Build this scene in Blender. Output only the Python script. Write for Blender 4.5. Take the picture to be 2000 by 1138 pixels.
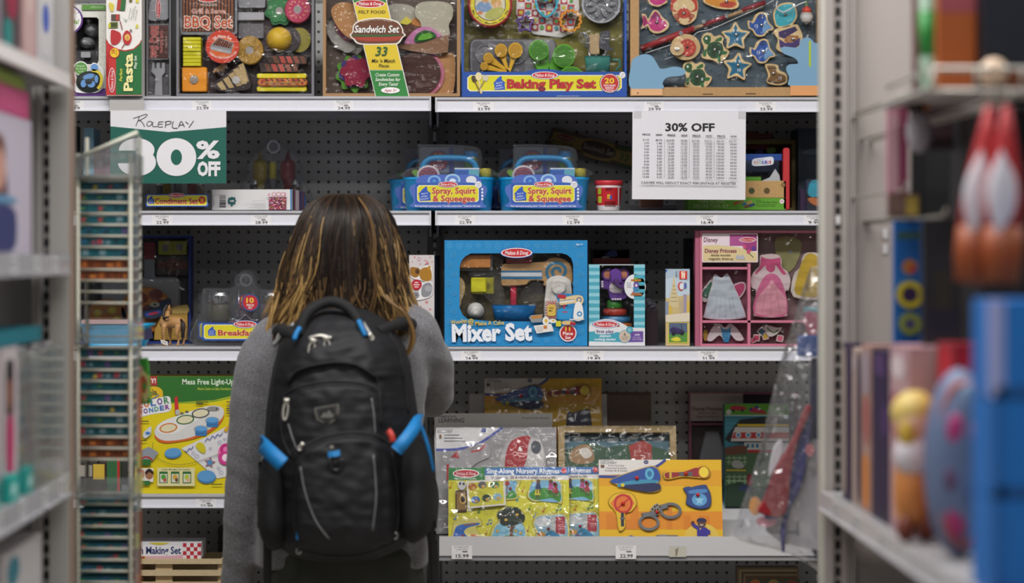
import bpy, bmesh, math, random
from math import sin, cos, pi, radians as RD
from mathutils import Vector, Matrix, Euler
for _o in list(bpy.data.objects): bpy.data.objects.remove(_o, do_unlink=True)
random.seed(7)
SC = bpy.context.scene; COL = SC.collection
# ---------------- camera, world, lights, exposure ----------------
HC = 1.5                      # camera height (m)
FPX, VX, VY = 5385.0, 900.0, 505.0   # focal length in px, vanishing point of the aisle in the 2000x1138 frame
_cd = bpy.data.cameras.new('camera'); CAM = bpy.data.objects.new('camera', _cd); COL.objects.link(CAM)
CAM.location = (0, 0, HC); CAM.rotation_euler = (pi/2, 0, 0)
_cd.sensor_width = 36; _cd.lens = FPX/2000*36
_cd.shift_x = (1000-VX)/2000; _cd.shift_y = -(569-VY)/2000
_cd.clip_start = .05; _cd.clip_end = 60
_cd.dof.use_dof = True; _cd.dof.focus_distance = 6.40; _cd.dof.aperture_fstop = 1.7
SC.camera = CAM
SC.view_settings.view_transform = 'Standard'; SC.view_settings.look = 'None'
SC.view_settings.exposure = 0.0; SC.view_settings.gamma = 1.0; SC.view_settings.use_curve_mapping = False
SC.cycles.use_denoising = True
SC.cycles.max_bounces = 7; SC.cycles.transparent_max_bounces = 24
SC.cycles.caustics_reflective = False; SC.cycles.caustics_refractive = False
W = bpy.data.worlds.new('store_ambient'); SC.world = W; W.use_nodes = True
W.node_tree.nodes['Background'].inputs[0].default_value = (.80, .84, 1, 1)
W.node_tree.nodes['Background'].inputs[1].default_value = .11
LIGHTS = [(-.3, 4.55, 2.9, .28, 96), (0, 2.4, 2.9, .28, 34), (0, -.6, 2.9, .28, 34), (-3.3, 4.55, 2.4, .28, 22), (3.2, 4.55, 2.9, .28, 40)]
CEIL = 3.6
for _i, (x, y, lx, ly, pw) in enumerate(LIGHTS):
    ld = bpy.data.lights.new('troffer_light', 'AREA'); ld.shape = 'RECTANGLE'; ld.size = lx; ld.size_y = ly; ld.energy = pw
    ld.color = (1, .985, .97); lo = bpy.data.objects.new('troffer_light', ld); lo.location = (x, y, CEIL-.12); COL.objects.link(lo)

# ---------------- materials ----------------
_MC = {}
def lin(h):
    v = [int(h[i:i+2], 16)/255 for i in (0, 2, 4)]
    return [c/12.92 if c <= .04045 else ((c+.055)/1.055)**2.4 for c in v]
def M(c, rough=.5, metal=0.0, bump=0.0, bscale=400.0, vary=.06):
    """hex colour (+ suffix g glossy / m metal / f felt or fabric) -> procedural principled material"""
    if not isinstance(c, str): return c
    k = (c, rough, metal, bump, bscale, vary)
    if k in _MC: return _MC[k]
    suf = c[6:]
    if suf == 'g': rough = .16
    if suf == 'm': rough, metal = .28, 1.0
    if suf == 'f': rough, bump, bscale, vary = .95, .4, 900, .16
    if suf == 'w': rough, vary, bscale = .5, .16, 120
    m = bpy.data.materials.new('paint_'+c); m.use_nodes = True; n = m.node_tree.nodes; L = m.node_tree.links
    p = n['Principled BSDF']; p.inputs['Roughness'].default_value = rough; p.inputs['Metallic'].default_value = metal
    col = lin(c); tc = n.new('ShaderNodeTexCoord'); nz = n.new('ShaderNodeTexNoise'); nz.inputs['Scale'].default_value = bscale
    nz.inputs['Detail'].default_value = 3; L.new(tc.outputs['Object'], nz.inputs['Vector'])
    mx = n.new('ShaderNodeMix'); mx.data_type = 'RGBA'; L.new(nz.outputs['Fac'], mx.inputs[0])
    mx.inputs[6].default_value = [v*(1-vary) for v in col]+[1]; mx.inputs[7].default_value = [min(1, v*(1+vary)) for v in col]+[1]
    L.new(mx.outputs[2], p.inputs['Base Color'])
    if bump:
        b = n.new('ShaderNodeBump'); b.inputs['Strength'].default_value = bump; b.inputs['Distance'].default_value = .002
        L.new(nz.outputs['Fac'], b.inputs['Height']); L.new(b.outputs[0], p.inputs['Normal'])
    _MC[k] = m; return m
def film(name, gloss=.12, tint=(1, 1, 1), haze=0.0, bump=.35, scale=28, rough=.06):
    """clear plastic: transparent with a fresnel-weighted sharp reflection and wrinkles"""
    m = bpy.data.materials.new(name); m.use_nodes = True; n = m.node_tree.nodes; L = m.node_tree.links
    n.remove(n['Principled BSDF']); out = n['Material Output']
    t = n.new('ShaderNodeBsdfTransparent'); t.inputs[0].default_value = (*tint, 1)
    g = n.new('ShaderNodeBsdfGlossy'); g.inputs['Roughness'].default_value = rough
    d = n.new('ShaderNodeBsdfDiffuse'); d.inputs[0].default_value = (.8, .82, .85, 1)
    tc = n.new('ShaderNodeTexCoord'); nz = n.new('ShaderNodeTexNoise'); nz.inputs['Scale'].default_value = scale; nz.inputs['Detail'].default_value = 2
    L.new(tc.outputs['Object'], nz.inputs['Vector']); b = n.new('ShaderNodeBump'); b.inputs['Strength'].default_value = bump; b.inputs['Distance'].default_value = .02
    L.new(nz.outputs['Fac'], b.inputs['Height']); L.new(b.outputs[0], g.inputs['Normal'])
    lw = n.new('ShaderNodeLayerWeight'); lw.inputs[0].default_value = .25; L.new(b.outputs[0], lw.inputs['Normal'])
    ad = n.new('ShaderNodeMath'); ad.operation = 'MULTIPLY_ADD'; ad.inputs[1].default_value = .45; ad.inputs[2].default_value = gloss; ad.use_clamp = True
    L.new(lw.outputs['Fresnel'], ad.inputs[0])
    a = n.new('ShaderNodeMixShader'); a.inputs[0].default_value = haze; L.new(t.outputs[0], a.inputs[1]); L.new(d.outputs[0], a.inputs[2])
    x = n.new('ShaderNodeMixShader'); L.new(ad.outputs[0], x.inputs[0]); L.new(a.outputs[0], x.inputs[1]); L.new(g.outputs[0], x.inputs[2])
    L.new(x.outputs[0], out.inputs[0]); return m
FILM = film('clear_window_film', .03, bump=.5)
SHELL = film('clear_moulded_plastic', .06, (.94, .95, .96), .03, bump=.25, scale=22)
BAG = film('clear_bag_film', .09, (.93, .93, .95), .06, bump=1.0, scale=26, rough=.12)
ACRYL = film('clear_acrylic', .08, (.93, .95, .94), .08, bump=.05)

# ---------------- pixel helpers ----------------
def W3(px, py, Y): return Vector(((px-VX)*Y/FPX, Y, HC+(VY-py)*Y/FPX))
META = {}
class Th:
    pass
def thing(name, label, cat, px, py, Y, group=None, rot=(0, 0, 0)):
    o = bpy.data.objects.new(name, None); o.empty_display_size = .02; COL.objects.link(o)
    o.location = W3(px, py, Y); o.rotation_euler = [RD(a) for a in rot]
    o['label'] = label; o['category'] = cat
    if group: o['group'] = group
    META[o.name] = (px, py, Y); return o
def place(name, label, cat, loc, group=None, rotz=0):
    o = bpy.data.objects.new(name, None); o.empty_display_size = .02; COL.objects.link(o); o.location = loc; o.rotation_euler.z = rotz
    o['label'] = label; o['category'] = cat
    if group: o['group'] = group
    META[o.name] = (VX, VY, FPX); return o
def tag(o, label, cat, group=None, kind=None):
    if label: o['label'] = label
    if cat: o['category'] = cat
    if group: o['group'] = group
    if kind: o['kind'] = kind
    return o

_GC = {}
def glyphs(s, bold, shear, sp=1.0):
    k = (s, bold, shear, sp)
    if k not in _GC:
        cu = bpy.data.curves.new('t', 'FONT'); cu.body = s; cu.size = 1; cu.offset = bold; cu.shear = shear; cu.resolution_u = 2; cu.space_character = sp
        cu.fill_mode = 'FRONT'
        ob = bpy.data.objects.new('t', cu); me = bpy.data.meshes.new_from_object(ob)
        vs = [(v.co.x, v.co.y) for v in me.vertices]; fs = [tuple(p.vertices) for p in me.polygons]
        bpy.data.objects.remove(ob); bpy.data.curves.remove(cu); bpy.data.meshes.remove(me)
        _GC[k] = (vs, fs)
    return _GC[k]
def cat_rom(pts, n=5, closed=True):
    out = []; N = len(pts)
    rng = range(N) if closed else range(N-1)
    for i in rng:
        g = (lambda j: pts[j % N]) if closed else (lambda j: pts[min(max(j, 0), N-1)])
        p0, p1, p2, p3 = g(i-1), g(i), g(i+1), g(i+2)
        for k in range(n):
            t = k/n
            out.append(tuple(.5*((2*b)+(c-a)*t+(2*a-5*b+4*c-d)*t*t+(3*b-a-3*c+d)*t**3) for a, b, c, d in zip(p0, p1, p2, p3)))
    if not closed: out.append(tuple(pts[-1]))
    return out
EPS = 7e-5
class B:
    """multi-material mesh builder drawing in photo pixels on the plane of its thing"""
    def __init__(s, T=None, oz=0.0, vs=1.0):
        s.T = T; s.bm = bmesh.new(); s.mats = []; s.vs = vs
        s.ox, s.oy, s.Y = META[T.name] if T is not None else (VX, VY, FPX)
        s.sc = s.Y/FPX; s.z = oz; s.k = 0; s.c0 = (0, 0, 1.0)
        if T is None: s.ox = VX; s.oy = VY
    def crop(s, x, y, k): s.c0 = (x, y, k); return s
    def at(s, z): s.z = z; s.k = 0; return s
    def up(s): s.k += 1; return s.z-s.k*EPS
    def pt(s, x, y, d):
        X = s.c0[0]+x*s.c0[2]; Yp = s.c0[1]+y*s.c0[2]
        return Vector(((X-s.ox)*s.sc, d, (s.oy-Yp)*s.sc*s.vs))
    def mi(s, c):
        m = M(c)
        if m not in s.mats: s.mats.append(m)
        return s.mats.index(m)
    def face(s, vv, mi, smooth=False):
        try: f = s.bm.faces.new(vv)
        except ValueError: return None
        f.material_index = mi; f.smooth = smooth; return f
    def P(s, pts, c, h=0, bev=0, side=None):
        """flat polygon (h=0) or a solid h metres thick raised toward the aisle"""
        mi = s.mi(c); ar = sum(pts[i][0]*pts[(i+1) % len(pts)][1]-pts[(i+1) % len(pts)][0]*pts[i][1] for i in range(len(pts)))
        if ar > 0: pts = pts[::-1]
        d = s.up(); N = len(pts)
        if not h:
            s.face([s.bm.verts.new(s.pt(x, y, d)) for x, y in pts], mi); return s
        bk = [s.bm.verts.new(s.pt(x, y, s.z)) for x, y in pts]
        ft = []; md = []
        if bev:
            for i in range(N):
                a, b, q = Vector(pts[i-1]), Vector(pts[i]), Vector(pts[(i+1) % N])
                e1, e2 = b-a, q-b; n1 = Vector((e1.y, -e1.x)); n2 = Vector((e2.y, -e2.x))
                n1 = n1.normalized() if n1.length else n1; n2 = n2.normalized() if n2.length else n2
                nn = n1+n2; nn = nn.normalized() if nn.length > .2 else n1
                ft.append(b+nn*bev)
            # choose the inset direction
            ar2 = abs(sum(ft[i].x*ft[(i+1) % N].y-ft[(i+1) % N].x*ft[i].y for i in range(N)))
            if ar2 > abs(ar): ft = [Vector(p)*2-f for p, f in zip(pts, ft)]
            bd = min(bev*s.sc*s.c0[2], h*.6)
            md = [s.bm.verts.new(s.pt(x, y, s.z-h+bd)) for x, y in pts]
            fv = [s.bm.verts.new(s.pt(p.x, p.y, s.z-h)) for p in ft]
        else:
            fv = [s.bm.verts.new(s.pt(x, y, s.z-h)) for x, y in pts]
        s.face(fv, mi)
        sm = s.mi(side) if side else mi
        loops = [bk, md, fv] if bev else [bk, fv]
        for A, Bq in zip(loops, loops[1:]):
            for i in range(N):
                j = (i+1) % N; s.face([A[i], A[j], Bq[j], Bq[i]], sm)
        return s
    def R(s, x0, y0, x1, y1, c, h=0, r=0, bev=0, side=None, rot=0):
        if r:
            pts = []
            for cx, cy, a0 in ((x1-r, y0+r, -90), (x1-r, y1-r, 0), (x0+r, y1-r, 90), (x0+r, y0+r, 180)):
                for k in range(6): a = RD(a0+k*18); pts.append((cx+r*cos(a), cy+r*sin(a)))
        else: pts = [(x0, y0), (x1, y0), (x1, y1), (x0, y1)]
        if rot: pts = s.rotp(pts, (x0+x1)/2, (y0+y1)/2, rot)
        return s.P(pts, c, h, bev, side)
    @staticmethod
    def rotp(pts, cx, cy, deg):
        a = RD(deg); ca, sa = cos(a), sin(a)
        return [(cx+(x-cx)*ca-(y-cy)*sa, cy+(x-cx)*sa+(y-cy)*ca) for x, y in pts]
    def E(s, cx, cy, rx, ry, c, h=0, rot=0, n=28, bev=0, a0=0, a1=360):
        full = a1-a0 == 360
        pts = [(cx+rx*cos(RD(a0+(a1-a0)*k/(n if full else n-1))), cy+ry*sin(RD(a0+(a1-a0)*k/(n if full else n-1)))) for k in range(n)]
        if rot: pts = s.rotp(pts, cx, cy, rot)
        return s.P(pts, c, h, bev)
    def SM(s, pts, c, h=0, bev=0, n=5): return s.P(cat_rom(pts, n), c, h, bev)
    def star(s, cx, cy, r, c, h=0, rot=0, k=.45, n=5, bev=0, smooth=False):
        pts = []
        for i in range(2*n):
            a = RD(rot-90+i*180/n); q = r if i % 2 == 0 else r*k; pts.append((cx+q*cos(a), cy+q*sin(a)))
        return s.P(cat_rom(pts, 3) if smooth else pts, c, h, bev)
    def S(s, pts, w, c, h=0, closed=False, sm=0):
        """stroked polyline"""
        if sm: pts = cat_rom(pts, sm, closed)
        N = len(pts); mi = s.mi(c); d = s.up(); L, Rr = [], []
        for i in range(N):
            a = Vector(pts[i-1] if (i or closed) else pts[i]); b = Vector(pts[(i+1) % N] if (i < N-1 or closed) else pts[i])
            t = (b-a); t = t.normalized() if t.length else Vector((1, 0)); nn = Vector((-t.y, t.x))*w/2; p = Vector(pts[i])
            L.append(p+nn); Rr.append(p-nn)
        zb, zf = (s.z, s.z-h) if h else (d, d)
        fl = [s.bm.verts.new(s.pt(*p, zf)) for p in L]; fr = [s.bm.verts.new(s.pt(*p, zf)) for p in Rr]
        if h: bl = [s.bm.verts.new(s.pt(*p, zb)) for p in L]; br = [s.bm.verts.new(s.pt(*p, zb)) for p in Rr]
        for i in range(N if closed else N-1):
            j = (i+1) % N
            s.face([fl[i], fl[j], fr[j], fr[i]], mi)
            if h:
                s.face([bl[i], bl[j], fl[j], fl[i]], mi); s.face([fr[i], fr[j], br[j], br[i]], mi)
        return s
    def ring(s, cx, cy, r0, r1, c, h=0, n=36, ry=1.0):
        rm = (r0+r1)/2; return s.S([(cx+rm*cos(2*pi*k/n), cy+ry*rm*sin(2*pi*k/n)) for k in range(n)], abs(r1-r0), c, h, True)
    def T_(s, txt, cx, cy, H, c, w=None, bold=0.0, shear=0.0, rot=0, out=None, al='C', sp=1.0, ls=None, arc=None):
        """text: cap height H px, optional fitted width w px; out=(colour, extra offset) outline; arc=(radius, up)"""
        if out: s._text(txt, cx, cy, H, out[0], w, bold+out[1], shear, rot, al, sp, arc, bold)
        return s._text(txt, cx, cy, H, c, w, bold, shear, rot, al, sp, arc, bold)
    def _text(s, txt, cx, cy, H, c, w, bold, shear, rot, al, sp, arc, bold0):
        v0, _ = glyphs(txt, bold0, shear, sp); vs, fs = glyphs(txt, bold, shear, sp)
        if not v0: return s
        if not vs: vs = v0
        x0 = min(v[0] for v in v0); x1 = max(v[0] for v in v0); hv = glyphs('H', 0, 0)[0]; cap = max(v[1] for v in hv)
        k = H/cap; nl = txt.count('\n'); kx = w/(x1-x0) if w else k
        xo = {'C': (x0+x1)/2, 'L': x0, 'R': x1}[al]; yo = cap/2-nl*.5
        mi = s.mi(c); d = s.up(); a = RD(rot); ca, sa = cos(a), sin(a); nv = []
        for x, y in vs:
            X = (x-xo)*kx; Yy = -(y-yo)*k
            if arc:
                r, u = arc; th = X/r
                if u: X, Yy = (r-Yy)*sin(th), r-(r-Yy)*cos(th)
                else: X, Yy = (r+Yy)*sin(th), (r+Yy)*cos(th)-r
            nv.append(s.bm.verts.new(s.pt(cx+X*ca-Yy*sa, cy+X*sa+Yy*ca, d)))
        for f in fs: s.face([nv[i] for i in f], mi)
        return s
    def box(s, x0, y0, x1, y1, d0, d1, c, bev=0):
        mi = s.mi(c); v = [s.bm.verts.new(s.pt(x, y, d)) for d in (d0, d1) for x, y in ((x0, y0), (x1, y0), (x1, y1), (x0, y1))]
        for q in ((3, 2, 1, 0), (4, 5, 6, 7), (0, 1, 5, 4), (1, 2, 6, 5), (2, 3, 7, 6), (3, 0, 4, 7)): s.face([v[i] for i in q], mi)
        return s
    def tray(s, x0, y0, x1, y1, d0, d1, t, c, ci=None):
        """open-fronted box: wall thickness t px, front rim at d0, back inside at d1"""
        s.box(x0, y0, x0+t, y1, d0, d1, c); s.box(x1-t, y0, x1, y1, d0, d1, c); s.box(x0+t, y0, x1-t, y0+t, d0, d1, c); s.box(x0+t, y1-t, x1-t, y1, d0, d1, c)
        s.box(x0+t, y0+t, x1-t, y1-t, d1-.002, d1, ci or c); return s
    def frame(s, x0, y0, x1, y1, hole, c, d0, d1):
        """panel from d0 to d1 with an opening given as a point loop"""
        mi = s.mi(c); bm = s.bm; N = len(hole)
        cx = sum(p[0] for p in hole)/N; cy = sum(p[1] for p in hole)/N
        outp = []
        for x, y in hole:
            dx, dy = x-cx, y-cy; t = min((x1-cx)/dx if dx > 1e-6 else ((x0-cx)/dx if dx < -1e-6 else 1e9), (y1-cy)/dy if dy > 1e-6 else ((y0-cy)/dy if dy < -1e-6 else 1e9))
            outp.append((cx+dx*t, cy+dy*t))
        crn = [(x0, y0), (x1, y0), (x1, y1), (x0, y1)]
        for q in crn:
            i = min(range(N), key=lambda i: (outp[i][0]-q[0])**2+(outp[i][1]-q[1])**2); outp[i] = q
        for d in (d0, d1):
            a = [bm.verts.new(s.pt(*p, d)) for p in hole]; b = [bm.verts.new(s.pt(*p, d)) for p in outp]
            for i in range(N): s.face([a[i], a[(i+1) % N], b[(i+1) % N], b[i]], mi)
            if d == d0: a0, b0 = a, b
            else:
                for i in range(N):
                    j = (i+1) % N; s.face([a0[i], a0[j], a[j], a[i]], mi); s.face([b0[i], b0[j], b[j], b[i]], mi)
        return s
    def lathe(s, cx, prof, dy, c, n=20, ell=1.0, cols=None):
        """solid of revolution about a vertical axis: prof = [(radius px, py)], axis at depth dy metres"""
        rings = []
        for r, py in prof:
            rr = max(r, .01)*s.sc*s.c0[2]; ce = s.pt(cx, py, dy)
            rings.append([s.bm.verts.new(ce+Vector((rr*cos(2*pi*k/n), rr*ell*sin(2*pi*k/n), 0))) for k in range(n)])
        for q, (A, Bq) in enumerate(zip(rings, rings[1:])):
            mi = s.mi(cols[q] if cols else c)
            for k in range(n): s.face([A[k], A[(k+1) % n], Bq[(k+1) % n], Bq[k]], mi, True)
        s.face(rings[0], s.mi(cols[0] if cols else c)); s.face(rings[-1], s.mi(cols[-1] if cols else c)); return s
    def dome(s, cx, cy, rx, ry, h, c, n=24, m=7, rot=0, flat=0.0):
        """half ellipsoid bulging toward the aisle"""
        mi = s.mi(c); rings = []
        for j in range(m):
            a = (pi/2)*j/(m-.0); q = cos(a); rings.append([s.bm.verts.new(s.pt(*B.rotp([(cx+rx*q*cos(2*pi*k/n), cy+ry*q*sin(2*pi*k/n))], cx, cy, rot)[0], s.z-h*sin(a))) for k in range(n)])
        for A, Bq in zip(rings, rings[1:]):
            for k in range(n): s.face([A[k], A[(k+1) % n], Bq[(k+1) % n], Bq[k]], mi, True)
        s.face(rings[-1], mi, True); return s
    def tube(s, pts, r, c, n=8, closed=False, caps=True, flat=1.0):
        """tube through (px, py, depth m) points, radius r px (or list)"""
        P3 = [s.pt(x, y, d) for x, y, d in pts]; rr = [q*s.sc*s.c0[2] for q in (r if isinstance(r, (list, tuple)) else [r]*len(P3))]
        return tube3(s, P3, rr, s.mi(c), n, closed, caps)
    def done(s, name, parent='T', label=None, smooth=False, kind=None):
        bmesh.ops.remove_doubles(s.bm, verts=[], dist=0)
        bmesh.ops.recalc_face_normals(s.bm, faces=[f for f in s.bm.faces if len(f.verts) == 4 and f.smooth]) if False else None
        me = bpy.data.meshes.new(name); s.bm.to_mesh(me); s.bm.free()
        for m in s.mats: me.materials.append(m)
        if smooth: me.polygons.foreach_set('use_smooth', [True]*len(me.polygons))
        o = bpy.data.objects.new(name, me); COL.objects.link(o)
        p = s.T if isinstance(parent, str) else parent
        if p is not None: o.parent = p
        if label: o['label'] = label
        if kind: o['kind'] = kind
        return o
def tube3(s, P3, rr, mi, n=8, closed=False, caps=True):
    rings = []; N = len(P3); prev = None
    for i in range(N):
        a = P3[i-1] if (i or closed) else P3[i]; b = P3[(i+1) % N] if (i < N-1 or closed) else P3[i]
        t = (b-a); t = t.normalized() if t.length > 1e-9 else Vector((0, 0, 1))
        if prev is None: u = t.orthogonal().normalized()
        else:
            u = prev-t*prev.dot(t); u = u.normalized() if u.length > 1e-6 else t.orthogonal().normalized()
        prev = u; v = t.cross(u)
        rings.append([s.bm.verts.new(P3[i]+(u*cos(2*pi*k/n)+v*sin(2*pi*k/n))*rr[i]) for k in range(n)])
    for i in range(N if closed else N-1):
        A, Bq = rings[i], rings[(i+1) % N]
        for k in range(n): s.face([A[k], A[(k+1) % n], Bq[(k+1) % n], Bq[k]], mi, True)
    if caps and not closed: s.face(rings[0][::-1], mi); s.face(rings[-1], mi)
    return s
def logo(b, cx, cy, rx, ry, edge='2855a8'):
    """red oval maker's badge with white script"""
    b.E(cx, cy, rx*1.10, ry*1.25, edge); b.E(cx, cy, rx*1.03, ry*1.1, 'f2f0f0'); b.E(cx, cy, rx*.96, ry*.94, 'c3222c')
    b.T_('Melissa & Doug', cx, cy, ry*.85, 'f4eeee', w=rx*1.55, shear=.25, bold=.01)
def house(b, x0, y0, x1, y1, col='2a56b5'):
    w, h = x1-x0, y1-y0
    b.P([(x0+.1*w, y1), (x0+.05*w, y0+.5*h), (x0-.04*w, y0+.48*h), (x0+.42*w, y0), (x0+.5*w, y0+.02*h), (x0+.52*w, y0-.1*h), (x0+.7*w, y0-.08*h), (x0+.72*w, y0+.2*h), (x1+.04*w, y0+.44*h), (x0+.94*w, y0+.48*h), (x1, y1-.04*h)], col)
    for q, t in enumerate(("let's", "play", "house!")): b.T_(t, x0+.48*w, y0+(.42+.2*q)*h, .12*h, 'eef2ff', shear=.2, rot=-8, w=w*(.55, .55, .72)[q])
# ---------------- room shell ----------------
def boxm(name, x0, x1, y0, y1, z0, z1, c, parent=None, kind=None):
    b = B(); mi = b.mi(c); v = [b.bm.verts.new(p) for p in ((x0, y0, z0), (x1, y0, z0), (x1, y1, z0), (x0, y1, z0), (x0, y0, z1), (x1, y0, z1), (x1, y1, z1), (x0, y1, z1))]
    for q in ((0, 3, 2, 1), (4, 5, 6, 7), (0, 1, 5, 4), (1, 2, 6, 5), (2, 3, 7, 6), (3, 0, 4, 7)): b.face([v[i] for i in q], mi)
    return b.done(name, parent, kind=kind)
def addbox(b, x0, x1, y0, y1, z0, z1, c):
    mi = b.mi(c); v = [b.bm.verts.new(p) for p in ((x0, y0, z0), (x1, y0, z0), (x1, y1, z0), (x0, y1, z0), (x0, y0, z1), (x1, y0, z1), (x1, y1, z1), (x0, y1, z1))]
    for q in ((0, 3, 2, 1), (4, 5, 6, 7), (0, 1, 5, 4), (1, 2, 6, 5), (2, 3, 7, 6), (3, 0, 4, 7)): b.face([v[i] for i in q], mi)
def checker(name, c1, c2, size, rough=.35):
    m = bpy.data.materials.new(name); m.use_nodes = True; n = m.node_tree.nodes; L = m.node_tree.links; p = n['Principled BSDF']
    tc = n.new('ShaderNodeTexCoord'); br = n.new('ShaderNodeTexBrick'); br.offset = 0; br.inputs['Scale'].default_value = 1
    br.inputs['Brick Width'].default_value = size; br.inputs['Row Height'].default_value = size; br.inputs['Mortar Size'].default_value = .004
    br.inputs['Color1'].default_value = [*lin(c1), 1]; br.inputs['Color2'].default_value = [*lin(c2), 1]; br.inputs['Mortar'].default_value = [*lin('8a8780'), 1]
    L.new(tc.outputs['Object'], br.inputs['Vector']); L.new(br.outputs['Color'], p.inputs['Base Color']); p.inputs['Roughness'].default_value = rough; return m
boxm('floor', -5, 5, -4, 8, -.05, 0, checker('vinyl_tile', 'b8b2a8', 'c2bcb2', .305), kind='structure')
boxm('ceiling', -5, 5, -4, 8, CEIL, CEIL+.05, checker('ceiling_tile', 'b4b2ae', 'bab8b4', .61, .9), kind='structure')
boxm('wall_back', -5, 5, 7.45, 7.5, 0, CEIL, M('8c8a88', .8), kind='structure')
boxm('wall_left', -5.05, -5, -4, 8, 0, CEIL, M('8c8a88', .8), kind='structure')
boxm('wall_right', 5, 5.05, -4, 8, 0, CEIL, M('8c8a88', .8), kind='structure')
_em = bpy.data.materials.new('lit_diffuser'); _em.use_nodes = True; _p = _em.node_tree.nodes['Principled BSDF']
_p.inputs['Emission Color'].default_value = (1, .98, .95, 1); _p.inputs['Emission Strength'].default_value = 4
for i, (x, y, lx, ly, pw) in enumerate(LIGHTS):
    t = place('ceiling_light', ['long ceiling light above the cross aisle in front of the toy shelves', 'long ceiling light over the middle of the aisle', 'long ceiling light over the near end of the aisle', 'long ceiling light left of the cross aisle', 'long ceiling light right of the cross aisle'][i], 'light', (x, y, CEIL-.1))
    b = B(t); addbox(b, -lx/2-.03, lx/2+.03, -ly/2-.03, ly/2+.03, .03, .1, M('c8c8c8', .5)); b.done('housing')
    b = B(t); addbox(b, -lx/2, lx/2, -ly/2, ly/2, .0, .03, _em); b.done('diffuser')

# ---------------- the toy wall: pegboard bays, uprights, shelves ----------------
def pegmat(name, c, x0, z0, pitch=.0254, r=.0036):
    m = bpy.data.materials.new(name); m.use_nodes = True; n = m.node_tree.nodes; L = m.node_tree.links; p = n['Principled BSDF']
    tc = n.new('ShaderNodeTexCoord'); sx = n.new('ShaderNodeSeparateXYZ'); L.new(tc.outputs['Object'], sx.inputs[0])
    def mth(op, a, b=None):
        q = n.new('ShaderNodeMath'); q.operation = op
        for i, v in enumerate((a, b)):
            if v is None: continue
            if isinstance(v, (int, float)): q.inputs[i].default_value = v
            else: L.new(v, q.inputs[i])
        return q.outputs[0]
    def cell(o, off): return mth('SUBTRACT', mth('FRACT', mth('DIVIDE', mth('SUBTRACT', o, off), pitch)), .5)
    u, v = cell(sx.outputs['X'], x0-pitch/2), cell(sx.outputs['Z'], z0-pitch/2)
    d = mth('SQRT', mth('ADD', mth('MULTIPLY', u, u), mth('MULTIPLY', v, v)))
    hole = mth('LESS_THAN', d, r/pitch); nz = n.new('ShaderNodeTexNoise'); nz.inputs['Scale'].default_value = 6; L.new(tc.outputs['Object'], nz.inputs['Vector'])
    mx = n.new('ShaderNodeMix'); mx.data_type = 'RGBA'; mx.inputs[6].default_value = [v*.9 for v in lin(c)]+[1]; mx.inputs[7].default_value = [v*1.08 for v in lin(c)]+[1]; L.new(nz.outputs['Fac'], mx.inputs[0])
    m2 = n.new('ShaderNodeMix'); m2.data_type = 'RGBA'; L.new(hole, m2.inputs[0]); L.new(mx.outputs[2], m2.inputs[6]); m2.inputs[7].default_value = (.002, .002, .002, 1)
    L.new(m2.outputs[2], p.inputs['Base Color']); p.inputs['Roughness'].default_value = .6; p.inputs['Specular IOR Level'].default_value = .2; return m
YB, YF = 7.0, 6.6
def XB(px): return (px-VX)*YB/FPX
def ZB(py): return HC+(VY-py)*YB/FPX
def XF(px, Y=YF): return (px-VX)*Y/FPX
def ZF(py, Y=YF): return HC+(VY-py)*Y/FPX
XG = XF(846)                                    # the joint between the two bays
BAYW = 1.219
PEGC = 'b4b4b2'
gon = place('pegboard_panel', 'grey pegboard back panel behind the woman, left of the joint', 'pegboard', (XG-BAYW/2, YB, 0), 'pegboard panels of the toy wall')
gon2 = place('pegboard_panel', 'grey pegboard back panel right of the joint, behind the mixer set', 'pegboard', (XG+BAYW/2, YB, 0), 'pegboard panels of the toy wall')
for g, (hx, hz), lb in ((gon, (759, 238), 'grey base deck at the foot of the left bay'), (gon2, (872.3, 238.5), 'grey base deck at the foot of the right bay')):
    b = B(g); addbox(b, -BAYW/2+.018, BAYW/2-.018, 0, .02, .13, 2.15, pegmat('pegboard_grey', PEGC, XB(hx)-g.location.x, ZB(hz))); b.done('perforated_board')
    b = B(g); addbox(b, -BAYW/2+.018, BAYW/2-.018, -.003, .023, 2.15, 2.18, M('77777a', .5)); b.done('top_cap')
    t = place('base_deck', lb, 'shelf', (g.location.x, YB-.02, 0), 'base decks of the toy wall')
    b = B(t); addbox(b, -BAYW/2+.003, BAYW/2-.003, -.42, .0, .02, .12, M('8f8f92', .5)); b.done('deck')
    b = B(t); addbox(b, -BAYW/2+.003, BAYW/2-.003, -.44, -.42, 0, .125, M('a5a5a8', .5)); b.done('kick_plate')
SLOT = M('0a0a0c', .9)
for sx, lb in ((-BAYW*1.5, 'slotted steel upright at the far left end of the toy wall'), (-BAYW/2, 'slotted steel upright at the joint between the two bays'), (BAYW/2, 'slotted steel upright at the far right end of the toy wall')):
    t = place('upright_post', lb, 'post', (gon2.location.x+sx, YB-.012, 0), 'uprights of the toy wall')
    b = B(t); addbox(b, -.015, .015, 0, .04, 0, 2.15, M('70706f', .4))
    z = .02+(ZB(238.5) % .0254)
    while z < 2.13:
        addbox(b, -.004, .004, -.0006, 0, z, z+.011, SLOT); z += .0254
    b.done('slotted_tube')
    for pz in (248, 262, 460, 478, 495, 272): b = B(t); addbox(b, -.003, .003, -.0014, -.0006, ZB(pz)-.006, ZB(pz)+.006, M('d8d8d8', .3, .0)); b.done('shelf_clip')
STEEL = M('aeaeb4', .4); RAIL = M('dedee6', .3); RAILG = film('clear_rail_cover', .05, bump=.0, rough=.12)
TAGW = M('e6e4e6', .6)
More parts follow.
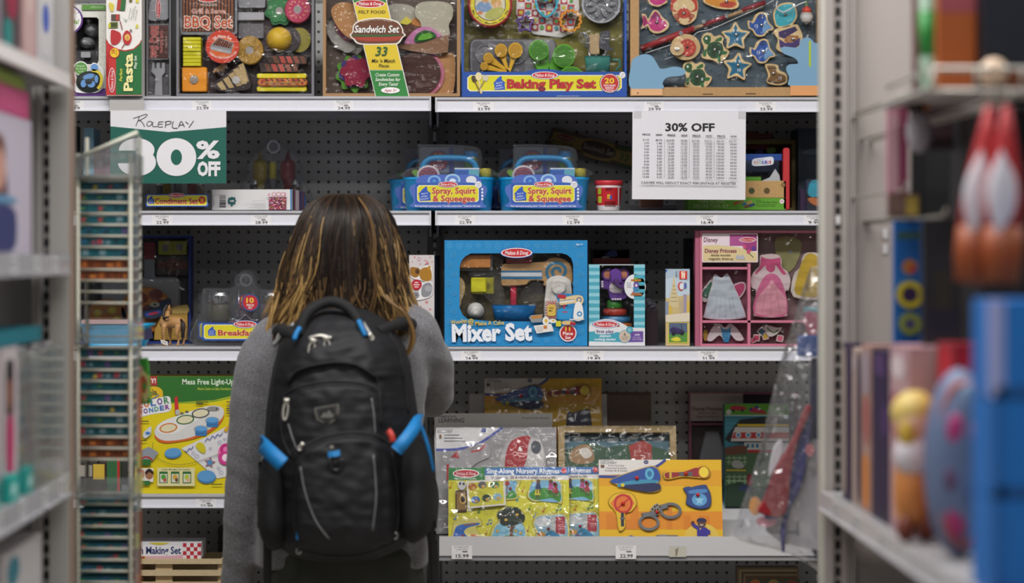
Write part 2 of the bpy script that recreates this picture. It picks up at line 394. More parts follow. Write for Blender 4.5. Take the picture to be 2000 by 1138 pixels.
def shelf(name, label, x0, x1, pyt, pyb, tags, lx=0):
    """flat shelf with a price rail along its front; x0,x1 px at the rail"""
    zt, zb = ZF(pyt), ZF(pyb); X0, X1 = XF(x0), XF(x1)
    t = place('shelf', label, 'shelf', ((X0+X1)/2, YF, zt), 'shelves of the toy wall'); hw = (X1-X0)/2
    b = B(t); addbox(b, -hw, hw, .0, .385, -.022, -.001, STEEL); addbox(b, -hw, hw, .37, .385, -.034, -.022, STEEL)
    for sx in (-1, 1): addbox(b, sx*(hw-.004)-.0025, sx*(hw-.004)+.0025, .2, .388, -.06, -.022, STEEL)
    b.done('shelf_deck')
    H = zt-zb
    b = B(t); addbox(b, -hw, hw, -.006, .0, -H, -.001, RAIL); addbox(b, -hw, hw, -.011, -.006, -.0062, -.0005, M('b9b9bf', .3)); addbox(b, -hw, hw, -.010, -.006, -H, -H+.0035, RAIL)
    addbox(b, -hw, -hw+.004, -.0115, -.006, -H, -.0005, M('c9c9ce', .3)); addbox(b, hw-.004, hw, -.0115, -.006, -H, -.0005, M('c9c9ce', .3))
    rl = b.done('price_rail')
    META[t.name] = ((x0+x1)/2, pyt, YF)
    for cx, price, l1, l2, dy in tags:
        b = B(t); b.at(-.0066); b.R(cx-20, pyt+9+dy, cx+20, pyb-.5+dy, TAGW); b.at(-.0068)
        b.T_(l1, cx, pyt+11.5+dy, 3.2, '77757a', w=26); b.T_(l2, cx, pyt+15.2+dy, 2.8, '8a888c', w=15); b.R(cx+1, pyt+17.2+dy, cx+9, pyt+19.4+dy, '6a686c')
        b.T_(price, cx+1, pyt+23.4+dy, 5.6, '151517', w=24, bold=.012)
        b.done('price_tag', rl)
    return t
shelf('shelf', 'top left shelf under the barbecue and sandwich sets', -148, 842, 188, 217, [(144, '4.99', 'EX CLEVER', 'SET', 0), (395, '22.99', 'WDN GRILL BBQ', 'SET', 0), (671, '24.99', 'FELT FOOD', 'SANDWICH', 0)])
shelf('shelf', 'top right shelf under the baking set and fishing game', 850, 1844, 190, 219, [(944, '33.99', 'M&D BAKING', 'SET', 0), (1277, '29.99', 'FISHING', 'GAME', 0), (1495, '33.99', 'MAGNETIC', 'GAME', 0)])
shelf('shelf', 'left shelf under the condiment set and white puzzle box', -148, 842, 411, 440, [(317, '22.99', 'M&D CLEANING', 'PLAYSET', 0), (510, '28.99', 'CATCH & COUNT', 'FISHING GAME', 0)])
shelf('shelf', 'right shelf under the blue spray caddies and red bucket', 850, 1844, 411, 440, [(908, '22.99', 'EX TOOL KIT', 'SET', 0), (1119, '12.99', 'RAINBOW', 'BALANCE', 0), (1380, '16.49', 'WOODEN KIT', 'SET', 0), (1589, '9.99', 'EX DOLL', 'SET', 0)])
shelf('shelf', 'left shelf under the breakfast caddies and toy horse', -148, 842, 676, 704, [(492, '19.99', 'CADDY', 'SET', 0)])
shelf('shelf', 'right shelf under the mixer set and pink dress-up set', 850, 1844, 676, 704, [(920, '24.99', 'EX FARM', 'ANIMALS', 0), (1159, '19.49', 'EX GEOMETRIC', 'STACK', 0), (1382, '31.99', 'MAG DRESS-UP', 'SET', 0)])
shelf('shelf', 'left shelf under the yellow light-up drawing box', -148, 842, 964, 991, [(403, '22.99', 'WASH & DRY', 'CRAFT SET', 0)])
# sloping puzzle shelf, lip along its lower front edge
zt = ZF(1047); zb = ZF(1076); X0, X1 = XF(858), XF(1840)
t = place('sloped_shelf', 'white sloping shelf with a front lip under the yellow puzzles', 'shelf', ((X0+X1)/2, YF, zt-.010)); hw = (X1-X0)/2
META[t.name] = ((858+1840)/2, 1047-8.2, YF)
SLW = M('c8c7c9', .45)
b = B(t); mi = b.mi(SLW)
for (ya, za, yb2, zb2, th) in ((0, -.018, .385, .074, .012),):
    v = [b.bm.verts.new(p) for p in ((-hw, ya, za), (hw, ya, za), (hw, yb2, zb2), (-hw, yb2, zb2), (-hw, ya, za-th), (hw, ya, za-th), (hw, yb2, zb2-th), (-hw, yb2, zb2-th))]
    for q in ((0, 1, 2, 3), (7, 6, 5, 4), (0, 4, 5, 1), (1, 5, 6, 2), (2, 6, 7, 3), (3, 7, 4, 0)): b.face([v[i] for i in q], mi)
b.done('shelf_deck')
b = B(t); H = zt-zb; addbox(b, -hw, hw, -.008, 0, -H+.0, .010, SLW); addbox(b, -hw, hw, -.004, .02, -H-.012, -H, M('8f8f92', .5))
rl = b.done('front_lip')
for cx, pr, l1, l2 in ((902, '15.99', 'EX FARM & PET', 'LACING PANELS'), (1222, '22.99', 'EX WD MONSTR', 'DRESS-UP')):
    b = B(t); b.at(-.0086); b.R(cx-20, 1048, cx+20, 1074, TAGW); b.at(-.0088); b.T_(l1, cx, 1051, 3.2, '77757a', w=28); b.T_(l2, cx, 1055.5, 3, '8a888c', w=22); b.R(cx+1, 1058.5, cx+11, 1061, '6a686c'); b.T_(pr, cx+1, 1068, 6.4, '151517', w=25, bold=.014); b.done('price_tag', rl)
b = B(t); b.at(-.0086); b.R(1306, 1049, 1340, 1070, 'bfbcae'); b.P([(1318, 1056), (1325, 1051), (1322, 1068), (1319, 1069)], '8a8070'); b.done('tape_remnant', rl)
# ---------------- the woman and her backpack ----------------
from mathutils import noise as MN
YP = 5.95; PX0 = XF(672, YP)
person = place('person', 'woman with long brown hair seen from behind in a grey sweater', 'person', (PX0, YP, 0))
def pl(px, py, dy=0.0):                      # photo px on the plane YP+dy -> person-local point
    Y = YP+dy; return Vector(((px-VX)*Y/FPX-PX0, dy, HC+(VY-py)*Y/FPX))
def fuse(name, builder, mats, voxel, parent, smooth_it=6, noise_amp=0.0, noise_sc=20.0):
    """closed overlapping volumes -> one continuous surface"""
    bm = bmesh.new(); bb = B(parent); bb.bm.free(); bb.bm = bm; builder(bb)
    me = bpy.data.meshes.new(name); bmesh.ops.recalc_face_normals(bm, faces=bm.faces); bm.to_mesh(me); bm.free()
    o = bpy.data.objects.new(name, me); COL.objects.link(o)
    r = o.modifiers.new('r', 'REMESH'); r.mode = 'VOXEL'; r.voxel_size = voxel; r.use_smooth_shade = True
    sm = o.modifiers.new('s', 'SMOOTH'); sm.factor = .6; sm.iterations = smooth_it
    dg = bpy.context.evaluated_depsgraph_get(); dg.update(); m2 = bpy.data.meshes.new_from_object(o.evaluated_get(dg)); bpy.data.objects.remove(o)
    m2.name = name; m2.materials.clear()
    for m in mats: m2.materials.append(m)
    if noise_amp:
        for v in m2.vertices:
            q = v.co*noise_sc; n = MN.noise(Vector((q.x*1.3, q.y, q.z*.5)))+.5*MN.noise(Vector((q.x*.6, q.y*.7, q.z*2.2+q.x)))
            v.co += v.normal*n*noise_amp
    m2.polygons.foreach_set('use_smooth', [True]*len(m2.polygons))
    o = bpy.data.objects.new(name, m2); COL.objects.link(o); o.parent = parent; return o
def vloft(b, rings, n=28, e=2.0):
    """stack of horizontal superellipse rings: (centre Vector, rx, ry)"""
    RS = []
    for c, rx, ry in rings:
        RS.append([b.bm.verts.new(c+Vector((rx*math.copysign(abs(cos(2*pi*k/n))**(2/e), cos(2*pi*k/n)), ry*math.copysign(abs(sin(2*pi*k/n))**(2/e), sin(2*pi*k/n)), 0))) for k in range(n)])
    for A, Q in zip(RS, RS[1:]):
        for k in range(n): b.face([A[k], A[(k+1) % n], Q[(k+1) % n], Q[k]], 0, True)
    b.face(RS[0], 0); b.face(RS[-1], 0)
def limb(b, pts, rr, n=14, sub=5):
    pr = cat_rom([(*p, r) for p, r in zip(pts, rr)], sub, False)
    P3 = [Vector(q[:3]) for q in pr]; r3 = [q[3] for q in pr]
    d0 = (P3[0]-P3[1]).normalized(); d1 = (P3[-1]-P3[-2]).normalized()
    cap0 = [(P3[0]+d0*r3[0]*sin(a), r3[0]*cos(a)) for a in (1.3, .9, .45)]; cap1 = [(P3[-1]+d1*r3[-1]*sin(a), r3[-1]*cos(a)) for a in (.45, .9, 1.3)]
    allp = cap0+list(zip(P3, r3))+cap1
    tube3(b, [p for p, r in allp], [r for p, r in allp], 0, n)
K = YP/FPX
TORSO = [(598, 672, 52, .060, .00), (615, 672, 80, .075, .0), (630, 672, 118, .088, .0), (650, 670, 152, .10, .0), (690, 668, 170, .115, .0), (740, 668, 168, .12, .005), (820, 668, 158, .118, .005), (900, 668, 152, .115, .0), (980, 668, 158, .122, .0), (1050, 668, 168, .13, -.004), (1105, 668, 172, .134, -.006)]
L_ARM = [pl(535, 672, .0), pl(512, 705, .0), pl(494, 790, -.005), pl(483, 890, -.005), pl(474, 1000, .005), pl(464, 1120, .03), pl(463, 1172, .04)]
L_R = [.046, .055, .050, .046, .043, .036, .034]
R_ARM = [pl(800, 655, .0), pl(822, 680, .02), pl(836, 712, .08), pl(842, 748, .16), pl(838, 772, .22), pl(800, 765, .29), pl(758, 735, .36)]
R_R = [.048, .054, .054, .053, .050, .043, .036]
def hand(b, wrist, fwd, side, r=1.0):
    """palm and five separate, slightly curled fingers; fwd = along the hand, side = toward the thumb"""
    fwd = fwd.normalized(); side = (side-fwd*side.dot(fwd)).normalized(); nr = fwd.cross(side)
    limb(b, [wrist, wrist+fwd*.03, wrist+fwd*.055, wrist+fwd*.085], [.022, .026, .028, .024], 12, 3)
    for k, (o, ln) in enumerate(((.03, .068), (.011, .076), (-.009, .071), (-.027, .056))):
        p0 = wrist+fwd*.075+side*o
        limb(b, [p0, p0+fwd*ln*.45+nr*.004, p0+fwd*ln*.8+nr*.014, p0+fwd*ln+nr*.026], [.0095, .009, .008, .007], 10, 3)
    p0 = wrist+fwd*.03+side*.022
    limb(b, [p0, p0+side*.022+fwd*.022, p0+side*.03+fwd*.048+nr*.01, p0+side*.028+fwd*.066+nr*.018], [.012, .0105, .0095, .008], 10, 3)
def body(b):
    vloft(b, [(pl(cx, y, dy), rx*K-.014, ry-.012) for y, cx, rx, ry, dy in TORSO[2:]], 28, 2.3)
    limb(b, [pl(672, 640, .01), pl(672, 600, .015), pl(672, 560, .03)], [.062, .055, .055])
    H = pl(672, 490, .02)
    vloft(b, [(H+Vector((0, dy, dz)), rx, ry) for dz, rx, ry, dy in ((.112, .018, .02, 0), (.105, .04, .05, 0), (.085, .062, .078, 0), (.05, .075, .094, 0), (.01, .077, .097, 0), (-.03, .072, .09, .006), (-.065, .062, .072, .022), (-.095, .047, .052, .036), (-.115, .028, .03, .048))])
    limb(b, [H+Vector((0, .09, .01)), H+Vector((0, .108, -.02)), H+Vector((0, .117, -.036))], [.009, .012, .013])        # nose
    limb(b, [H+Vector((-.02, .089, -.066)), H+Vector((0, .097, -.066)), H+Vector((.02, .089, -.066))], [.006, .009, .006])   # lips
    for sx in (-1, 1):
        limb(b, [H+Vector((sx*.033, .076, .004)), H+Vector((sx*.033, .086, .004))], [.012, .011])                         # eyes
        limb(b, [H+Vector((sx*.078, -.004, .02)), H+Vector((sx*.083, -.01, .0)), H+Vector((sx*.077, -.002, -.024))], [.011, .012, .009])
    limb(b, L_ARM, [r-.010 for r in L_R]); limb(b, R_ARM, [r-.010 for r in R_R])
    hand(b, L_ARM[-1], Vector((.0, .12, -1)), Vector((.3, 1, 0))); hand(b, R_ARM[-1], R_ARM[-1]-R_ARM[-2]+Vector((0, .03, .01)), Vector((0, -.2, 1)))
    vloft(b, [(pl(668, 1075), .165, .115), (pl(668, 1140), .172, .118), (pl(668, 1190), .168, .115)])
    for sx in (-1, 1):
        x = sx*.085
        limb(b, [Vector((x, .0, .80)), Vector((x*1.02, .005, .64)), Vector((x*1.02, .012, .47)), Vector((x, -.012, .30)), Vector((x, -.005, .09))], [.082, .074, .053, .052, .036], 16)
        limb(b, [Vector((x, -.035, .045)), Vector((x*1.1, .05, .04)), Vector((x*1.2, .14, .028))], [.036, .036, .026])
SKIN = M('c79a82', .55, 0, .05, 300)
bd = fuse('body', body, [SKIN], .0055, person, 5)
KNIT = bpy.data.materials.new('heather_grey_knit'); KNIT.use_nodes = True
_n = KNIT.node_tree.nodes; _L = KNIT.node_tree.links; _p = _n['Principled BSDF']; _p.inputs['Roughness'].default_value = .95; _p.inputs['Sheen Weight'].default_value = .25
_tc = _n.new('ShaderNodeTexCoord'); _nz = _n.new('ShaderNodeTexNoise'); _nz.inputs['Scale'].default_value = 420; _nz.inputs['Detail'].default_value = 2; _L.new(_tc.outputs['Object'], _nz.inputs['Vector'])
_cr = _n.new('ShaderNodeValToRGB'); _cr.color_ramp.elements[0].position = .3; _cr.color_ramp.elements[0].color = [*lin('454548'), 1]; _cr.color_ramp.elements[1].position = .7; _cr.color_ramp.elements[1].color = [*lin('838286'), 1]
_L.new(_nz.outputs['Fac'], _cr.inputs[0]); _L.new(_cr.outputs[0], _p.inputs['Base Color']); _b = _n.new('ShaderNodeBump'); _b.inputs['Strength'].default_value = .5; _b.inputs['Distance'].default_value = .002; _L.new(_nz.outputs['Fac'], _b.inputs['Height']); _L.new(_b.outputs[0], _p.inputs['Normal'])
def sweater(b):
    vloft(b, [(pl(cx, y, dy), rx*K, ry) for y, cx, rx, ry, dy in TORSO], 32, 2.3)
    limb(b, L_ARM[:-1]+[L_ARM[-2]*.35+L_ARM[-1]*.65], L_R[:-1]+[.037], 18); limb(b, R_ARM[:-1], R_R[:-1], 18)
    limb(b, [pl(560, 645), pl(535, 662), pl(515, 700)], [.045, .050, .052]); limb(b, [pl(785, 628), pl(812, 648), pl(828, 690, .03)], [.045, .050, .055])
    limb(b, [pl(640, 600, -.02), pl(672, 596, -.035), pl(704, 600, -.02), pl(715, 606, .04), pl(672, 612, .08), pl(630, 606, .04), pl(640, 600, -.02)], [.02]*7, 10)
fuse('grey_sweater', sweater, [KNIT], .007, person, 8, .006, 15)
DARK = M('33352f', .95, 0, .5, 700)
def pants(b):
    vloft(b, [(pl(676, 1050, -.01), .150, .128), (pl(676, 1075, -.01), .160, .150), (pl(674, 1140, -.005), .176, .150), (pl(668, 1195), .178, .126)], 28, 2.3)
    for sx in (-1, 1):
        x = sx*.085
        limb(b, [Vector((x, .0, .80)), Vector((x*1.02, .005, .64)), Vector((x*1.02, .012, .47)), Vector((x, -.012, .30)), Vector((x, -.005, .11))], [.092, .084, .064, .062, .052], 18)
fuse('trousers', pants, [DARK], .008, person, 6, .004, 14)
def shoes(b):
    for sx in (-1, 1):
        x = sx*.085
        limb(b, [Vector((x, -.04, .055)), Vector((x*1.1, .03, .05)), Vector((x*1.2, .12, .036)), Vector((x*1.22, .17, .034))], [.05, .05, .036, .03], 16)
        limb(b, [Vector((x, -.02, .06)), Vector((x, -.01, .12))], [.047, .048])
sh = fuse('shoes', shoes, [M('1d1d20', .5)], .006, person, 5)
for v in sh.data.vertices: v.co.z = max(v.co.z, .0)

# hair: scalp-to-shoulder volume plus individual locks
HR = [(379, 655, 697, .03), (386, 634, 715, .055), (400, 613, 737, .08), (425, 597, 752, .10), (460, 582, 762, .112), (500, 567, 769, .118), (540, 557, 775, .12), (575, 551, 782, .122), (605, 545, 789, .124), (630, 538, 794, .126), (650, 534, 795, .126), (672, 536, 788, .122)]
def hrow(t):
    f = t*(len(HR)-1); i = min(int(f), len(HR)-2); u = f-i
    return [a+(c-a)*u for a, c in zip(HR[i], HR[i+1])]
def hpt(t, th, off=0.0):
    y, xl, xr, ry = hrow(t); cx, rx = (xl+xr)/2, (xr-xl)/2*K
    wob = 1+.035*sin(th*9+t*3)*min(1, t*2)+.02*sin(th*23+1)*min(1, t*2)
    c = pl(cx, y, .015); return c+Vector(((rx*wob+off)*cos(th), (ry*wob+off)*sin(th), 0))
def hairmat(name, c1, c2):
    m = bpy.data.materials.new(name); m.use_nodes = True; n = m.node_tree.nodes; L = m.node_tree.links; p = n['Principled BSDF']; p.inputs['Roughness'].default_value = .42; p.inputs['Specular IOR Level'].default_value = .35
    tc = n.new('ShaderNodeTexCoord'); mp = n.new('ShaderNodeMapping'); mp.inputs['Scale'].default_value = (160, 160, 7); nz = n.new('ShaderNodeTexNoise'); nz.inputs['Scale'].default_value = 1
    L.new(tc.outputs['Object'], mp.inputs[0]); L.new(mp.outputs[0], nz.inputs['Vector']); mx = n.new('ShaderNodeMix'); mx.data_type = 'RGBA'; mx.inputs[6].default_value = [*lin(c1), 1]; mx.inputs[7].default_value = [*lin(c2), 1]
    L.new(nz.outputs['Fac'], mx.inputs[0]); L.new(mx.outputs[2], p.inputs['Base Color']); return m
HM = [hairmat('hair_dark', '120c08', '20160f'), hairmat('hair_brown', '271a11', '3e2e1e'), hairmat('hair_caramel', '5a4326', '836440'), hairmat('hair_gold', '94743f', 'bf9c62'), hairmat('hair_blonde', 'b08a55', 'd0ae7a')]
b = B(person); n = 72; rows = []
for i in range(34):
    t = i/33; rows.append([b.bm.verts.new(hpt(t, 2*pi*k/n)) for k in range(n)])
mi = b.mi(HM[0])
for A, Q in zip(rows, rows[1:]):
    for k in range(n):
        if 0: continue
        th = (2*pi*(k+.5)/n); tt = rows.index(A)/33
        if tt > .30 and pi*.22 < th < pi*.78: continue     # the face side stays open
        b.face([A[k], A[(k+1) % n], Q[(k+1) % n], Q[k]], mi, True)
b.face(rows[0], mi, True)
hair = b.done('hair', bd)
def locks():
    cu = bpy.data.curves.new('hair_locks', 'CURVE'); cu.dimensions = '3D'; cu.bevel_depth = .00105; cu.bevel_resolution = 1; cu.use_fill_caps = False
    for m in HM: cu.materials.append(m)
    rnd = random.Random(11)
    def add(pts, mi, r=1.0):
        sp = cu.splines.new('POLY'); sp.points.add(len(pts)-1); sp.material_index = mi
        for j, p in enumerate(pts):
            sp.points[j].co = (*p, 1); u = j/(len(pts)-1); sp.points[j].radius = r*(1 if u < .7 else 1-(u-.7)/.3*.75)
    for c in range(400):
        th0 = rnd.uniform(.85*pi, 2.15*pi) if rnd.random() < .9 else rnd.uniform(0, 2*pi)
        if .25*pi < th0 % (2*pi) < .75*pi: continue
        side = abs(cos(th0)); ph = rnd.uniform(0, 6.28); am = rnd.uniform(.03, .13); wl = rnd.uniform(6, 11); t1c = rnd.uniform(.74, 1.06); tw = rnd.uniform(-.12, .12)
        tone = side*1.1+rnd.gauss(-.2, .45)
        cl = 0 if tone < .42 else 1 if tone < 1.0 else 2 if tone < 1.5 else 3
        if rnd.random() < .012: cl = 3
        offc = rnd.uniform(.0, .011)
        for s_ in range(7):
            dth = rnd.gauss(0, .035); offs = offc+rnd.uniform(-.001, .004); t1 = min(t1c+rnd.uniform(-.08, .05), 1.08); pts = []
            for j in range(15):
                u = j/14; t = .015+u*t1; th = th0+dth*(1.4-u*.6)+tw*u+am*sin(ph+u*wl)*u; q = hpt(min(t, 1.0), th, offs+.008*sin(ph*2+u*7)*u)
                q.x += .015*sin(ph*1.7+u*8.5)*u*u; q.x += cos(th)*.012*max(0, u-.7)*sin(ph)/.3
                if t > 1: q.z -= (t-1)*.28
                pts.append(q)
            k = min(4, max(0, cl+rnd.choice((-1, -1, 0, 0, 0, 1))))
            c1 = rnd.randint(4, 8); c2 = rnd.randint(9, 12)
            km = min(3, k+(1 if side > .5 and rnd.random() < .65 else 0))
            add(pts[:c1+1], min(k, 1)); add(pts[c1:c2+1], km); add(pts[c2:], min(4 if rnd.random() < .15 else 3, max(km, 1)+(1 if rnd.random() < .45+.4*side else 0)))
    # the sun-streaked lock on the right of the parting, and the loose lock on the right shoulder
    for s_ in range(14):
        o = rnd.gauss(0, 1.1); dd = rnd.gauss(0, .0015)
        add([pl(x+o*w, y, -.10+dz+dd) for x, y, dz, w in cat_rom([(700, 386, .05, 1), (716, 410, .0, 1.5), (726, 440, -.006, 2), (731, 480, -.012, 2.4), (728, 520, -.018, 2.6), (734, 560, -.018, 3), (726, 600, -.016, 3.5), (716, 632, -.014, 4)], 3, False)], rnd.choice((1, 1, 2, 2)))
    for s_ in range(46):
        o = rnd.gauss(0, 1.4); dd = rnd.gauss(0, .002)
        add([pl(x+o*w, y+o*.4*w, dz+dd) for x, y, dz, w in cat_rom([(752, 575, -.10, 2), (765, 592, -.112, 2), (785, 606, -.118, 2), (800, 630, -.118, 2), (806, 655, -.116, 2), (802, 678, -.114, 1.6), (790, 698, -.112, 1)], 4, False)], rnd.choice((1, 2, 2, 3)), 1.1)
    for s_ in range(120):
        sd = rnd.choice((-1, 1)); x0 = 672+sd*rnd.uniform(70, 104); e = rnd.uniform(4, 22)
        add([pl(x0+sd*(e*u*u+4*sin(u*5+s_)), 470+190*u, -.02-.06*u) for u in [k/9 for k in range(10)]], rnd.choice((1, 2, 3, 3)), .8)
    ob = bpy.data.objects.new('t', cu); me = bpy.data.meshes.new_from_object(ob); bpy.data.objects.remove(ob); me.name = 'hair_locks'
    o = bpy.data.objects.new('hair_locks', me); COL.objects.link(o); o.parent = hair; o['kind'] = 'stuff'; return o
locks()

# backpack
YK = 5.66
KX0 = XF(668, YK)
pack = place('backpack', 'black backpack with bright blue side straps on the woman\'s back', 'backpack', (KX0, YP-.13, ZF(1100, YK)))
KZ0 = pack.location.z
FLAT = YP-.135
def kp(px, py, d): # px on the pack's own plane -> local point, d metres out from the wearer's back
    return Vector(((px-VX)*YK/FPX-KX0, FLAT-d-pack.location.y, HC+(VY-py)*YK/FPX-KZ0))
BR = [(604, 612, 704, .05), (612, 592, 722, .08), (626, 572, 748, .115), (650, 551, 769, .145), (680, 535, 788, .165), (720, 524, 800, .18), (760, 517, 806, .19), (800, 511, 812, .195), (850, 507, 818, .20), (900, 506, 822, .205), (960, 508, 825, .21), (1020, 512, 822, .205), (1058, 520, 808, .19), (1084, 540, 782, .16), (1098, 566, 752, .12), (1104, 600, 720, .08)]
def brow(py):
    for a, c in zip(BR, BR[1:]):
        if py <= c[0]: u = (py-a[0])/(c[0]-a[0]); u = max(0, u); return [p+(q-p)*u for p, q in zip(a, c)]
    return list(BR[-1])
def sst(a, c, x): u = min(1, max(0, (x-a)/(c-a))); return u*u*(3-2*u)
def interp(pts, x):
    if x <= pts[0][0]: return pts[0][1]
    for a, c in zip(pts, pts[1:]):
        if x <= c[0]: return a[1]+(c[1]-a[1])*(x-a[0])/(c[0]-a[0])
    return pts[-1][1]
ARC_A = [(563, 745), (575, 728), (605, 714), (655, 706), (700, 712), (735, 735)]
ARC_B = [(548, 800), (556, 772), (590, 754), (640, 744), (690, 745), (722, 752), (738, 764)]
ARC_C = [(577, 892), (600, 868), (640, 849), (690, 841), (735, 848), (762, 868)]
def surf(px, py):
    y, xl, xr, bd_ = brow(py); cx, a = (xl+xr)/2, (xr-xl)/2; t = min(1, abs(px-cx)/a)
    d = bd_*(1-t**3.0)**.55
    w = sst(0, .12, 1-t)
    # upper pocket below arc B, lower pocket below arc C, raised lid above arc A
    d += .016*sst(-2, 10, py-interp(ARC_B, px))*sst(545, 560, px)*(1-sst(736, 752, px))*w
    d += .030*sst(-2, 12, py-interp(ARC_C, px))*sst(572, 592, px)*(1-sst(758, 780, px))*(1-sst(1050, 1085, py))*w
    d += .010*(1-sst(-3, 7, py-interp(ARC_A, px)))*w
    d += (.0045*MN.noise(Vector((px/26+py/40, py/20-px/60, 1)))+.0016*MN.noise(Vector((px/60+py/50, py/10, 4))))*w
    return d
NY = bpy.data.materials.new('black_ripstop'); NY.use_nodes = True
_n = NY.node_tree.nodes; _L = NY.node_tree.links; _p = _n['Principled BSDF']; _p.inputs['Roughness'].default_value = .62; _p.inputs['Specular IOR Level'].default_value = .3
_tc = _n.new('ShaderNodeTexCoord'); _nz = _n.new('ShaderNodeTexNoise'); _nz.inputs['Scale'].default_value = 700; _L.new(_tc.outputs['Object'], _nz.inputs['Vector'])
_mx = _n.new('ShaderNodeMix'); _mx.data_type = 'RGBA'; _L.new(_nz.outputs['Fac'], _mx.inputs[0]); _mx.inputs[6].default_value = [*lin('0d0d0f'), 1]; _mx.inputs[7].default_value = [*lin('252529'), 1]; _L.new(_mx.outputs[2], _p.inputs['Base Color'])
_b = _n.new('ShaderNodeBump'); _b.inputs['Strength'].default_value = .35; _b.inputs['Distance'].default_value = .001; _L.new(_nz.outputs['Fac'], _b.inputs['Height']); _L.new(_b.outputs[0], _p.inputs['Normal'])
MESHB = M('0d0d10', .85, 0, .5, 900); WEB = M('121214', .8, 0, .4, 600); BLUE = M('0f74b4', .55, 0, .25, 700); SILV = M('d9d6cc', .3, .55); REFL = M('77787a', .45)
b = B(pack); mi = b.mi(NY); G = []
NXg, NYg = 84, 120
for j in range(NYg+1):
    py = 604+(1104-604)*j/NYg; y, xl, xr, bd_ = brow(py); row = []
    for i in range(NXg+1):
        u = -cos(pi*i/NXg); px = (xl+xr)/2+u*(xr-xl)/2; row.append(b.bm.verts.new(kp(px, py, surf(px, py) if 0 < i < NXg else .0)))
    G.append(row)
for A, Q in zip(G, G[1:]):
    for i in range(NXg): b.face([A[i], A[i+1], Q[i+1], Q[i]], mi, True)
    b.face([A[NXg], A[0], Q[0], Q[NXg]], mi)
b.face(G[0], mi); b.face(G[-1], mi)
b.done('main_compartment')
def ktube(b, pts, r, c, off=.001, n=8, sm=4, flat=False):
    pr = cat_rom(pts, sm, False) if sm else pts
    tube3(b, [kp(p[0], p[1], surf(p[0], p[1])+off+(p[2] if len(p) > 2 else 0)) for p in pr], [r]*len(pr), b.mi(c), n)
def kquad(b, pts, c, off=.003, th=.0016):
    """webbing strip lying on the pack: list of (left px, left py, right px, right py)"""
    mi = b.mi(c); tp = []
    pr = cat_rom(pts, 4, False)
    for o in (off, off-th):
        tp.append([(b.bm.verts.new(kp(q[0], q[1], surf(q[0], q[1])+o)), b.bm.verts.new(kp(q[2], q[3], surf(q[2], q[3])+o))) for q in pr])
    for i in range(len(pr)-1):
        for L_ in tp: b.face([L_[i][0], L_[i][1], L_[i+1][1], L_[i+1][0]], mi)
        for s_ in (0, 1): b.face([tp[0][i][s_], tp[0][i+1][s_], tp[1][i+1][s_], tp[1][i][s_]], mi)
for nm, pts, r in (('lid_zip', ARC_A, .0035), ('upper_pocket_zip', ARC_B, .0035), ('lower_pocket_zip', ARC_C, .0045)):
    b = B(pack); ktube(b, pts, r, WEB, .0015); ktube(b, [(x, y+6) for x, y in pts], .0018, M('0b0b0d', .7), .0012); b.done(nm)
for pts in ([(553, 655), (537, 700), (530, 760), (524, 830), (520, 900)], [(757, 650), (778, 690), (790, 750), (797, 810)], [(735, 735), (742, 770), (745, 830)], [(590, 905), (580, 960), (577, 1020), (585, 1066)], [(766, 880), (776, 950), (778, 1010), (768, 1056)], [(585, 1068), (640, 1082), (700, 1080), (768, 1058)], [(548, 800), (552, 850), (572, 890)]):
    b = B(pack); ktube(b, pts, .0026, WEB, .001); b.done('seam_piping')
for pts in ([(565, 826), (573, 850), (582, 874)], [(727, 775), (732, 810), (734, 845)], [(592, 905), (600, 950), (620, 1005), (647, 1044)], [(732, 882), (736, 930), (737, 970), (730, 1028)]):
    b = B(pack); ktube(b, pts, .0013, REFL, .0015); b.done('reflective_piping')
def puller(px, py, rot, L=20, w=8, nm='zip_pull'):
    b = B(pack); a = RD(rot); f = lambda x, y: (px+x*cos(a)-y*sin(a), py+x*sin(a)+y*cos(a))
    tube3(b, [kp(*f(x, y), surf(px, py)+.006) for x, y in [(w/2*cos(2*pi*k/14), L/2+L/2*sin(2*pi*k/14)) for k in range(14)]], [.0022]*14, b.mi(SILV), 8, True)
    tube3(b, [kp(*f(-w*.6, -3), surf(px, py)+.007), kp(*f(w*.6, -3), surf(px, py)+.007)], [.0042]*2, b.mi(SILV), 8)
    tube3(b, [kp(*f(0, -3), surf(px, py)+.006), kp(*f(0, 3), surf(px, py)+.007)], [.003]*2, b.mi(SILV), 8); b.done(nm)
puller(612, 667, 12, 26, 11); puller(638, 662, -6, 27, 11); puller(561, 783, 6, 36, 9); puller(592, 866, 30, 10, 6); puller(507, 893, 4, 30, 4)
b = B(pack); ktube(b, [(604, 660), (625, 655), (648, 659)], .0035, SILV, .004); b.done('zip_slider')
# shield badge
def shield(k): return [(640+(x-640)*k, 804+(y-804)*k) for x, y in [(617, 793), (640, 789), (664, 785), (665, 797), (663, 812), (644, 826), (622, 817), (618, 805)]]
b = B(pack); d0 = surf(640, 804)
for k, c, o in ((1.0, M('8d8c86', .3, .7), .004), (.82, M('141415', .5), .0047), (.72, M('6f6e6a', .35, .6), .0052), (.66, M('1a1a1a', .5), .0056)):
    pts = shield(k); f = [b.bm.verts.new(kp(x, y, d0+o)) for x, y in pts]; bk = [b.bm.verts.new(kp(x, y, d0-.002)) for x, y in pts]; mi = b.mi(c); b.face(f, mi)
    for i in range(len(f)): b.face([f[i], f[i-1], bk[i-1], bk[i]], mi)
f = [b.bm.verts.new(kp(x, y, d0+.0062)) for x, y in [(628, 812), (636, 801), (640, 804), (645, 797), (655, 808), (650, 812)]]; b.face(f, b.mi(M('8d8c86', .3, .6)))
b.done('shield_badge', label='silver shield badge')
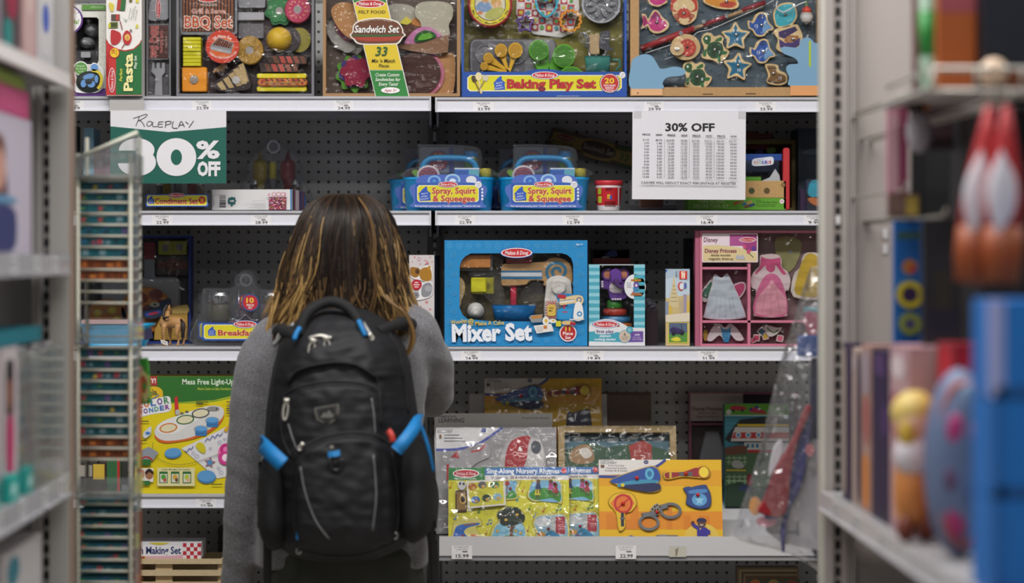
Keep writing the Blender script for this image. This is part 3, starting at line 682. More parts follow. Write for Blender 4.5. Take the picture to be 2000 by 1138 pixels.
b = B(pack); kquad(b, [(645, 875, 645, 886), (656, 874, 656, 885), (668, 872, 668, 883)], BLUE, .005, .002); b.done('gear_loop_tab', label='small blue webbing tab')
b = B(pack); ktube(b, [(648, 886), (650, 902), (660, 911), (670, 905), (671, 888)], .0035, M('19191b', .4), .006); b.done('gear_loop')
b = B(pack); dd = surf(652, 867); tube3(b, [kp(652, 867, dd), kp(652, 867, dd+.007)], [.0045, .0035], b.mi(M('a8a49a', .4, .7)), 10); b.done('rivet')
# side pockets
def pocket(nm, rows_, dep, c, d0=.03):
    b = B(pack); RS = []; mi = b.mi(c)
    rr = cat_rom(rows_, 4, False)
    for y, xl, xr, q in rr:
        RS.append([b.bm.verts.new(kp((xl+xr)/2-(xr-xl)/2*cos(pi*k/16), y+2*MN.noise(Vector((k*.3, y/15, 2))), d0+dep*q*sin(pi*k/16)**.7+.004*MN.noise(Vector((k*.5, y/20, 9))))) for k in range(17)])
    for A, Q in zip(RS, RS[1:]):
        for k in range(16): b.face([A[k], A[k+1], Q[k+1], Q[k]], mi, True)
        b.face([A[16], A[0], Q[0], Q[16]], mi)
    b.face(RS[0], mi); b.face(RS[-1], mi); return b.done(nm)
pocket('side_pocket', [(846, 800, 826, .5), (870, 784, 843, .8), (910, 776, 849, 1), (960, 774, 851, 1), (1010, 776, 849, 1), (1045, 782, 838, .9), (1064, 794, 818, .5)], .17, MESHB)
pocket('side_pocket', [(900, 506, 548, .6), (930, 500, 560, .9), (980, 497, 566, 1), (1030, 499, 566, 1), (1062, 507, 556, .8), (1080, 520, 546, .4)], .17, MESHB)
def strip(nm, pts, w, c, label=None, th=.002):
    """free webbing strip through pack points (px, py, d), w px wide across"""
    b = B(pack); mi = b.mi(c); pr = cat_rom(pts, 5, False); RS = []
    for i, p in enumerate(pr):
        a, q = pr[max(0, i-1)], pr[min(len(pr)-1, i+1)]; t = Vector((q[0]-a[0], q[1]-a[1])); t = t.normalized() if t.length else Vector((0, 1)); nn = Vector((-t.y, t.x))*w/2
        RS.append([b.bm.verts.new(kp(p[0]+s_*nn.x, p[1]+s_*nn.y, p[2]+o)) for s_, o in ((-1, 0), (1, 0), (1, th), (-1, th))])
    for A, Q in zip(RS, RS[1:]):
        for k in range(4): b.face([A[k], A[(k+1) % 4], Q[(k+1) % 4], Q[k]], mi, True)
    b.face(RS[0], mi); b.face(RS[-1], mi); return b.done(nm, label=label)
strip('compression_strap', [(504, 866, .10), (512, 868, .155), (530, 880, .20), (557, 902, .225)], 31, BLUE, 'bright blue left side strap')
strip('compression_strap', [(776, 875, .225), (790, 858, .225), (806, 838, .205), (817, 822, .17), (822, 822, .10)], 25, BLUE, 'bright blue right side strap')
strip('compression_strap_tail', [(819, 824, .15), (829, 850, .15), (838, 880, .15), (846, 922, .14)], 7, BLUE, 'narrow blue strap tail')
strip('strap_tail', [(586, 1022, .21), (587, 1036, .212), (586, 1048, .212)], 9, BLUE, 'short blue strap end')
strip('red_tab', [(759, 836, .215), (766, 845, .222), (769, 858, .222)], 12, M('b3352c', .6), 'small red fabric tab')
for pts in ([(578, 660, .11), (556, 652, .05), (538, 650, -.03), (526, 660, -.13), (524, 700, -.225), (528, 800, -.275), (520, 900, -.26), (500, 985, -.15), (503, 1040, .0)], [(735, 650, .11), (762, 640, .05), (784, 636, -.03), (802, 648, -.13), (808, 700, -.225), (808, 800, -.275), (818, 900, -.26), (842, 985, -.15), (840, 1040, .0)]):
    b = B(pack); pr = cat_rom(pts, 5, False); tube3(b, [kp(*p) for p in pr], [.012 if i < 9 else .016 if i < 22 else .013 for i in range(len(pr))], b.mi(WEB), 10); b.done('shoulder_strap')
strip('hanging_strap', [(509, 905, .10), (512, 980, .06), (514, 1060, .03), (513, 1170, .02)], 17, WEB)
strip('hanging_strap', [(838, 1030, .05), (843, 1080, .03), (846, 1130, .02), (848, 1190, .02)], 17, WEB)
b = B(pack); tube3(b, [kp(*p) for p in cat_rom([(584, 655, .13), (588, 632, .125), (602, 608, .115), (625, 594, .10), (650, 590, .10), (676, 600, .108), (696, 622, .118), (706, 648, .13)], 4, False)], [.0115]*29, b.mi(WEB), 10); b.done('grab_handle')
for pts in ([(574, 664, .152), (579, 650, .146), (585, 640, .140)], [(714, 656, .152), (706, 640, .148), (700, 626, .142)]):
    b = B(pack); tube3(b, [kp(*p) for p in cat_rom(pts, 3, False)], [.0055]*7, b.mi(BLUE), 8); b.done('handle_trim', label='blue trim at the handle end')
b = B(pack); ktube(b, [(697, 616), (712, 636), (726, 658)], .004, M('8d8d8c', .4, .3), .004); b.done('shoulder_zip'); b = B(pack); ktube(b, [(566, 636), (545, 655), (523, 680)], .005, M('8d8d8c', .4, .3), .004); b.done('shoulder_zip')
puller(548, 650, 48, 22, 8); puller(724, 656, -30, 8, 6)
for px, py in ((585, 1072), (772, 1045)):
    b = B(pack); dd = surf(px, py)+.006; tube3(b, [kp(px+4.5*cos(2*pi*k/14), py+6*sin(2*pi*k/14), dd) for k in range(14)], [.0022]*14, b.mi(M('8f8f90', .3, .7)), 8, True); b.done('eyelet')
# ---------------- top shelf ----------------
C1, C2, C3, C4, C5 = (0, 0, .2505), (330, 0, .1757), (620, 0, .1757), (890, 0, .1757), (1220, 0, .21)
C6, C7, C8 = (120, 190, .2548), (740, 190, .2548), (1150, 190, .2548)
def Q(T, oz=0.0, c=None, vs=1.0):
    b = B(T, oz, vs); return b.crop(*c) if c else b
def pane(T, x0, y0, x1, y1, d, c=None, mat=None, name='clear_window', r=0):
    b = Q(T, d, c); b.R(x0, y0, x1, y1, mat or FILM, r=r); return b.done(name)
def leafy(cx, cy, r, k, n, ph=0):
    return [(cx+r*(1+k*sin(n*2*pi*i/90+ph))*cos(2*pi*i/90), cy+r*(1+k*sin(n*2*pi*i/90+ph))*sin(2*pi*i/90)) for i in range(90)]
SY = 6.615
# insect sound toy
T = thing('toy_box', 'white, green and purple boxed insect toy at the left end of the top shelf', 'toy box', 165, 188, SY)
b = Q(T, 0, C1); b.frame(380, 38, 825, 748, [(545, 135), (560, 135), (755, 135), (770, 150), (770, 470), (755, 500), (545, 500), (530, 480), (530, 150)], 'e2e0d8', 0, .002)
b.box(380, 38, 384, 748, .002, .09, 'e2e0d8'); b.box(821, 38, 825, 748, .002, .09, 'd6d4cc'); b.box(384, 38, 821, 42, .002, .09, '6ea045'); b.box(384, 744, 821, 748, .002, .09, '5a2d7c'); b.box(384, 42, 821, 744, .086, .09, '4a494a')
for i in range(70): b.E(random.uniform(775, 822), random.uniform(90, 600), 3, 3, random.choice(('a8a89a', 'c2c4b2', '9ab070')), n=6)
b.R(640, 38, 825, 78, '5c9440'); b.T_('OPEN & PLAY!', 760, 57, 13, 'c8e0b8', w=100); b.R(380, 690, 825, 748, '56287a')
b.E(520, 155, 130, 118, '5a2a80'); b.E(518, 153, 118, 106, 'f0eeee'); b.T_('Me!', 588, 170, 36, '79a836', w=62, bold=.03, shear=.2)
for x, y in ((570, 92), (600, 75), (590, 105), (612, 100), (560, 118)): b.E(x, y, 5, 5, '7a7078', n=8)
b.E(568, 92, 12, 14, 'c8506a', n=10); b.done('printed_carton')
b = Q(T, .08, C1); b.dome(690, 210, 70, 60, .05, 'a8a9ae'); b.dome(650, 320, 60, 50, .05, '9a9ba0'); b.R(560, 380, 770, 480, '3e3e42', .03, 10); b.R(615, 395, 690, 440, 'b5b6ba', .045, 8); b.done('toy_insect_body')
b = Q(T, -.007, C1); b.SM([(545, 480), (575, 500), (590, 560), (600, 640), (560, 690), (540, 690)], 'f0eeee', .002); b.SM([(545, 490), (568, 510), (580, 580), (590, 640), (560, 685), (540, 680)], 'a82c36', .004)
b.E(635, 535, 58, 56, 'f0eeee', .002); b.at(-.0095); b.E(635, 535, 50, 48, '5e9a45')
for i, t in enumerate(('Bring the', 'Fun Sounds', 'to Life')): b.T_(t, 635, 515+i*22, 12, 'eef6e6', w=(60, 74, 42)[i])
b.done('printed_sticker')
b = Q(T, -.0065, C1); b.SM([(600, 720), (588, 670), (620, 600), (690, 555), (730, 490), (800, 530), (815, 600), (800, 690), (740, 725)], 'f2f2f2', .002); b.at(-.0085); b.dome(700, 640, 105, 85, .012, '26302f'); b.at(-.019)
for x, y, rx, ry, ro in ((660, 655, 22, 30, 10), (700, 600, 45, 20, -15), (720, 660, 30, 26, 0), (745, 530, 30, 28, 10), (760, 620, 14, 30, 0)): b.E(x, y, rx, ry, '6796cf', .001, ro)
b.S([(725, 552), (775, 565), (800, 610), (792, 665), (770, 695)], 22, 'd9c83c', .001, sm=4); b.done('toy_beetle', label='blue and black striped beetle')
pane(T, 530, 135, 770, 500, .003, C1)
# pasta box
T = thing('pasta_box', 'tall white and green pasta play set carton overhanging the shelf', 'toy box', 243, 188, 6.565)
b = Q(T, 0, C1); b.box(828, -160, 1105, 745, 0, .33, 'dad8d4'); b.R(828, -160, 1105, 742, 'ece9e4')
b.P([(828, 300), (850, 340), (905, 378), (975, 392), (1040, 378), (1085, 340), (1105, 305), (1105, 742), (828, 742)], 'b32a2c'); b.P([(828, 318), (850, 352), (905, 388), (900, 742), (828, 742)], 'c23030'); b.P([(905, 388), (975, 402), (1040, 388), (1085, 352), (1105, 318), (1105, 738), (905, 738)], '206c36')
for i in range(22): b.R(830, 400+i*9, 850, 404+i*9, 'b5221f')
b.E(893, 412, 40, 42, 'c22a2a'); b.E(893, 412, 34, 36, 'eac628'); b.T_('58', 883, 402, 26, 'b03020', rot=-90, w=34, bold=.02); b.T_('PIECES', 908, 412, 10, 'b03020', rot=-90, w=40)
b.T_('Perfect', 943, 584, 22, 'd6d84a', w=100, rot=-90, shear=.2, bold=.02); b.T_('Pasta', 1000, 564, 66, 'efe7a2', w=292, rot=-90, bold=.035, out=('1b5228', .02)); b.T_('Play Set', 1056, 484, 20, 'eef4e6', w=100, rot=-90, bold=.015)
b.E(874, 625, 27, 96, 'f0ecec'); b.E(874, 625, 23, 90, 'c2262c'); b.T_('Melissa & Doug', 874, 625, 20, 'f6f0f0', w=150, rot=-90, shear=.2)
b.SM([(865, 250), (875, 232), (905, 240), (938, 258), (946, 300), (925, 335), (892, 350), (866, 330)], 'b82a30'); b.SM([(960, 275), (985, 238), (1015, 255), (1028, 300), (1010, 345), (985, 350), (962, 320)], 'b82a30'); b.E(994, 292, 22, 26, 'e0b85a'); b.S([(975, 340), (950, 378)], 7, '8d1f22'); b.S([(985, 300), (1000, 280), (992, 310), (1004, 300)], 4, 'c84a2a')
b.R(868, 112, 935, 160, '5a4840'); b.R(905, 112, 930, 160, 'b84038'); b.R(860, 172, 920, 218, '6d7434'); b.R(868, 180, 912, 210, '3f4a22'); b.E(855, 200, 9, 22, 'c8c832'); b.S([(938, 165), (955, 232)], 7, '8c3a3e')
b.R(920, -5, 980, 82, '2c6a34', rot=6); b.R(915, -5, 942, 80, 'b0392e', rot=6); b.SM([(850, 30), (870, 22), (890, 40), (885, 85), (865, 85)], 'd9c84a'); b.E(1020, 5, 12, 14, '6a5a30'); b.E(1072, 8, 12, 16, 'd8cf40'); b.E(1070, 205, 10, 16, 'd4cc48'); b.E(1022, 238, 10, 10, '7b7268')
for x, y, t in ((1012, 105, 'don\'t forget'), (1032, 110, 'the sauce'), (1048, 92, 'serving'), (1062, 120, '2 kinds of fillings!')): b.T_(t, x, y, 10, '6b7a68', w=90, rot=-80)
for i in range(4): b.S([(965+i*8, 140+8*i), (985+i*3, 175-8*i)], 2.5, '8a9a80')
b.done('printed_carton')
# BBQ set, narrow end
def bbq_strip(b, x0, y0, x1, y1, n=14):
    w = (x1-x0)/n
    for i in range(n): b.R(x0+i*w, y0, x0+i*w+w*.55, y1, '8a4a24')
T = thing('barbecue_set', 'grey barbecue set turned end-on beside the pasta carton', 'toy box', 309, 188, SY+.01)
b = Q(T, 0, C1); b.tray(1142, -160, 1330, 748, 0, .3, 9, '77777b', '565458'); b.done('carton')
b = Q(T, .03, C1); b.R(1151, -155, 1321, 742, '5b595d', .004); b.at(.026); b.P([(1175, -160), (1300, -160), (1310, 20), (1310, 140), (1290, 155), (1160, 155), (1145, 140), (1160, 20), (1190, -20)], '8f8f94', .012, 6); b.done('toy_spatula')
b = Q(T, .026, C1); b.P([(1178, 485), (1198, 485), (1200, 528), (1212, 528), (1214, 485), (1240, 485), (1242, 528), (1254, 528), (1256, 485), (1280, 485), (1282, 560), (1258, 590), (1262, 742), (1198, 742), (1204, 590), (1176, 560)], '97979c', .01, 4); b.done('toy_fork')
b = Q(T, .014, C1); b.R(1148, 186, 1312, 460, '7a7a7c', .002, 10); b.at(.012); b.R(1154, 192, 1308, 455, '3a1d18', r=8)
for i in range(12): b.R(1156, 198+i*21, 1306, 207+i*21, '5d2a22')
b.T_('BBQ Set', 1202, 322, 56, 'a53a34', w=245, rot=90, bold=.02, out=('d8a8a2', .03)); b.T_('Grill & Serve', 1258, 322, 22, 'b04a42', w=170, rot=90, bold=.01, out=('cfa39c', .02)); b.T_('WOODEN', 1292, 322, 12, 'd2b0a8', w=90, rot=90)
b.E(1230, 65, 21, 76, 'd8d0d0'); b.E(1230, 65, 17, 70, 'b8202a'); b.T_('Melissa & Doug', 1230, 65, 14, 'f2e8e8', w=115, rot=90, shear=.2); b.done('printed_label')
pane(T, 1151, -150, 1321, 742, .003, C1)
# BBQ set, front
T = thing('barbecue_set', 'open-faced barbecue set showing wooden hot dog, cheese and grilled food', 'toy box', 478, 188, SY)
b = Q(T, 0, C2); b.tray(82, -380, 1612, 1066, 0, .075, 26, '74747a', '3d2c30'); b.done('carton')
b = Q(T, .045, C2); b.R(110, -360, 745, 372, '7d7d84', .012, 30); b.at(.033); b.R(130, -340, 722, 344, '1a1211', r=22)
bbq_strip(b, 140, -330, 716, 335, 16); b.T_('WOODEN', 428, 40, 28, 'cfc3ba', w=188, bold=.015); b.T_('Grill & Serve', 426, 110, 50, 'c06a58', w=380, bold=.015, out=('efe2da', .03)); b.T_('BBQ Set', 425, 232, 120, 'c4511f', w=530, bold=.02, out=('f0e3da', .045)); b.E(420, -20, 110, 34, 'f0e6e6'); b.E(420, -20, 98, 26, 'c03028'); b.done('printed_sign')
for y in (440, 604):
    b = Q(T, .07, C2); b.tube([(150, y+45, .04), (345, y+45, .04)], 0.1, 'd7cf16'); 
    for k in range(4): b.R(146, y-34+k*40, 346, y+4+k*40, 'd6ce14', .05, 6, 6)
    b.at(.0195)
    for k in range(4):
        for xx in range(12): b.E(155+xx*16, y-6+k*40+(6 if xx % 2 else 0), 2.4, 2.4, 'b7ae10', n=6)
    b.done('toy_corn')
b = Q(T, .07, C2); b.R(132, 738, 410, 1012, 'ee9512', .045, 18, 8); b.at(.024); b.E(268, 876, 48, 48, '9a8f84', .002); b.done('toy_cheese_slice')
b = Q(T, .02, C2); b.E(588, 512, 188, 186, 'c8361f', .003); b.at(.017); b.E(588, 512, 178, 176, 'd03c20'); b.R(412, 452, 768, 456, 'e9a08c'); b.R(412, 518, 768, 522, 'e9a08c'); b.E(588, 520, 135, 118, 'db6420')
b.T_('20-Piece Set', 588, 395, 32, 'f6e6dc', w=220, bold=.02, arc=(170, 1)); b.T_('Cardboard Box Doubles as Grill', 592, 636, 26, 'f6e6dc', w=330, bold=.012, arc=(190, 0))
b.P([(455, 500), (545, 410), (715, 470), (685, 590), (455, 540)], '8a8a8e'); b.P([(480, 492), (548, 418), (705, 474), (680, 532)], '281a18')
for i in range(7): b.S([(500+i*28, 498+i*5), (552+i*22, 425+i*8)], 10, '9a4a28')
b.P([(455, 512), (682, 560), (680, 596), (455, 545)], 'a5a6aa'); b.done('round_sticker', label='round orange-red 20-Piece Set sticker')
b = Q(T, .07, C2); b.P([(480, 690), (640, 690), (600, 830), (560, 840), (470, 770)], '2f2124', .03, 8); b.at(.04)
for i in range(3): b.S([(475+i*45, 790-i*10), (590+i*20, 690+i*10)], 26, 'a58058')
b.done('toy_steak_strip')
b = Q(T, .06, C2); b.SM([(480, 930), (560, 860), (660, 790), (770, 710), (830, 720), (880, 830), (905, 930), (870, 985), (740, 1000), (560, 1005)], '2a1d20', .035); b.at(.025)
for i, (x0, x1) in enumerate(((520, 630), (590, 715), (650, 800), (700, 860), (760, 880))):
    b.P([(x0, 925-i*52), (x0+58, 890-i*50), (x1, 985-i*22), (x1-56, 992-i*20)], 'b59a6a')
b.E(738, 882, 44, 44, 'b9b4b2', .002); b.done('toy_kebab_meat')
b = Q(T, .06, C2); b.E(888, 548, 150, 160, 'a8802e', .03, bev=10); b.at(.03)
for i in range(60):
    a, r = random.uniform(0, 6.28), random.uniform(45, 140); b.E(888+r*cos(a), 548+r*sin(a), 6, 8, random.choice(('c9a338', '7d5a20', '8f6c28', 'd9b64a')), n=7)
b.E(885, 548, 44, 44, '9b9490', .001); b.done('toy_burger_patty')
b = Q(T, .07, C2); b.R(745, 115, 1040, 205, 'aaaab0', .02, 6, 6); b.R(750, -100, 1050, 60, '8a8a90', .012, 20); b.R(750, 210, 1030, 400, '6a686e', .008, 12); b.done('toy_tongs')
b = Q(T, .07, C2); b.P(leafy(1215, 95, 160, .10, 7), '256a3a', .012); b.at(.058); b.P(leafy(1215, 95, 130, .10, 7), '2c7a42', .003); b.at(.055); b.E(1210, 97, 42, 42, '9a9490', .001); b.done('toy_lettuce')
b = Q(T, .07, C2); b.E(1420, 90, 148, 152, 'a82a48', .03, bev=8); b.at(.04); b.E(1420, 90, 128, 132, 'b8305a')
for i in range(12):
    a = i*pi/6+.2; b.E(1420+90*cos(a), 90+90*sin(a), 7, 13, 'd99a5a', rot=math.degrees(a)+90, n=10)
b.E(1418, 88, 44, 44, '9a9290', .001); b.done('toy_tomato')
b = Q(T, .07, C2); b.E(1430, 420, 130, 140, '9a8e34', .012); b.done('toy_bun')
b = Q(T, .06, C2); b.E(1330, 420, 118, 138, '2b2026', .012); b.done('toy_black_slice')
b = Q(T, .055, C2); b.dome(1210, 420, 145, 142, .04, 'd9b030'); b.at(.0155); b.done('toy_bun_half')
b = Q(T, .07, C2)
for (x0, y0, x1, y1) in ((1080, 605, 1540, 700), (990, 690, 1440, 790)):
    b.at(.07); b.P([(x0, y0), (x1, y0), (x1-30, y1), (x0+20, y1)], '33241f', .035); b.at(.035)
    for i in range(5): q = x0+55+i*76; b.P([(q, y0+8), (q+52, y0+8), (q+84, y1-8), (q+34, y1-8)], ('6a3f28', 'b0453a', 'b85044', '8c4a34', '6d4028')[i])
b.done('toy_ribs')
b = Q(T, .07, C2); b.R(968, 810, 1522, 862, 'ded016', .045, 20, 6); b.R(968, 952, 1524, 1008, 'ded016', .045, 20, 6); b.done('toy_hot_dog_bun')
b = Q(T, .06, C2); b.R(978, 868, 1532, 952, 'cf7f3c', .042, 40, 12); b.at(.018)
for i in range(3): b.E(1070+i*165, 888, 55, 16, 'b0402c')
for i in range(8): b.P([(1060+i*60, 868), (1078+i*60, 868), (1098+i*60, 898), (1080+i*60, 898)], '3a2418')
b.S([(1030, 925), (1050, 905), (1110, 915), (1200, 910), (1300, 918), (1420, 906), (1480, 915)], 12, '8d7a2c', sm=4); b.E(1028, 912, 15, 18, 'a8342a'); b.E(1478, 915, 15, 18, 'a8342a')
for i in range(5): b.E(1080+i*85, 928, 22, 7, 'a8342a')
b.done('toy_hot_dog')
pane(T, 108, -350, 1586, 1040, .004, C2)
# felt sandwich set
T = thing('sandwich_set', 'felt sandwich set in an open wood-brown box with a diagonal yellow band', 'toy box', 763, 188, SY)
b = Q(T, 0, C3); b.tray(60, -330, 1585, 1070, 0, .07, 34, 'a07b54', '55453a'); b.done('box')
b = Q(T, .06, C3); b.SM([(105, 260), (160, 220), (300, 360), (480, 440), (470, 560), (300, 560), (160, 470)], 'a9a59c', .006); b.SM([(100, 280), (110, 380), (210, 500), (330, 570), (420, 500), (300, 420)], '98958e', .012); b.done('felt_bread_slice')
b = Q(T, .05, C3); b.SM([(185, 245), (230, 250), (330, 390), (380, 440), (300, 430), (200, 330)], '8a4560', .006); b.done('felt_onion')
b = Q(T, .045, C3); b.SM([(150, 90), (240, 20), (380, 30), (440, 120), (440, 330), (400, 420), (330, 400), (240, 320), (170, 200)], 'b88658f', .02); b.at(.025)
for i in range(26): b.E(random.uniform(190, 420), random.uniform(50, 380), 6, 9, 'ead6b8', rot=random.uniform(0, 180), n=8)
b.done('felt_bun')
b = Q(T, .06, C3); b.P(leafy(400, 800, 195, .10, 9, .4), '5c9a3af', .008); b.done('felt_lettuce')
b = Q(T, .052, C3); b.P(leafy(410, 790, 170, .10, 7), '4c3a78f', .006); b.done('felt_cabbage')
b = Q(T, .046, C3); b.P(leafy(420, 790, 160, .12, 6, 1), '8c2540f', .006); b.done('felt_tomato')
b = Q(T, .06, C3); b.SM([(770, 60), (900, 20), (1060, 60), (1080, 200), (1000, 260), (800, 240)], 'a8a496f', .01); b.done('felt_bread_slice')
b = Q(T, .055, C3); b.SM([(1090, 60), (1180, 5), (1400, 5), (1500, 60), (1500, 180), (1460, 260), (1450, 400), (1200, 400), (1140, 230), (1090, 170)], 'b5b09ef', .02); b.done('felt_bread_slice')
b = Q(T, .05, C3); b.P([(905, 240), (985, 165), (1050, 220), (1000, 260)], 'cfc23a', .006); b.P([(1050, 200), (1110, 168), (1160, 190), (1200, 260), (1120, 280), (1040, 250)], 'b8752e', .006); b.done('felt_cheese')
b = Q(T, .045, C3); b.P([(920, 280), (1020, 250), (1150, 290), (1050, 390), (930, 400)], '5a3a2cf', .008); b.done('felt_meat')
b = Q(T, .036, C3); b.SM([(970, 475), (1010, 390), (1120, 300), (1240, 290), (1330, 340), (1370, 390), (1150, 470)], 'c07aa6f', .006); b.at(.03); b.SM([(1080, 455), (1100, 370), (1200, 325), (1290, 350), (1320, 400), (1200, 450)], '2f5a2cf', .004); b.at(.026); b.SM([(1120, 440), (1150, 380), (1240, 360), (1280, 390), (1250, 420)], '63a83af', .003); b.done('felt_pickle')
b = Q(T, .04, C3); b.P([(880, 490), (1160, 470), (1465, 370), (1450, 570), (1290, 590), (1050, 560), (880, 520)], '8a6850f', .014); b.done('felt_crust')
b = Q(T, .055, C3); b.SM([(1260, 600), (1460, 570), (1530, 640), (1510, 1000), (1380, 1050), (1180, 1050)], 'b5885af', .012); b.done('felt_toast')
b = Q(T, .043, C3); b.E(1150, 810, 260, 262, 'c0728af', .006); b.done('felt_ham')
b = Q(T, .037, C3); b.E(1120, 800, 250, 240, '4a322cf', .006); b.done('felt_roast_beef')
b = Q(T, -.001, C3); tl = lambda y: 385+(y+20)*.2365; tr = lambda y: 765+(y+20)*.2365
def band(y0, y1, c): b.P([(tl(y0)+8, y0), (tr(y0)-10, y0), (tr(y1)-10, y1), (tl(y1)+8, y1)], c)
b.P([(tl(-330), -330), (tr(-330), -330), (tr(1076), 1076), (tl(1076), 1076)], 'e6e4e0', .0015); b.at(-.003); band(-330, 30, '2c7a34'); band(30, 240, 'dcc02c'); band(480, 776, 'dcc02c'); band(782, 1072, '2c8238')
b.E(585, 42, 165, 46, 'f0eaea'); b.E(585, 42, 156, 39, 'bc2028'); b.T_('Melissa & Doug', 585, 42, 34, 'f6eeee', w=255, shear=.2, bold=.01)
b.T_('FELT FOOD', 608, 136, 34, '2b2410', w=300, bold=.02); bun = [(362, 395), (390, 350), (400, 280), (480, 225), (680, 198), (880, 235), (950, 320), (955, 360), (982, 390), (950, 420), (900, 485), (800, 495), (480, 495), (400, 440)]
b.SM(bun, 'ece8e0'); b.SM([(375, 395), (402, 350), (412, 285), (490, 235), (680, 210), (870, 245), (938, 320), (942, 362), (966, 390), (938, 415), (888, 475), (800, 484), (490, 484), (412, 432)], '6a3b22'); b.SM([(375, 395), (450, 385), (600, 388), (800, 385), (966, 392), (800, 408), (560, 412)], '2c5a2c'); b.SM([(400, 425), (560, 412), (800, 412), (940, 405), (860, 450), (560, 458)], 'a83a26')
for i in range(18): b.E(500+i*19, 238-22*sin(pi*i/17)+random.uniform(-4, 8), 4, 6, 'e8dcc0', n=6)
b.T_('Sandwich Set', 660, 325, 76, 'f2f0ec', w=500, bold=.02, shear=.2, out=('4a2a18', .03)); b.T_('33', 712, 572, 96, '22592c', w=140, bold=.02, shear=.2); b.T_("Mix 'n Match", 732, 676, 38, '20200e', w=260, bold=.012, shear=.2); b.T_('Pieces', 740, 730, 36, '20200e', w=115, bold=.012, shear=.2)
for i, t in enumerate(('Create Custom', 'Sandwiches for', 'Every Taste!')): b.T_(t, 778+i*6, 832+i*52, 36, 'eef4ea', w=(264, 280, 215)[i], shear=.2, bold=.01)
b.E(812, 1005, 104, 34, 'f2eeee'); b.T_('Ages 3+', 812, 1005, 30, 'a82438', w=138, shear=.25, bold=.015); b.done('printed_band', label='diagonal printed cardboard band')
pane(T, 94, -300, 1551, 1036, .002, C3)
# baking play set
T = thing('baking_set', 'blue-edged baking play set with yellow spoons and green cups', 'toy box', 1064, 190, SY)
b = Q(T, 0, C4); b.tray(66, -900, 1902, 1075, .003, .09, 26, '1c4ea2', '787022'); b.done('carton')
b = Q(T, .002, C4); b.R(78, 798, 1902, 1075, '174a9e', .004); b.at(-.0022); b.SM([(800, 800), (850, 778), (990, 768), (1120, 780), (1170, 800)], '174a9e', .0); b.P([(130, 865), (160, 835), (1810, 835), (1846, 865), (1846, 975), (1810, 1010), (160, 1015), (130, 985)], 'f2ecd0'); b.P([(140, 868), (165, 843), (1806, 843), (1838, 868), (1838, 972), (1806, 1002), (165, 1006), (140, 980)], 'd8cf22')
logo(b, 990, 836, 142, 36); house(b, 420, 860, 550, 1002); b.T_('Baking Play Set', 1065, 932, 92, 'b92a28', w=985, bold=.03, out=('7d1c3a', .025))
b.star(1712, 925, 116, '24406e', n=22, k=.93); b.E(1712, 925, 104, 104, 'f0e8e8'); b.E(1712, 925, 98, 98, 'bb2a2e'); b.T_('20', 1708, 898, 56, 'e8c62c', w=108, bold=.03, out=('7d1a1a', .02))
for i, t in enumerate(('FOOD-GRADE', 'BAKING', 'TOOLS')): b.T_(t, 1710, 950+i*26, 19, 'f6ecec', w=(130, 96, 84)[i], bold=.015)
b.E(1852, 835, 34, 36, 'e4e2e4'); b.T_('AGES', 1852, 826, 13, '55545c', w=48); b.T_('3+', 1852, 850, 15, '55545c', w=26)
b.E(205, 880, 28, 42, '4a3a20', rot=-20); b.S([(212, 905), (272, 1030)], 14, '7a5a30'); b.E(255, 850, 36, 46, 'e2d2a0'); b.S([(258, 890), (285, 1040)], 20, 'dcc890'); b.P([(300, 830), (370, 845), (350, 905), (300, 895)], 'c9c1a8'); b.S([(320, 895), (250, 1020)], 12, '8a7a58')
b.T_('ASSEMBLED IN CHINA  MEASURES 15', 1250, 1068, 10, 'c8d4ea', w=260); b.done('printed_front')
b = Q(T, .08, C4); b.E(384, 40, 250, 250, 'a82c2a', .05, bev=14); b.at(.03); b.E(384, 40, 220, 228, 'd9c920'); b.E(384, 40, 176, 180, '20303a'); b.E(384, 40, 168, 172, 'd0c8b0'); b.SM([(225, 60), (290, 0), (380, 20), (400, 100), (330, 120), (250, 110)], '7a94b8'); b.E(330, -10, 40, 30, 'c89a6c'); b.E(455, 25, 52, 55, 'd8a878'); b.SM([(395, 0), (450, -50), (510, 0), (500, 60), (470, -5), (410, 40)], 'c8a050'); b.SM([(340, 130), (420, 80), (520, 70), (540, 130), (440, 200), (340, 190)], 'b5b45a'); b.E(270, 130, 30, 20, 'c87a4a')
b.T_('Mix - Pour - Measure - Play - Flip', 384, 246, 22, '3a3410', w=520, bold=.01, arc=(200, 0)); b.done('mixing_bowl', label='round red and yellow printed bowl')
b = Q(T, .085, C4)
rows = [(-80+i*78) for i in range(6)]
cl = [(690, -100), (1380, -100), (1390, 60), (1310, 340), (1190, 385), (880, 350), (740, 240), (680, 120)]
b.P(cl, 'd9d4d2', .004); b.at(.081)
for j in range(6):
    for i in range(9):
        x, y = 700+i*80-j*2, -90+j*78+i*4
        inside = (y+76 < 360-(max(0, 880-x))*.9) and (x+80 < 1385-(max(0, y-20))*.25)
        if not inside: continue
        if (i+j) % 2 == 0: b.P([(x, y), (x+78, y+4), (x+76, y+80), (x-2, y+76)], 'b5303a')
        c = ('cfc03a', '5f9a4a', 'e8e4e0', '4f8f9a')[(i*3+j*2) % 4]; b.E(x+38, y+40, 24, 24, c, n=12)
b.done('checked_cloth', label='red and white checked cloth with cupcakes')
b = Q(T, .07, C4); b.star(778, 235, 112, '5a3488', .0, rot=2); b.bm.clear(); b.S([(778+(105 if i % 2 == 0 else 58)*cos(RD(-90+i*36)), 235+(105 if i % 2 == 0 else 58)*1.08*sin(RD(-90+i*36))) for i in range(10)], 24, '553088', .02, True); b.done('star_cutter')
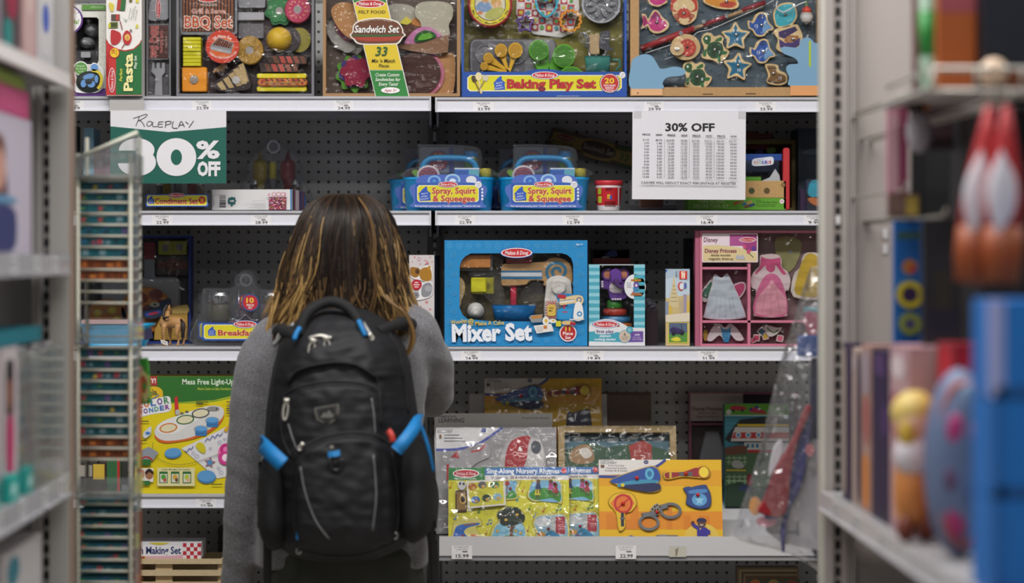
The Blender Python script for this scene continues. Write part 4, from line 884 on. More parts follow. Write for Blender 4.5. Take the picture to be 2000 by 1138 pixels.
b = Q(T, .07, C4); b.S([(1016, 165), (950, 120), (905, 40), (905, -40), (960, -60), (1016, -20), (1075, -60), (1130, -30), (1128, 50), (1080, 125)], 24, '2aa0bc', .02, True, 3); b.done('heart_cutter')
b = Q(T, .07, C4); b.S([(1286+(112+10*sin(12*2*pi*i/72))*cos(2*pi*i/72), 208+(112+10*sin(12*2*pi*i/72))*sin(2*pi*i/72)) for i in range(72)], 22, 'dd8f1c', .02, True); b.done('scalloped_cutter')
SIL = M('a5a6aa', .22, .85)
b = Q(T, .08, C4); b.E(1630, 20, 225, 208, M('8d8e92', .25, .8), .012); b.at(.068); b.ring(1630, 20, 196, 215, 'c0c1c6m', .012)
for i in range(10): a = i*pi/5; b.E(1630+105*cos(a), 20+95*sin(a), 56, 24, SIL, .01, rot=math.degrees(a))
b.done('fluted_tin')
b = Q(T, .085, C4); b.R(155, 405, 1130, 800, M('88888c', .3, .7), .012, 70, 10); b.at(.073); b.R(185, 430, 780, 795, M('67656a', .35, .6), .002, 60)
for x, y in ((330, 580), (330, 840), (680, 580), (940, 560)): b.at(.071); b.ring(x, y, 98, 112, SIL, .004); b.E(x, y, 98, 98, M('77767a', .35, .6))
b.done('muffin_tray')
YEL = 'd8a60f'
for cx, cy, r, hx, hy, w in ((318, 722, 44, 595, 790, 40), (365, 630, 56, 600, 780, 46), (507, 545, 70, 590, 790, 44), (668, 545, 82, 598, 790, 46)):
    b = Q(T, .06, C4); dx, dy = hx-cx, hy-cy; Ln = math.hypot(dx, dy); nx, ny = -dy/Ln, dx/Ln; a = .9
    b.P([(cx+nx*r*.92, cy+ny*r*.92), (cx+dx*.45+nx*w*.55, cy+dy*.45+ny*w*.55), (hx+nx*12, hy+ny*12), (hx-nx*12, hy-ny*12), (cx+dx*.45-nx*w*.55, cy+dy*.45-ny*w*.55), (cx-nx*r*.92, cy-ny*r*.92)], YEL, .008, 4); b.E(cx, cy, r, r*1.08, YEL, .016, bev=4); b.at(.0439); b.E(cx, cy, r*.84, r*.9, M('b98a08', .5)); b.done('measuring_spoon')
for cx, cy, rx, ry, hx, hy in ((928, 545, 112, 116, 1000, 800), (1210, 610, 124, 132, 1080, 790), (1290, 850, 140, 125, 1250, 900)):
    b = Q(T, .07, C4); dx, dy = hx-cx, hy-cy; Ln = math.hypot(dx, dy); nx, ny = -dy/Ln, dx/Ln
    b.P([(cx+nx*rx, cy+ny*rx), (hx+nx*60, hy+ny*60), (hx-nx*60, hy-ny*60), (cx-nx*rx, cy-ny*rx)], '57a81c', .015, 4); b.E(cx, cy, rx, ry, '5cae1e', .035, bev=5); b.at(.0349); b.E(cx, cy, rx*.9, ry*.9, '3a7c10'); b.done('measuring_cup')
b = Q(T, .07, C4); b.lathe(1590, [(150, 605), (146, 640), (128, 800)], .045, M('4a8f84', .2), 20, .25); b.tube([(1755, 650, .045), (1830, 650, .045), (1840, 720, .045), (1790, 770, .045)], 14, M('4a8f84', .2)); b.done('measuring_jug', label='translucent teal measuring jug')
b = Q(T, .06, C4)
for k in range(5): b.tube(cat_rom([(1475, 530, .05), (1395+k*22, 440, .05-.01*(k % 2)), (1380+k*28, 390, .05), (1435, 340, .05), (1490-k*10, 400, .05), (1480, 530, .05)], 4, False), 4, SIL, 6)
b.tube([(1478, 520, .05), (1500, 600, .048), (1540, 790, .045)], 11, SIL); b.done('whisk')
b = Q(T, .06, C4); b.SM([(1620, 350), (1650, 328), (1730, 332), (1720, 480), (1780, 540), (1640, 530), (1605, 470)], M('77787c', .2, .8), .01); b.S([(1680, 540), (1640, 790)], 18, SIL, .01); b.done('spatula')
b = Q(T, .065, C4); b.R(1500, 360, 1610, 580, 'b59a72', .01, 8); b.done('wooden_scraper')
pane(T, 92, -880, 1876, 800, .006, C4)
# magnetic fishing game in a wooden tray
T = thing('fishing_game', 'wooden tray fishing game with numbered sea animals', 'toy box', 1430, 190, SY)
b = Q(T, 0, C5); b.tray(52, -520, 1880, 893, 0, .05, 82, 'b0895aw', '3f505c'); b.done('wooden_tray')
b = Q(T, .048, C5); b.R(134, -500, 1800, 812, '43545f', .002)
b.at(.046)
for i in range(160): b.E(random.uniform(140, 1790), random.uniform(-40, 800), random.uniform(4, 22), random.uniform(2, 8), random.choice(('394a55', '4a5f6a', '506874')), rot=random.uniform(0, 180), n=8)
b.done('printed_sea')
PINK, REDC, TURT, STAR, FISH = 'c02878', 'b83a28', '1f4a2a', '1c6c90', '2350a0'
WOODP = 'd8bd8cw'; OZ = .044
def scale(pts, k, cx, cy): return [(cx+(x-cx)*k, cy+(y-cy)*k) for x, y in pts]
def piece(name, outline, fn, cx, cy, num=None, nx=0, ny=0, label=None):
    b = Q(T, OZ, C5); b.SM(outline, WOODP, .010, 3); b.at(OZ-.010); fn(b); b.at(OZ-.0108); b.dome(cx, cy, 17, 17, .004, M('b5b5b8', .2, .9), 14, 4)
    if num: b.T_(num, nx, ny, 26, 'd8e0e8', bold=.02)
    b.done(name, label=label)
def pinkfish(b, dy=0):
    b.SM([(180, 135+dy), (205, 150+dy), (225, 190+dy), (250, 160+dy), (290, 95+dy), (330, 120+dy), (350, 160+dy), (400, 200+dy), (395, 240+dy), (330, 280+dy), (260, 265+dy), (225, 210+dy), (185, 235+dy)], PINK); b.SM([(250, 160+dy), (295, 98+dy), (328, 122+dy), (340, 150+dy)], '8c2060'); b.E(366, 188+dy, 7, 14, 'f2e8ee'); b.E(368, 192+dy, 4, 8, '20101a')
    for k in range(3): b.S([(190+k*8, 145+dy+k*6), (195+k*8, 228+dy-k*8)], 3, '7a1c52')
piece('pink_fish', [(165, 118), (205, 122), (228, 160), (275, 85), (320, 90), (360, 145), (420, 200), (412, 255), (350, 295), (290, 300), (245, 275), (220, 235), (165, 255), (180, 190)], pinkfish, 308, 196, '2', 315, 160)
piece('pink_fish', [(200, -80), (275, -90), (330, -60), (410, 0), (360, 35), (310, 50), (240, 20)], lambda b: pinkfish(b, -245), 318, -40)
def crab(b):
    b.E(563, 112, 60, 50, REDC)
    for sx in (-1, 1):
        b.SM([(563+sx*55, 100), (563+sx*100, 70), (563+sx*95, 20), (563+sx*60, -20), (563+sx*110, -20), (563+sx*125, 30), (563+sx*118, 85)], REDC)
        for k in range(4): b.S([(563+sx*45, 120+k*10), (563+sx*(85-k*8), 125+k*18), (563+sx*(92-k*18), 150+k*14)], 11, '9c3020', sm=3)
        b.E(563+sx*16, 60, 8, 12, 'e8d0c0')
piece('red_crab', [(450, 90), (460, -20), (520, -60), (620, -60), (690, 0), (690, 100), (660, 180), (570, 222), (490, 175)], crab, 560, 112)
piece('orange_fish', [(740, 0), (820, -60), (1000, -50), (1070, 0), (1070, 55), (1000, 75), (860, 62)], lambda b: (b.SM([(760, 0), (830, -45), (990, -40), (1050, 0), (1050, 45), (990, 62), (860, 48)], 'd08a24'), b.SM([(900, 20), (980, 0), (1050, 20), (1000, 60), (910, 50)], 'b8422c')), 960, 0)
def turtle(ox, oy, s=1.0, rot=0, num='7'):
    R_ = lambda P: B.rotp([(ox+x*s, oy+y*s) for x, y in P], ox, oy, rot)
    def f(b):
        b.SM(R_([(-75, 20), (-50, -50), (20, -70), (70, -40), (78, 30), (40, 80), (-30, 85)]), TURT); b.SM(R_([(-110, -95), (-80, -128), (-40, -115), (-40, -70), (-60, -40), (-95, -55)]), '26582f')
        for P in ([(0, -75), (30, -100), (65, -110), (60, -75)], [(-80, 0), (-110, 30), (-105, 70), (-80, 60)], [(70, 20), (115, 25), (105, 50), (70, 50)], [(20, 70), (50, 70), (55, 115), (35, 120)]): b.SM(R_(P), '2c6a36')
        for P in ([(-30, -30), (10, -40), (15, 0), (-20, 10)], [(20, -30), (50, -10), (40, 25), (15, 15)], [(-30, 30), (5, 25), (10, 60), (-20, 60)]): b.SM(R_(P), '17391f')
        b.E(*R_([(-78, -98)])[0], 9*s, 12*s, 'eef0e8')
    piece('green_turtle', R_([(-125, -85), (-100, -140), (-40, -150), (0, -118), (50, -130), (85, -100), (75, -55), (100, -5), (138, 25), (110, 80), (60, 118), (30, 130), (-20, 105), (-85, 95), (-125, 70), (-100, 0)]), f, *R_([(0, 8)])[0], num, *R_([(44, 32)])[0])
turtle(850, 445); turtle(685, 700, 1, -6, '8')
for cx, cy, num, ro in ((1045, 320, '9', 0), (1062, 605, '10', 6)):
    st = lambda r, k, n=5: [(cx+(r if i % 2 == 0 else r*k)*cos(RD(ro-90+i*36)), cy+10+(r if i % 2 == 0 else r*k)*sin(RD(ro-90+i*36))) for i in range(10)]
    piece('blue_starfish', st(138, .62), lambda b: (b.P(cat_rom(st(112, .5), 4), STAR), b.E(cx-16, cy-45, 9, 13, 'e8eef2'), b.E(cx+16, cy-45, 9, 13, 'e8eef2'), b.E(cx-13, cy-42, 4, 7, '101820'), b.E(cx+13, cy-42, 4, 7, '101820'), [b.S([(cx, cy), (cx+90*cos(RD(ro-90+i*72)), cy+10+90*sin(RD(ro-90+i*72)))], 3, '165878') for i in range(5)]), cx+6, cy-8, num, cx+16, cy+38)
for dx, dy, num in ((0, 0, '12'), (17, 250, '11')):
    piece('blue_fish', [(x+dx, y+dy) for x, y in ((1160, 180), (1200, 185), (1225, 130), (1280, 100), (1330, 115), (1355, 190), (1400, 245), (1390, 270), (1350, 280), (1310, 325), (1240, 325), (1200, 270), (1165, 245))],
          lambda b: (b.SM([(x+dx, y+dy) for x, y in ((1178, 190), (1210, 205), (1245, 150), (1280, 115), (1320, 130), (1345, 200), (1385, 250), (1340, 268), (1300, 310), (1245, 308), (1210, 260), (1178, 240))], FISH), b.SM([(x+dx, y+dy) for x, y in ((1330, 165), (1350, 210), (1385, 250), (1335, 265), (1300, 300), (1300, 220))], '6f9cc8'), b.SM([(x+dx, y+dy) for x, y in ((1245, 150), (1280, 115), (1318, 130), (1290, 165))], '1a3a78'), b.E(1322+dx, 200+dy, 10, 12, 'e8f0f4'), b.E(1326+dx, 203+dy, 5, 7, '101820')), 1288+dx, 222+dy, num, 1240+dx, 230+dy)
piece('treasure_chest', [(1400, 290), (1440, 250), (1600, 215), (1640, 240), (1672, 330), (1650, 420), (1560, 495), (1430, 450), (1440, 360)], lambda b: (b.P([(1445, 285), (1600, 235), (1625, 270), (1500, 350), (1450, 330)], '3a2a5a'), b.P([(1450, 350), (1510, 390), (1650, 340), (1640, 410), (1560, 470), (1460, 430)], '4a3470'), b.SM([(1500, 370), (1540, 320), (1620, 320), (1632, 345), (1560, 385)], 'a06a2a')), 1580, 352)
piece('old_boot', [(1320, 600), (1350, 582), (1440, 595), (1450, 640), (1520, 680), (1525, 760), (1440, 785), (1340, 760), (1350, 690)], lambda b: (b.SM([(1340, 615), (1360, 600), (1425, 612), (1430, 660), (1505, 695), (1508, 745), (1440, 768), (1345, 745), (1370, 690)], '7d5a30'), b.S([(1345, 745), (1440, 765), (1510, 742)], 14, '3a2818', sm=3), b.S([(1345, 625), (1425, 630)], 10, '4a3420')), 1398, 675, '15', 1462, 715)
piece('turquoise_tag', [(1400, 100), (1450, 30), (1560, 10), (1610, 60), (1620, 150), (1560, 230), (1440, 245), (1405, 190)], lambda b: b.SM([(1415, 105), (1460, 45), (1555, 25), (1598, 70), (1605, 145), (1550, 215), (1450, 230), (1420, 185)], '38a8b8'), 1510, 125)
b = Q(T, .03, C5); b.tube([(160, 445, .03), (655, 255, .03)], 30, '9c2c30'); b.tube([(655, 255, .03), (1320, 20, .03)], 18, 'a07f58'); b.tube([(740, 225, .029), (955, 145, .029)], 22, '8c2a34'); b.tube([(1105, 85, .029), (1320, 12, .029)], 22, '8c2a34')
for x, y in ((530, 300), (745, 195), (955, 140)): b.E(x, y, 18, 20, M('b5b5b8', .25, .8), .008)
b.done('toy_fishing_rod')
b = Q(T, .036, C5); b.E(575, 430, 138, 122, 'c8a878w', .012); b.at(.024); b.E(590, 435, 80, 80, 'b83a30', .004)
b.at(.0199)
for k in range(8): b.E(590+48*cos(k*pi/4), 435+48*sin(k*pi/4), 12, 12, 'd07058', n=12)
b.E(590, 435, 12, 12, '2a1a18', n=12); b.done('reel')
b = Q(T, .022, C5); b.E(493, 450, 66, 62, 'd0b284w', .008); b.at(.0139); b.E(493, 450, 16, 16, 'b5b5b8m', .003); b.done('reel_knob')
b = Q(T, .03, C5); b.tube(cat_rom([(205, 485, .03), (460, 400, .03), (620, 350, .03), (690, 290, .03), (820, 260, .03), (1000, 180, .03), (1250, 70, .03), (1400, -10, .03)], 4, False), 4, 'c8ccd0'); b.tube([(380, 545, .03), (480, 510, .03)], 3.5, 'c8ccd0'); b.tube(cat_rom([(1430, 0, .02), (1420, 60, .02), (1480, 105, .02), (1560, 70, .02), (1640, 30, .02), (1700, 10, .02)], 4, False), 7, 'd4d6d8'); b.done('fishing_line')
b = Q(T, .03, C5); b.lathe(1700, [(4, 48), (34, 70), (52, 112)], .015, 'c8402e', 16); b.lathe(1700, [(52, 112), (62, 150), (48, 195), (14, 215)], .015, 'c8c4c0', 16); b.R(1690, 0, 1708, 60, '5a8a3a', .01); b.done('toy_float')
# plain blue cardboard corners and bottom slots
b = Q(T, -.0005, C5); b.SM([(60, 826), (60, 600), (90, 540), (170, 505), (250, 520), (300, 590), (340, 640), (470, 620), (560, 650), (540, 700), (400, 720), (352, 770), (345, 826)], '769fbc', .002); b.at(-.0025); b.R(60, 826, 352, 888, 'd9a878'); b.E(122, 866, 9, 9, '8a5a3a', n=10); b.done('printed_corner', label='plain light blue cardboard corner')
b = Q(T, -.0005, C5); b.SM([(1540, 800), (1530, 720), (1500, 640), (1530, 600), (1610, 590), (1580, 540), (1480, 500), (1450, 450), (1500, 435), (1610, 440), (1640, 370), (1710, 350), (1770, 400), (1840, 430), (1840, 800)], '769fbc', .002); b.at(-.0025); b.R(1540, 796, 1840, 888, 'd99a62'); b.R(1712, 380, 1732, 620, 'a8bc2c', r=8); b.done('printed_corner', label='light blue cardboard corner with green tube')
b = Q(T, -.0004, C5); b.R(725, 871, 822, 880, '4a3a28', r=4); b.R(1125, 867, 1222, 876, '4a3a28', r=4); b.done('tray_slots')
pane(T, 120, -500, 1800, 812, .006, C5)
# "ROLEPLAY 30% OFF" sign hanging from the rail, and the price list
T = thing('sale_sign', 'green and white ROLEPLAY 30% OFF card hanging from the top shelf', 'sign', 330, 215, 6.572)
b = Q(T, 0, C6); b.R(376, 100, 1264, 660, 'dedce0', .0012); b.at(-.0012); b.P([(376, 222), (820, 266), (1264, 228), (1264, 660), (376, 660)], '0f5c4e')
b.at(-.0016)
for pts in ([(548, 162), (600, 145), (655, 130), (600, 190), (555, 222)],): pass
INK = '1c1a20'
for st_ in ([(598, 150), (585, 185), (570, 222)], [(550, 163), (600, 146), (645, 131), (658, 136), (640, 155), (590, 182), (604, 178), (625, 200), (638, 226)], [(660, 192), (675, 184), (692, 190), (690, 210), (670, 222), (656, 212), (658, 196)], [(703, 188), (700, 222), (735, 224)], [(748, 188), (742, 226), (780, 226)], [(748, 189), (782, 187)], [(745, 207), (776, 205)], [(802, 185), (797, 234)], [(792, 190), (825, 183), (842, 190), (832, 204), (800, 212)], [(858, 184), (852, 232), (892, 236)], [(898, 232), (918, 184), (944, 228)], [(906, 214), (936, 210)], [(952, 186), (974, 206)], [(1014, 180), (978, 232)]):
    b.S(st_, 5.5, INK, sm=4)
WS = 'e4e2e6'; GR = '0f5c4e'
b.E(578, 404, 136, 90, WS, n=40); b.E(580, 498, 146, 104, WS, n=40); b.R(425, 408, 572, 505, GR); b.E(596, 502, 10, 18, GR); b.E(590, 402, 14, 18, GR)
b.E(882, 458, 152, 145, WS, n=48); b.E(882, 460, 43, 60, GR)
b.T_('%', 1124, 402, 125, 'e4e2e6', w=182, bold=.035); b.T_('OFF', 1131, 548, 98, 'e4e2e6', w=176, bold=.05); b.done('printed_card')
T = thing('hanging_strip', 'grey plastic clip holding the ROLEPLAY card to the rail', 'clip', 247, 191, 6.578)
b = Q(T, 0); b.R(214, 192, 281, 217, 'b5b2b0', .001); b.done('clip_strip')
T = thing('price_list', 'white taped 30% OFF price list hanging from the top right shelf', 'sign', 1346, 217, 6.57, rot=(0, .35, 0))
b = Q(T, 0, C8); b.R(335, 108, 1204, 783, 'dcdae0', .0008); b.at(-.0009)
b.T_('30% OFF', 776, 230, 58, '141416', w=378, bold=.035)
cols = [(442, 'PRICE', ['$1.00']+['%d.00' % i for i in range(2, 14)]), (540, 'NOW', ['$0.70', '1.40', '2.10', '2.80', '3.50', '4.20', '4.90', '5.60', '6.30', '7.00', '7.70', '8.40', '9.10']), (633, 'PRICE', ['$14.00']+['%d.00' % i for i in range(15, 27)]), (733, 'NOW', ['$9.80', '10.50', '11.20', '11.90', '12.60', '13.30', '14.00', '14.70', '15.40', '16.10', '16.80', '17.50', '18.20']), (825, 'PRICE', ['$27.00', '28.00', '29.00', '30.00', '35.00', '40.00', '45.00', '50.00', '55.00', '60.00', '65.00', '70.00', '75.00']), (922, 'NOW', ['$18.90', '19.60', '20.30', '21.00', '24.50', '28.00', '31.50', '35.00', '38.50', '42.00', '45.50', '49.00', '52.50']), (1014, 'PRICE', ['$80.00', '85.00', '90.00', '95.00', '100.00', '105.00', '110.00', '120.00', '125.00', '130.00', '135.00', '140.00', '150.00']), (1110, 'NOW', ['$56.00', '59.50', '63.00', '66.50', '70.00', '73.50', '77.00', '84.00', '87.50', '91.00', '94.50', '98.00', '105.00'])]
for i, (x, hd, vals) in enumerate(cols):
    b.T_(hd, x, 288+i*1.6, 14, '1a1a1e', w=60 if hd == 'PRICE' else 48, bold=.03)
    for j, v in enumerate(vals): b.T_(v, x+22, 328+i*1.2+j*23.6, 14.5, '3c3c42', al='R', w=len(v)*9.6, bold=.004)
for x in (580, 770, 960): b.R(x-1.2, 318, x+1.2, 620, '77777c')
b.T_('CASHIER WILL DEDUCT EXACT PERCENTAGE AT REGISTER', 766, 658, 17, '1a1a1e', w=728, bold=.022, rot=.3); b.done('printed_sheet')
for x in (375, 1176):
    b = Q(T, -.001, C8); b.R(x-30, 66, x+30, 165, film('clear_tape', .04, (.99, .99, .99), .05, bump=.1), rot=2); b.done('tape')
# ---------------- second shelf ----------------
A1, A2, A3, A4, A5, A6 = (240, 440, .2372), (780, 440, .2372), (1130, 440, .25), (240, 690, .3937), (830, 720, .334), (1130, 720, .3674)
CHR = M('c4c4c8', .18, .9)
def sy(py, Y): return VY+(py-VY)*YF/Y
def cr(c, dx, base, kx, ky, s=1.0):
    """shift a crop so that its point (kx, ky) lands at photo px (dx, base)"""
    k = c[2]*s; return (dx-kx*k, base-ky*k, k)
def oval_rings(b, rows, c, n=40, e=4.0):
    """vertical loft of rounded rectangles: (px y, x0, x1, d0, d1)"""
    mi = b.mi(c); RS = []
    for y, x0, x1, d0, d1 in rows:
        p0, p1 = b.pt(x0, y, d0), b.pt(x1, y, d1); cx, cy = (p0+p1)/2, None; rx, ry = abs(p1.x-p0.x)/2, abs(d1-d0)/2
        f = lambda v: math.copysign(abs(v)**(2/e), v)
        RS.append([b.bm.verts.new(Vector((cx.x+rx*f(cos(2*pi*k/n)), cx.y+ry*f(sin(2*pi*k/n)), p0.z))) for k in range(n)])
    for A, Bq in zip(RS, RS[1:]):
        for k in range(n): b.face([A[k], A[(k+1) % n], Bq[(k+1) % n], Bq[k]], mi, True)
    b.face(RS[0], mi); b.face(RS[-1], mi)
def shell(T, c, pts, dep, name='clear_shell', d1=.09):
    """moulded clear clamshell following an outline"""
    b = Q(T, d1, c); o = [(x, min(y, max(p[1] for p in pts))) for x, y in cat_rom(pts, 4)]; cx = sum(p[0] for p in o)/len(o); cy = sum(p[1] for p in o)/len(o)
    b.P(o, SHELL, dep+.0, 14)
    ym = max(p[1] for p in o); fl = [(x, min(y, ym)) for x, y in scale(o, 1.05, cx, cy)]; b.at(d1); b.P(fl, SHELL, .001); return b.done(name)
def mdlabel(b, x0, y0, x1, y1, lines, tx, H, w, badge=None, edge='2855a8', lw=100):
    h = y1-y0; b.R(x0, y0, x1, y1, edge, r=h*.08); m = h*.09; k = h*.1
    for g, cc in ((m, 'f0eccf'), (m+h*.03, 'd9cf26')):
        a, q, c_, d = x0+g, y0+g, x1-g, y1-g; b.P([(a+k, q), (c_-k, q), (c_, q+k), (c_, d-k), (c_-k, d), (a+k, d), (a, d-k), (a, q+k)], cc)
    for i, t in enumerate(lines): b.T_(t, tx, y0+h*(.56 if len(lines) == 1 else (.36, .74)[i]), H, 'b5302c', w=w[i], bold=.028, out=('e8c8b8', .02))
def shaker(T, c, x, y0, yl, y1, r, fill, dep=.045, nm='shaker'):
    b = Q(T, 0, c); b.lathe(x, [(r*.7, y0-r*.2), (r*.95, y0), (r, y0+r*.2), (r, yl)], dep, CHR, 18)
    b.lathe(x, [(r*.92, yl), (r*.98, yl+10), (r*.98, y1-10), (r*.8, y1)], dep, M(fill, .25), 18); b.done(nm)
def condiment(T, c):
    for x, col, capc in ((1515, '8f7d14', 'b0a020'), (1728, '7c1a22', '8f2028')):
        b = Q(T, 0, c); b.lathe(x, [(6, 385), (12, 420), (22, 452), (54, 470), (58, 500), (58, 600), (40, 620), (40, 830), (58, 850)], .045, M(col, .3), 18); b.done('squeeze_bottle')
    b = Q(T, 0, c); b.lathe(1612, [(26, 475), (28, 480), (28, 598), (30, 600), (30, 840)], .045, 'b5ab22', 16, cols=['b5ab22']*3+['6a6a6c']); b.done('relish_bottle')
    shaker(T, c, 1475, 625, 665, 850, 40, '4c4c50'); shaker(T, c, 1785, 625, 665, 850, 40, '6a5a4a')
    shell(T, c, [(1355, 860), (1370, 660), (1405, 600), (1430, 470), (1500, 385), (1550, 360), (1580, 300), (1660, 300), (1690, 360), (1760, 380), (1820, 470), (1835, 600), (1880, 660), (1895, 860)], .07)
    b = Q(T, .03, c); b.ring(1622, 360, 38, 50, CHR, .006); b.at(.03); b.ring(1622, 360, 58, 64, SHELL, .006); b.done('ring_handle')
    b = Q(T, .0005, c); y = 735; mdlabel(b, 1372, y, 1870, y+100, ['Condiment Set'], 1615, 44, [345]); house(b, 1385, 755, 1440, 815); b.E(1820, 783, 28, 30, 'c03c30'); b.E(1820, 783, 12, 16, 'e0a83a'); logo(b, 1618, 745, 62, 17); b.done('printed_label')
T = thing('condiment_set', 'clear-packed condiment set with a yellow label below the ROLEPLAY card', 'toy set', 346, 411, 6.62)
condiment(T, cr(C6, 346, 410.5, 1622, 864, .96))
Y_ = 6.84; T = thing('condiment_set', 'clear-packed condiment set standing behind the white puzzle box', 'toy set', 533, sy(411, Y_), Y_)
condiment(T, cr(C6, 533, sy(411, Y_), 1622, 864))
# puzzle box lying on its side
T = thing('puzzle_box', 'white 1000 piece puzzle box lying beside the condiment set', 'box', 500, 411, 6.63, rot=(0, 0, -6))
b = Q(T, 0, C6); b.box(1150, 706, 1768, 862, 0, .19, 'dad8d8'); b.R(1757, 706, 1768, 862, '2a72a8')
b.R(1206, 745, 1262, 850, 'e8e6e6')
for i in range(13): b.R(1208, 748+i*7.5, 1258, 748+i*7.5+random.choice((2.5, 4, 5)), '3a3a3e')
for x, y in ((1290, 778), (1318, 775), (1290, 808), (1318, 810)): b.R(x-14, y-10, x+14, y+10, '1f5a5c', r=4)
for x, y in ((1304, 770), (1304, 826), (1280, 795), (1330, 792)): b.E(x, y, 9, 9, '1f5a5c', n=10)
b.R(1592, 764, 1728, 862, '8c4a60')
for i in range(110): x, y = random.uniform(1596, 1716), random.uniform(768, 852); b.R(x, y, x+random.uniform(5, 12), y+random.uniform(4, 10), random.choice(('d05a80', 'e8d8dc', '30202a', 'c83a4a', 'e08aa8', 'b8a040', '5a3a78')))
for i in range(3): b.ring(1636+i*35, 744, 13, 17, 'c05070', n=20)
b.P([(1588, 756), (1588, 742), (1597, 732), (1606, 742), (1606, 756)], 'd89ab0'); b.R(1722, 730, 1727, 760, 'c05070')
for i, (x0, x1) in enumerate(((1460, 1572), (1470, 1572), (1420, 1572), (1385, 1572), (1490, 1572), (1440, 1572), (1500, 1572))): b.R(x0, 790+i*11, x1, 792.5+i*11, 'a8a6a8')
b.done('carton')
b = Q(T, -.0005, C6); b.at(0); o = b.pt(1768, 706, 0)
mi = b.mi('3a3550'); x = o.x+.0003; z1, z0 = b.pt(0, 708, 0).z, b.pt(0, 860, 0).z
for y0, y1, cc in ((.012, .188, '2f3048'), (.03, .17, '8a4a5a'), (.05, .10, 'c8b8c0'), (.11, .15, '3a3a68')):
    x += .0003; b.face([b.bm.verts.new(p) for p in ((x, y0, z0), (x, y1, z0), (x, y1, z1), (x, y0, z1))], b.mi(cc))
b.done('printed_side')
# spray caddies
BLU = M('1795d2', .3); BLUD = M('0f7ab8', .35)
def caddy(T, c, front=True):
    b = Q(T, 0, c); oval_rings(b, [(862, 212, 858, .008, .142), (856, 206, 864, .004, .146), (640, 186, 884, 0, .15), (628, 180, 890, -.004, .154), (612, 174, 896, -.007, .157), (606, 180, 890, -.004, .154)], BLU); b.done('tub')
    b = Q(T, 0, c); b.tube(cat_rom([(340, 600, .07), (335, 520, .07), (365, 474, .07), (430, 452, .07), (640, 454, .07), (715, 478, .07), (748, 530, .07), (750, 600, .07)], 4, False), 23, BLU, 10); b.done('carry_handle')
    b = Q(T, .125, c); b.R(305, 362, 540, 600, '8f9096', .004, 20); b.R(540, 366, 655, 600, '6c7078', .004, 10); b.R(536, 362, 570, 600, '34448c', .0045); b.at(.1203); b.E(455, 465, 82, 82, '28508c'); b.E(455, 465, 74, 74, 'b52c34'); b.T_('10', 455, 432, 40, 'e0c04a', w=60, bold=.02); b.T_('PIECE', 455, 505, 22, 'eee0e0', w=82, bold=.015); b.T_('SET', 455, 532, 18, 'eee0e0', w=46, bold=.015); b.done('backing_card')
    b = Q(T, 0, c); b.lathe(708, [(56, 395), (58, 400), (58, 440), (50, 445), (50, 600)], .10, BLUD, 16, cols=[BLUD]*3+[M('b8b428', .3)]); b.done('spray_bottle')
    b = Q(T, .05, c); b.E(378, 590, 88, 78, 'd6ccd0', .02, bev=8); b.at(.0298); b.E(378, 590, 74, 64, '8a4a5c')
    for i in range(28): a, r = i*2.4, 12*math.sqrt(i); b.dome(378+r*cos(a), 590+r*.85*sin(a), 6, 6, .005, 'b0707e', 8, 3)
    b.done('scrub_brush')
    b = Q(T, .03, c); b.R(580, 535, 770, 606, '2e72c8', .02, 10, 8); b.at(.0099); b.R(580, 535, 770, 546, 'dce6f0'); b.R(690, 548, 768, 606, '6ab8c8'); b.R(600, 560, 680, 600, '3560b0'); b.done('folded_cloth')
    b = Q(T, .055, c); b.SM([(300, 606), (270, 590), (250, 560), (275, 545), (300, 560)], '7aa83a', .02); b.done('green_sponge')
    b = Q(T, 0, c); b.lathe(815, [(30, 535), (45, 542), (48, 570), (46, 606)], .05, M('cfc02a', .3), 16); b.at(.05-.0112)
    for i in range(16): b.E(785+(i % 5)*15, 552+(i//5)*14, 4, 4, '8f7e12', n=8)
    b.done('bath_bottle')
    b = Q(T, .14, c); b.P(cat_rom([(200, 604), (215, 560), (290, 520), (296, 370), (330, 355), (620, 360), (780, 395), (790, 540), (850, 535), (872, 604)], 3), SHELL, .135, 12); b.done('clear_lid')
    b = Q(T, -.0105, c); b.SM([(315, 660), (318, 600), (420, 590), (600, 588), (748, 596), (752, 660)], '4a66b8', .0)
    for x, y, r, cc in ((425, 635, 52, '7aa8dc'), (425, 635, 34, '3a60b8'), (425, 635, 14, '4a90d0'), (565, 630, 60, '9ac0e0'), (565, 630, 44, '5a80c8'), (565, 640, 26, 'dce4f0'), (708, 630, 40, 'd8dce4')): b.E(x, y, r, r*.8, cc)
    b.SM([(272, 660), (790, 660), (795, 800), (788, 842), (272, 838), (268, 790)], '4c68b4'); mdlabel(b, 280, 655, 780, 812, ['Spray, Squirt', '& Squeegee'], 575, 44, [335, 325]); house(b, 305, 690, 398, 790); logo(b, 530, 663, 72, 20)
    b.E(762, 665, 26, 26, 'e2e2e6'); b.T_('AGES', 762, 659, 9, '55545c', w=36); b.T_('3+', 762, 675, 11, '55545c', w=20)
    for i, y in enumerate((700, 725, 750, 775)): b.E(792, y, 8, 9, 'e2e6f0')
    b.T_('Real squirting & spraying action * Durable construction * Great for bath play', 528, 828, 13, 'e6eaf4', w=500, bold=.015); b.done('printed_label')
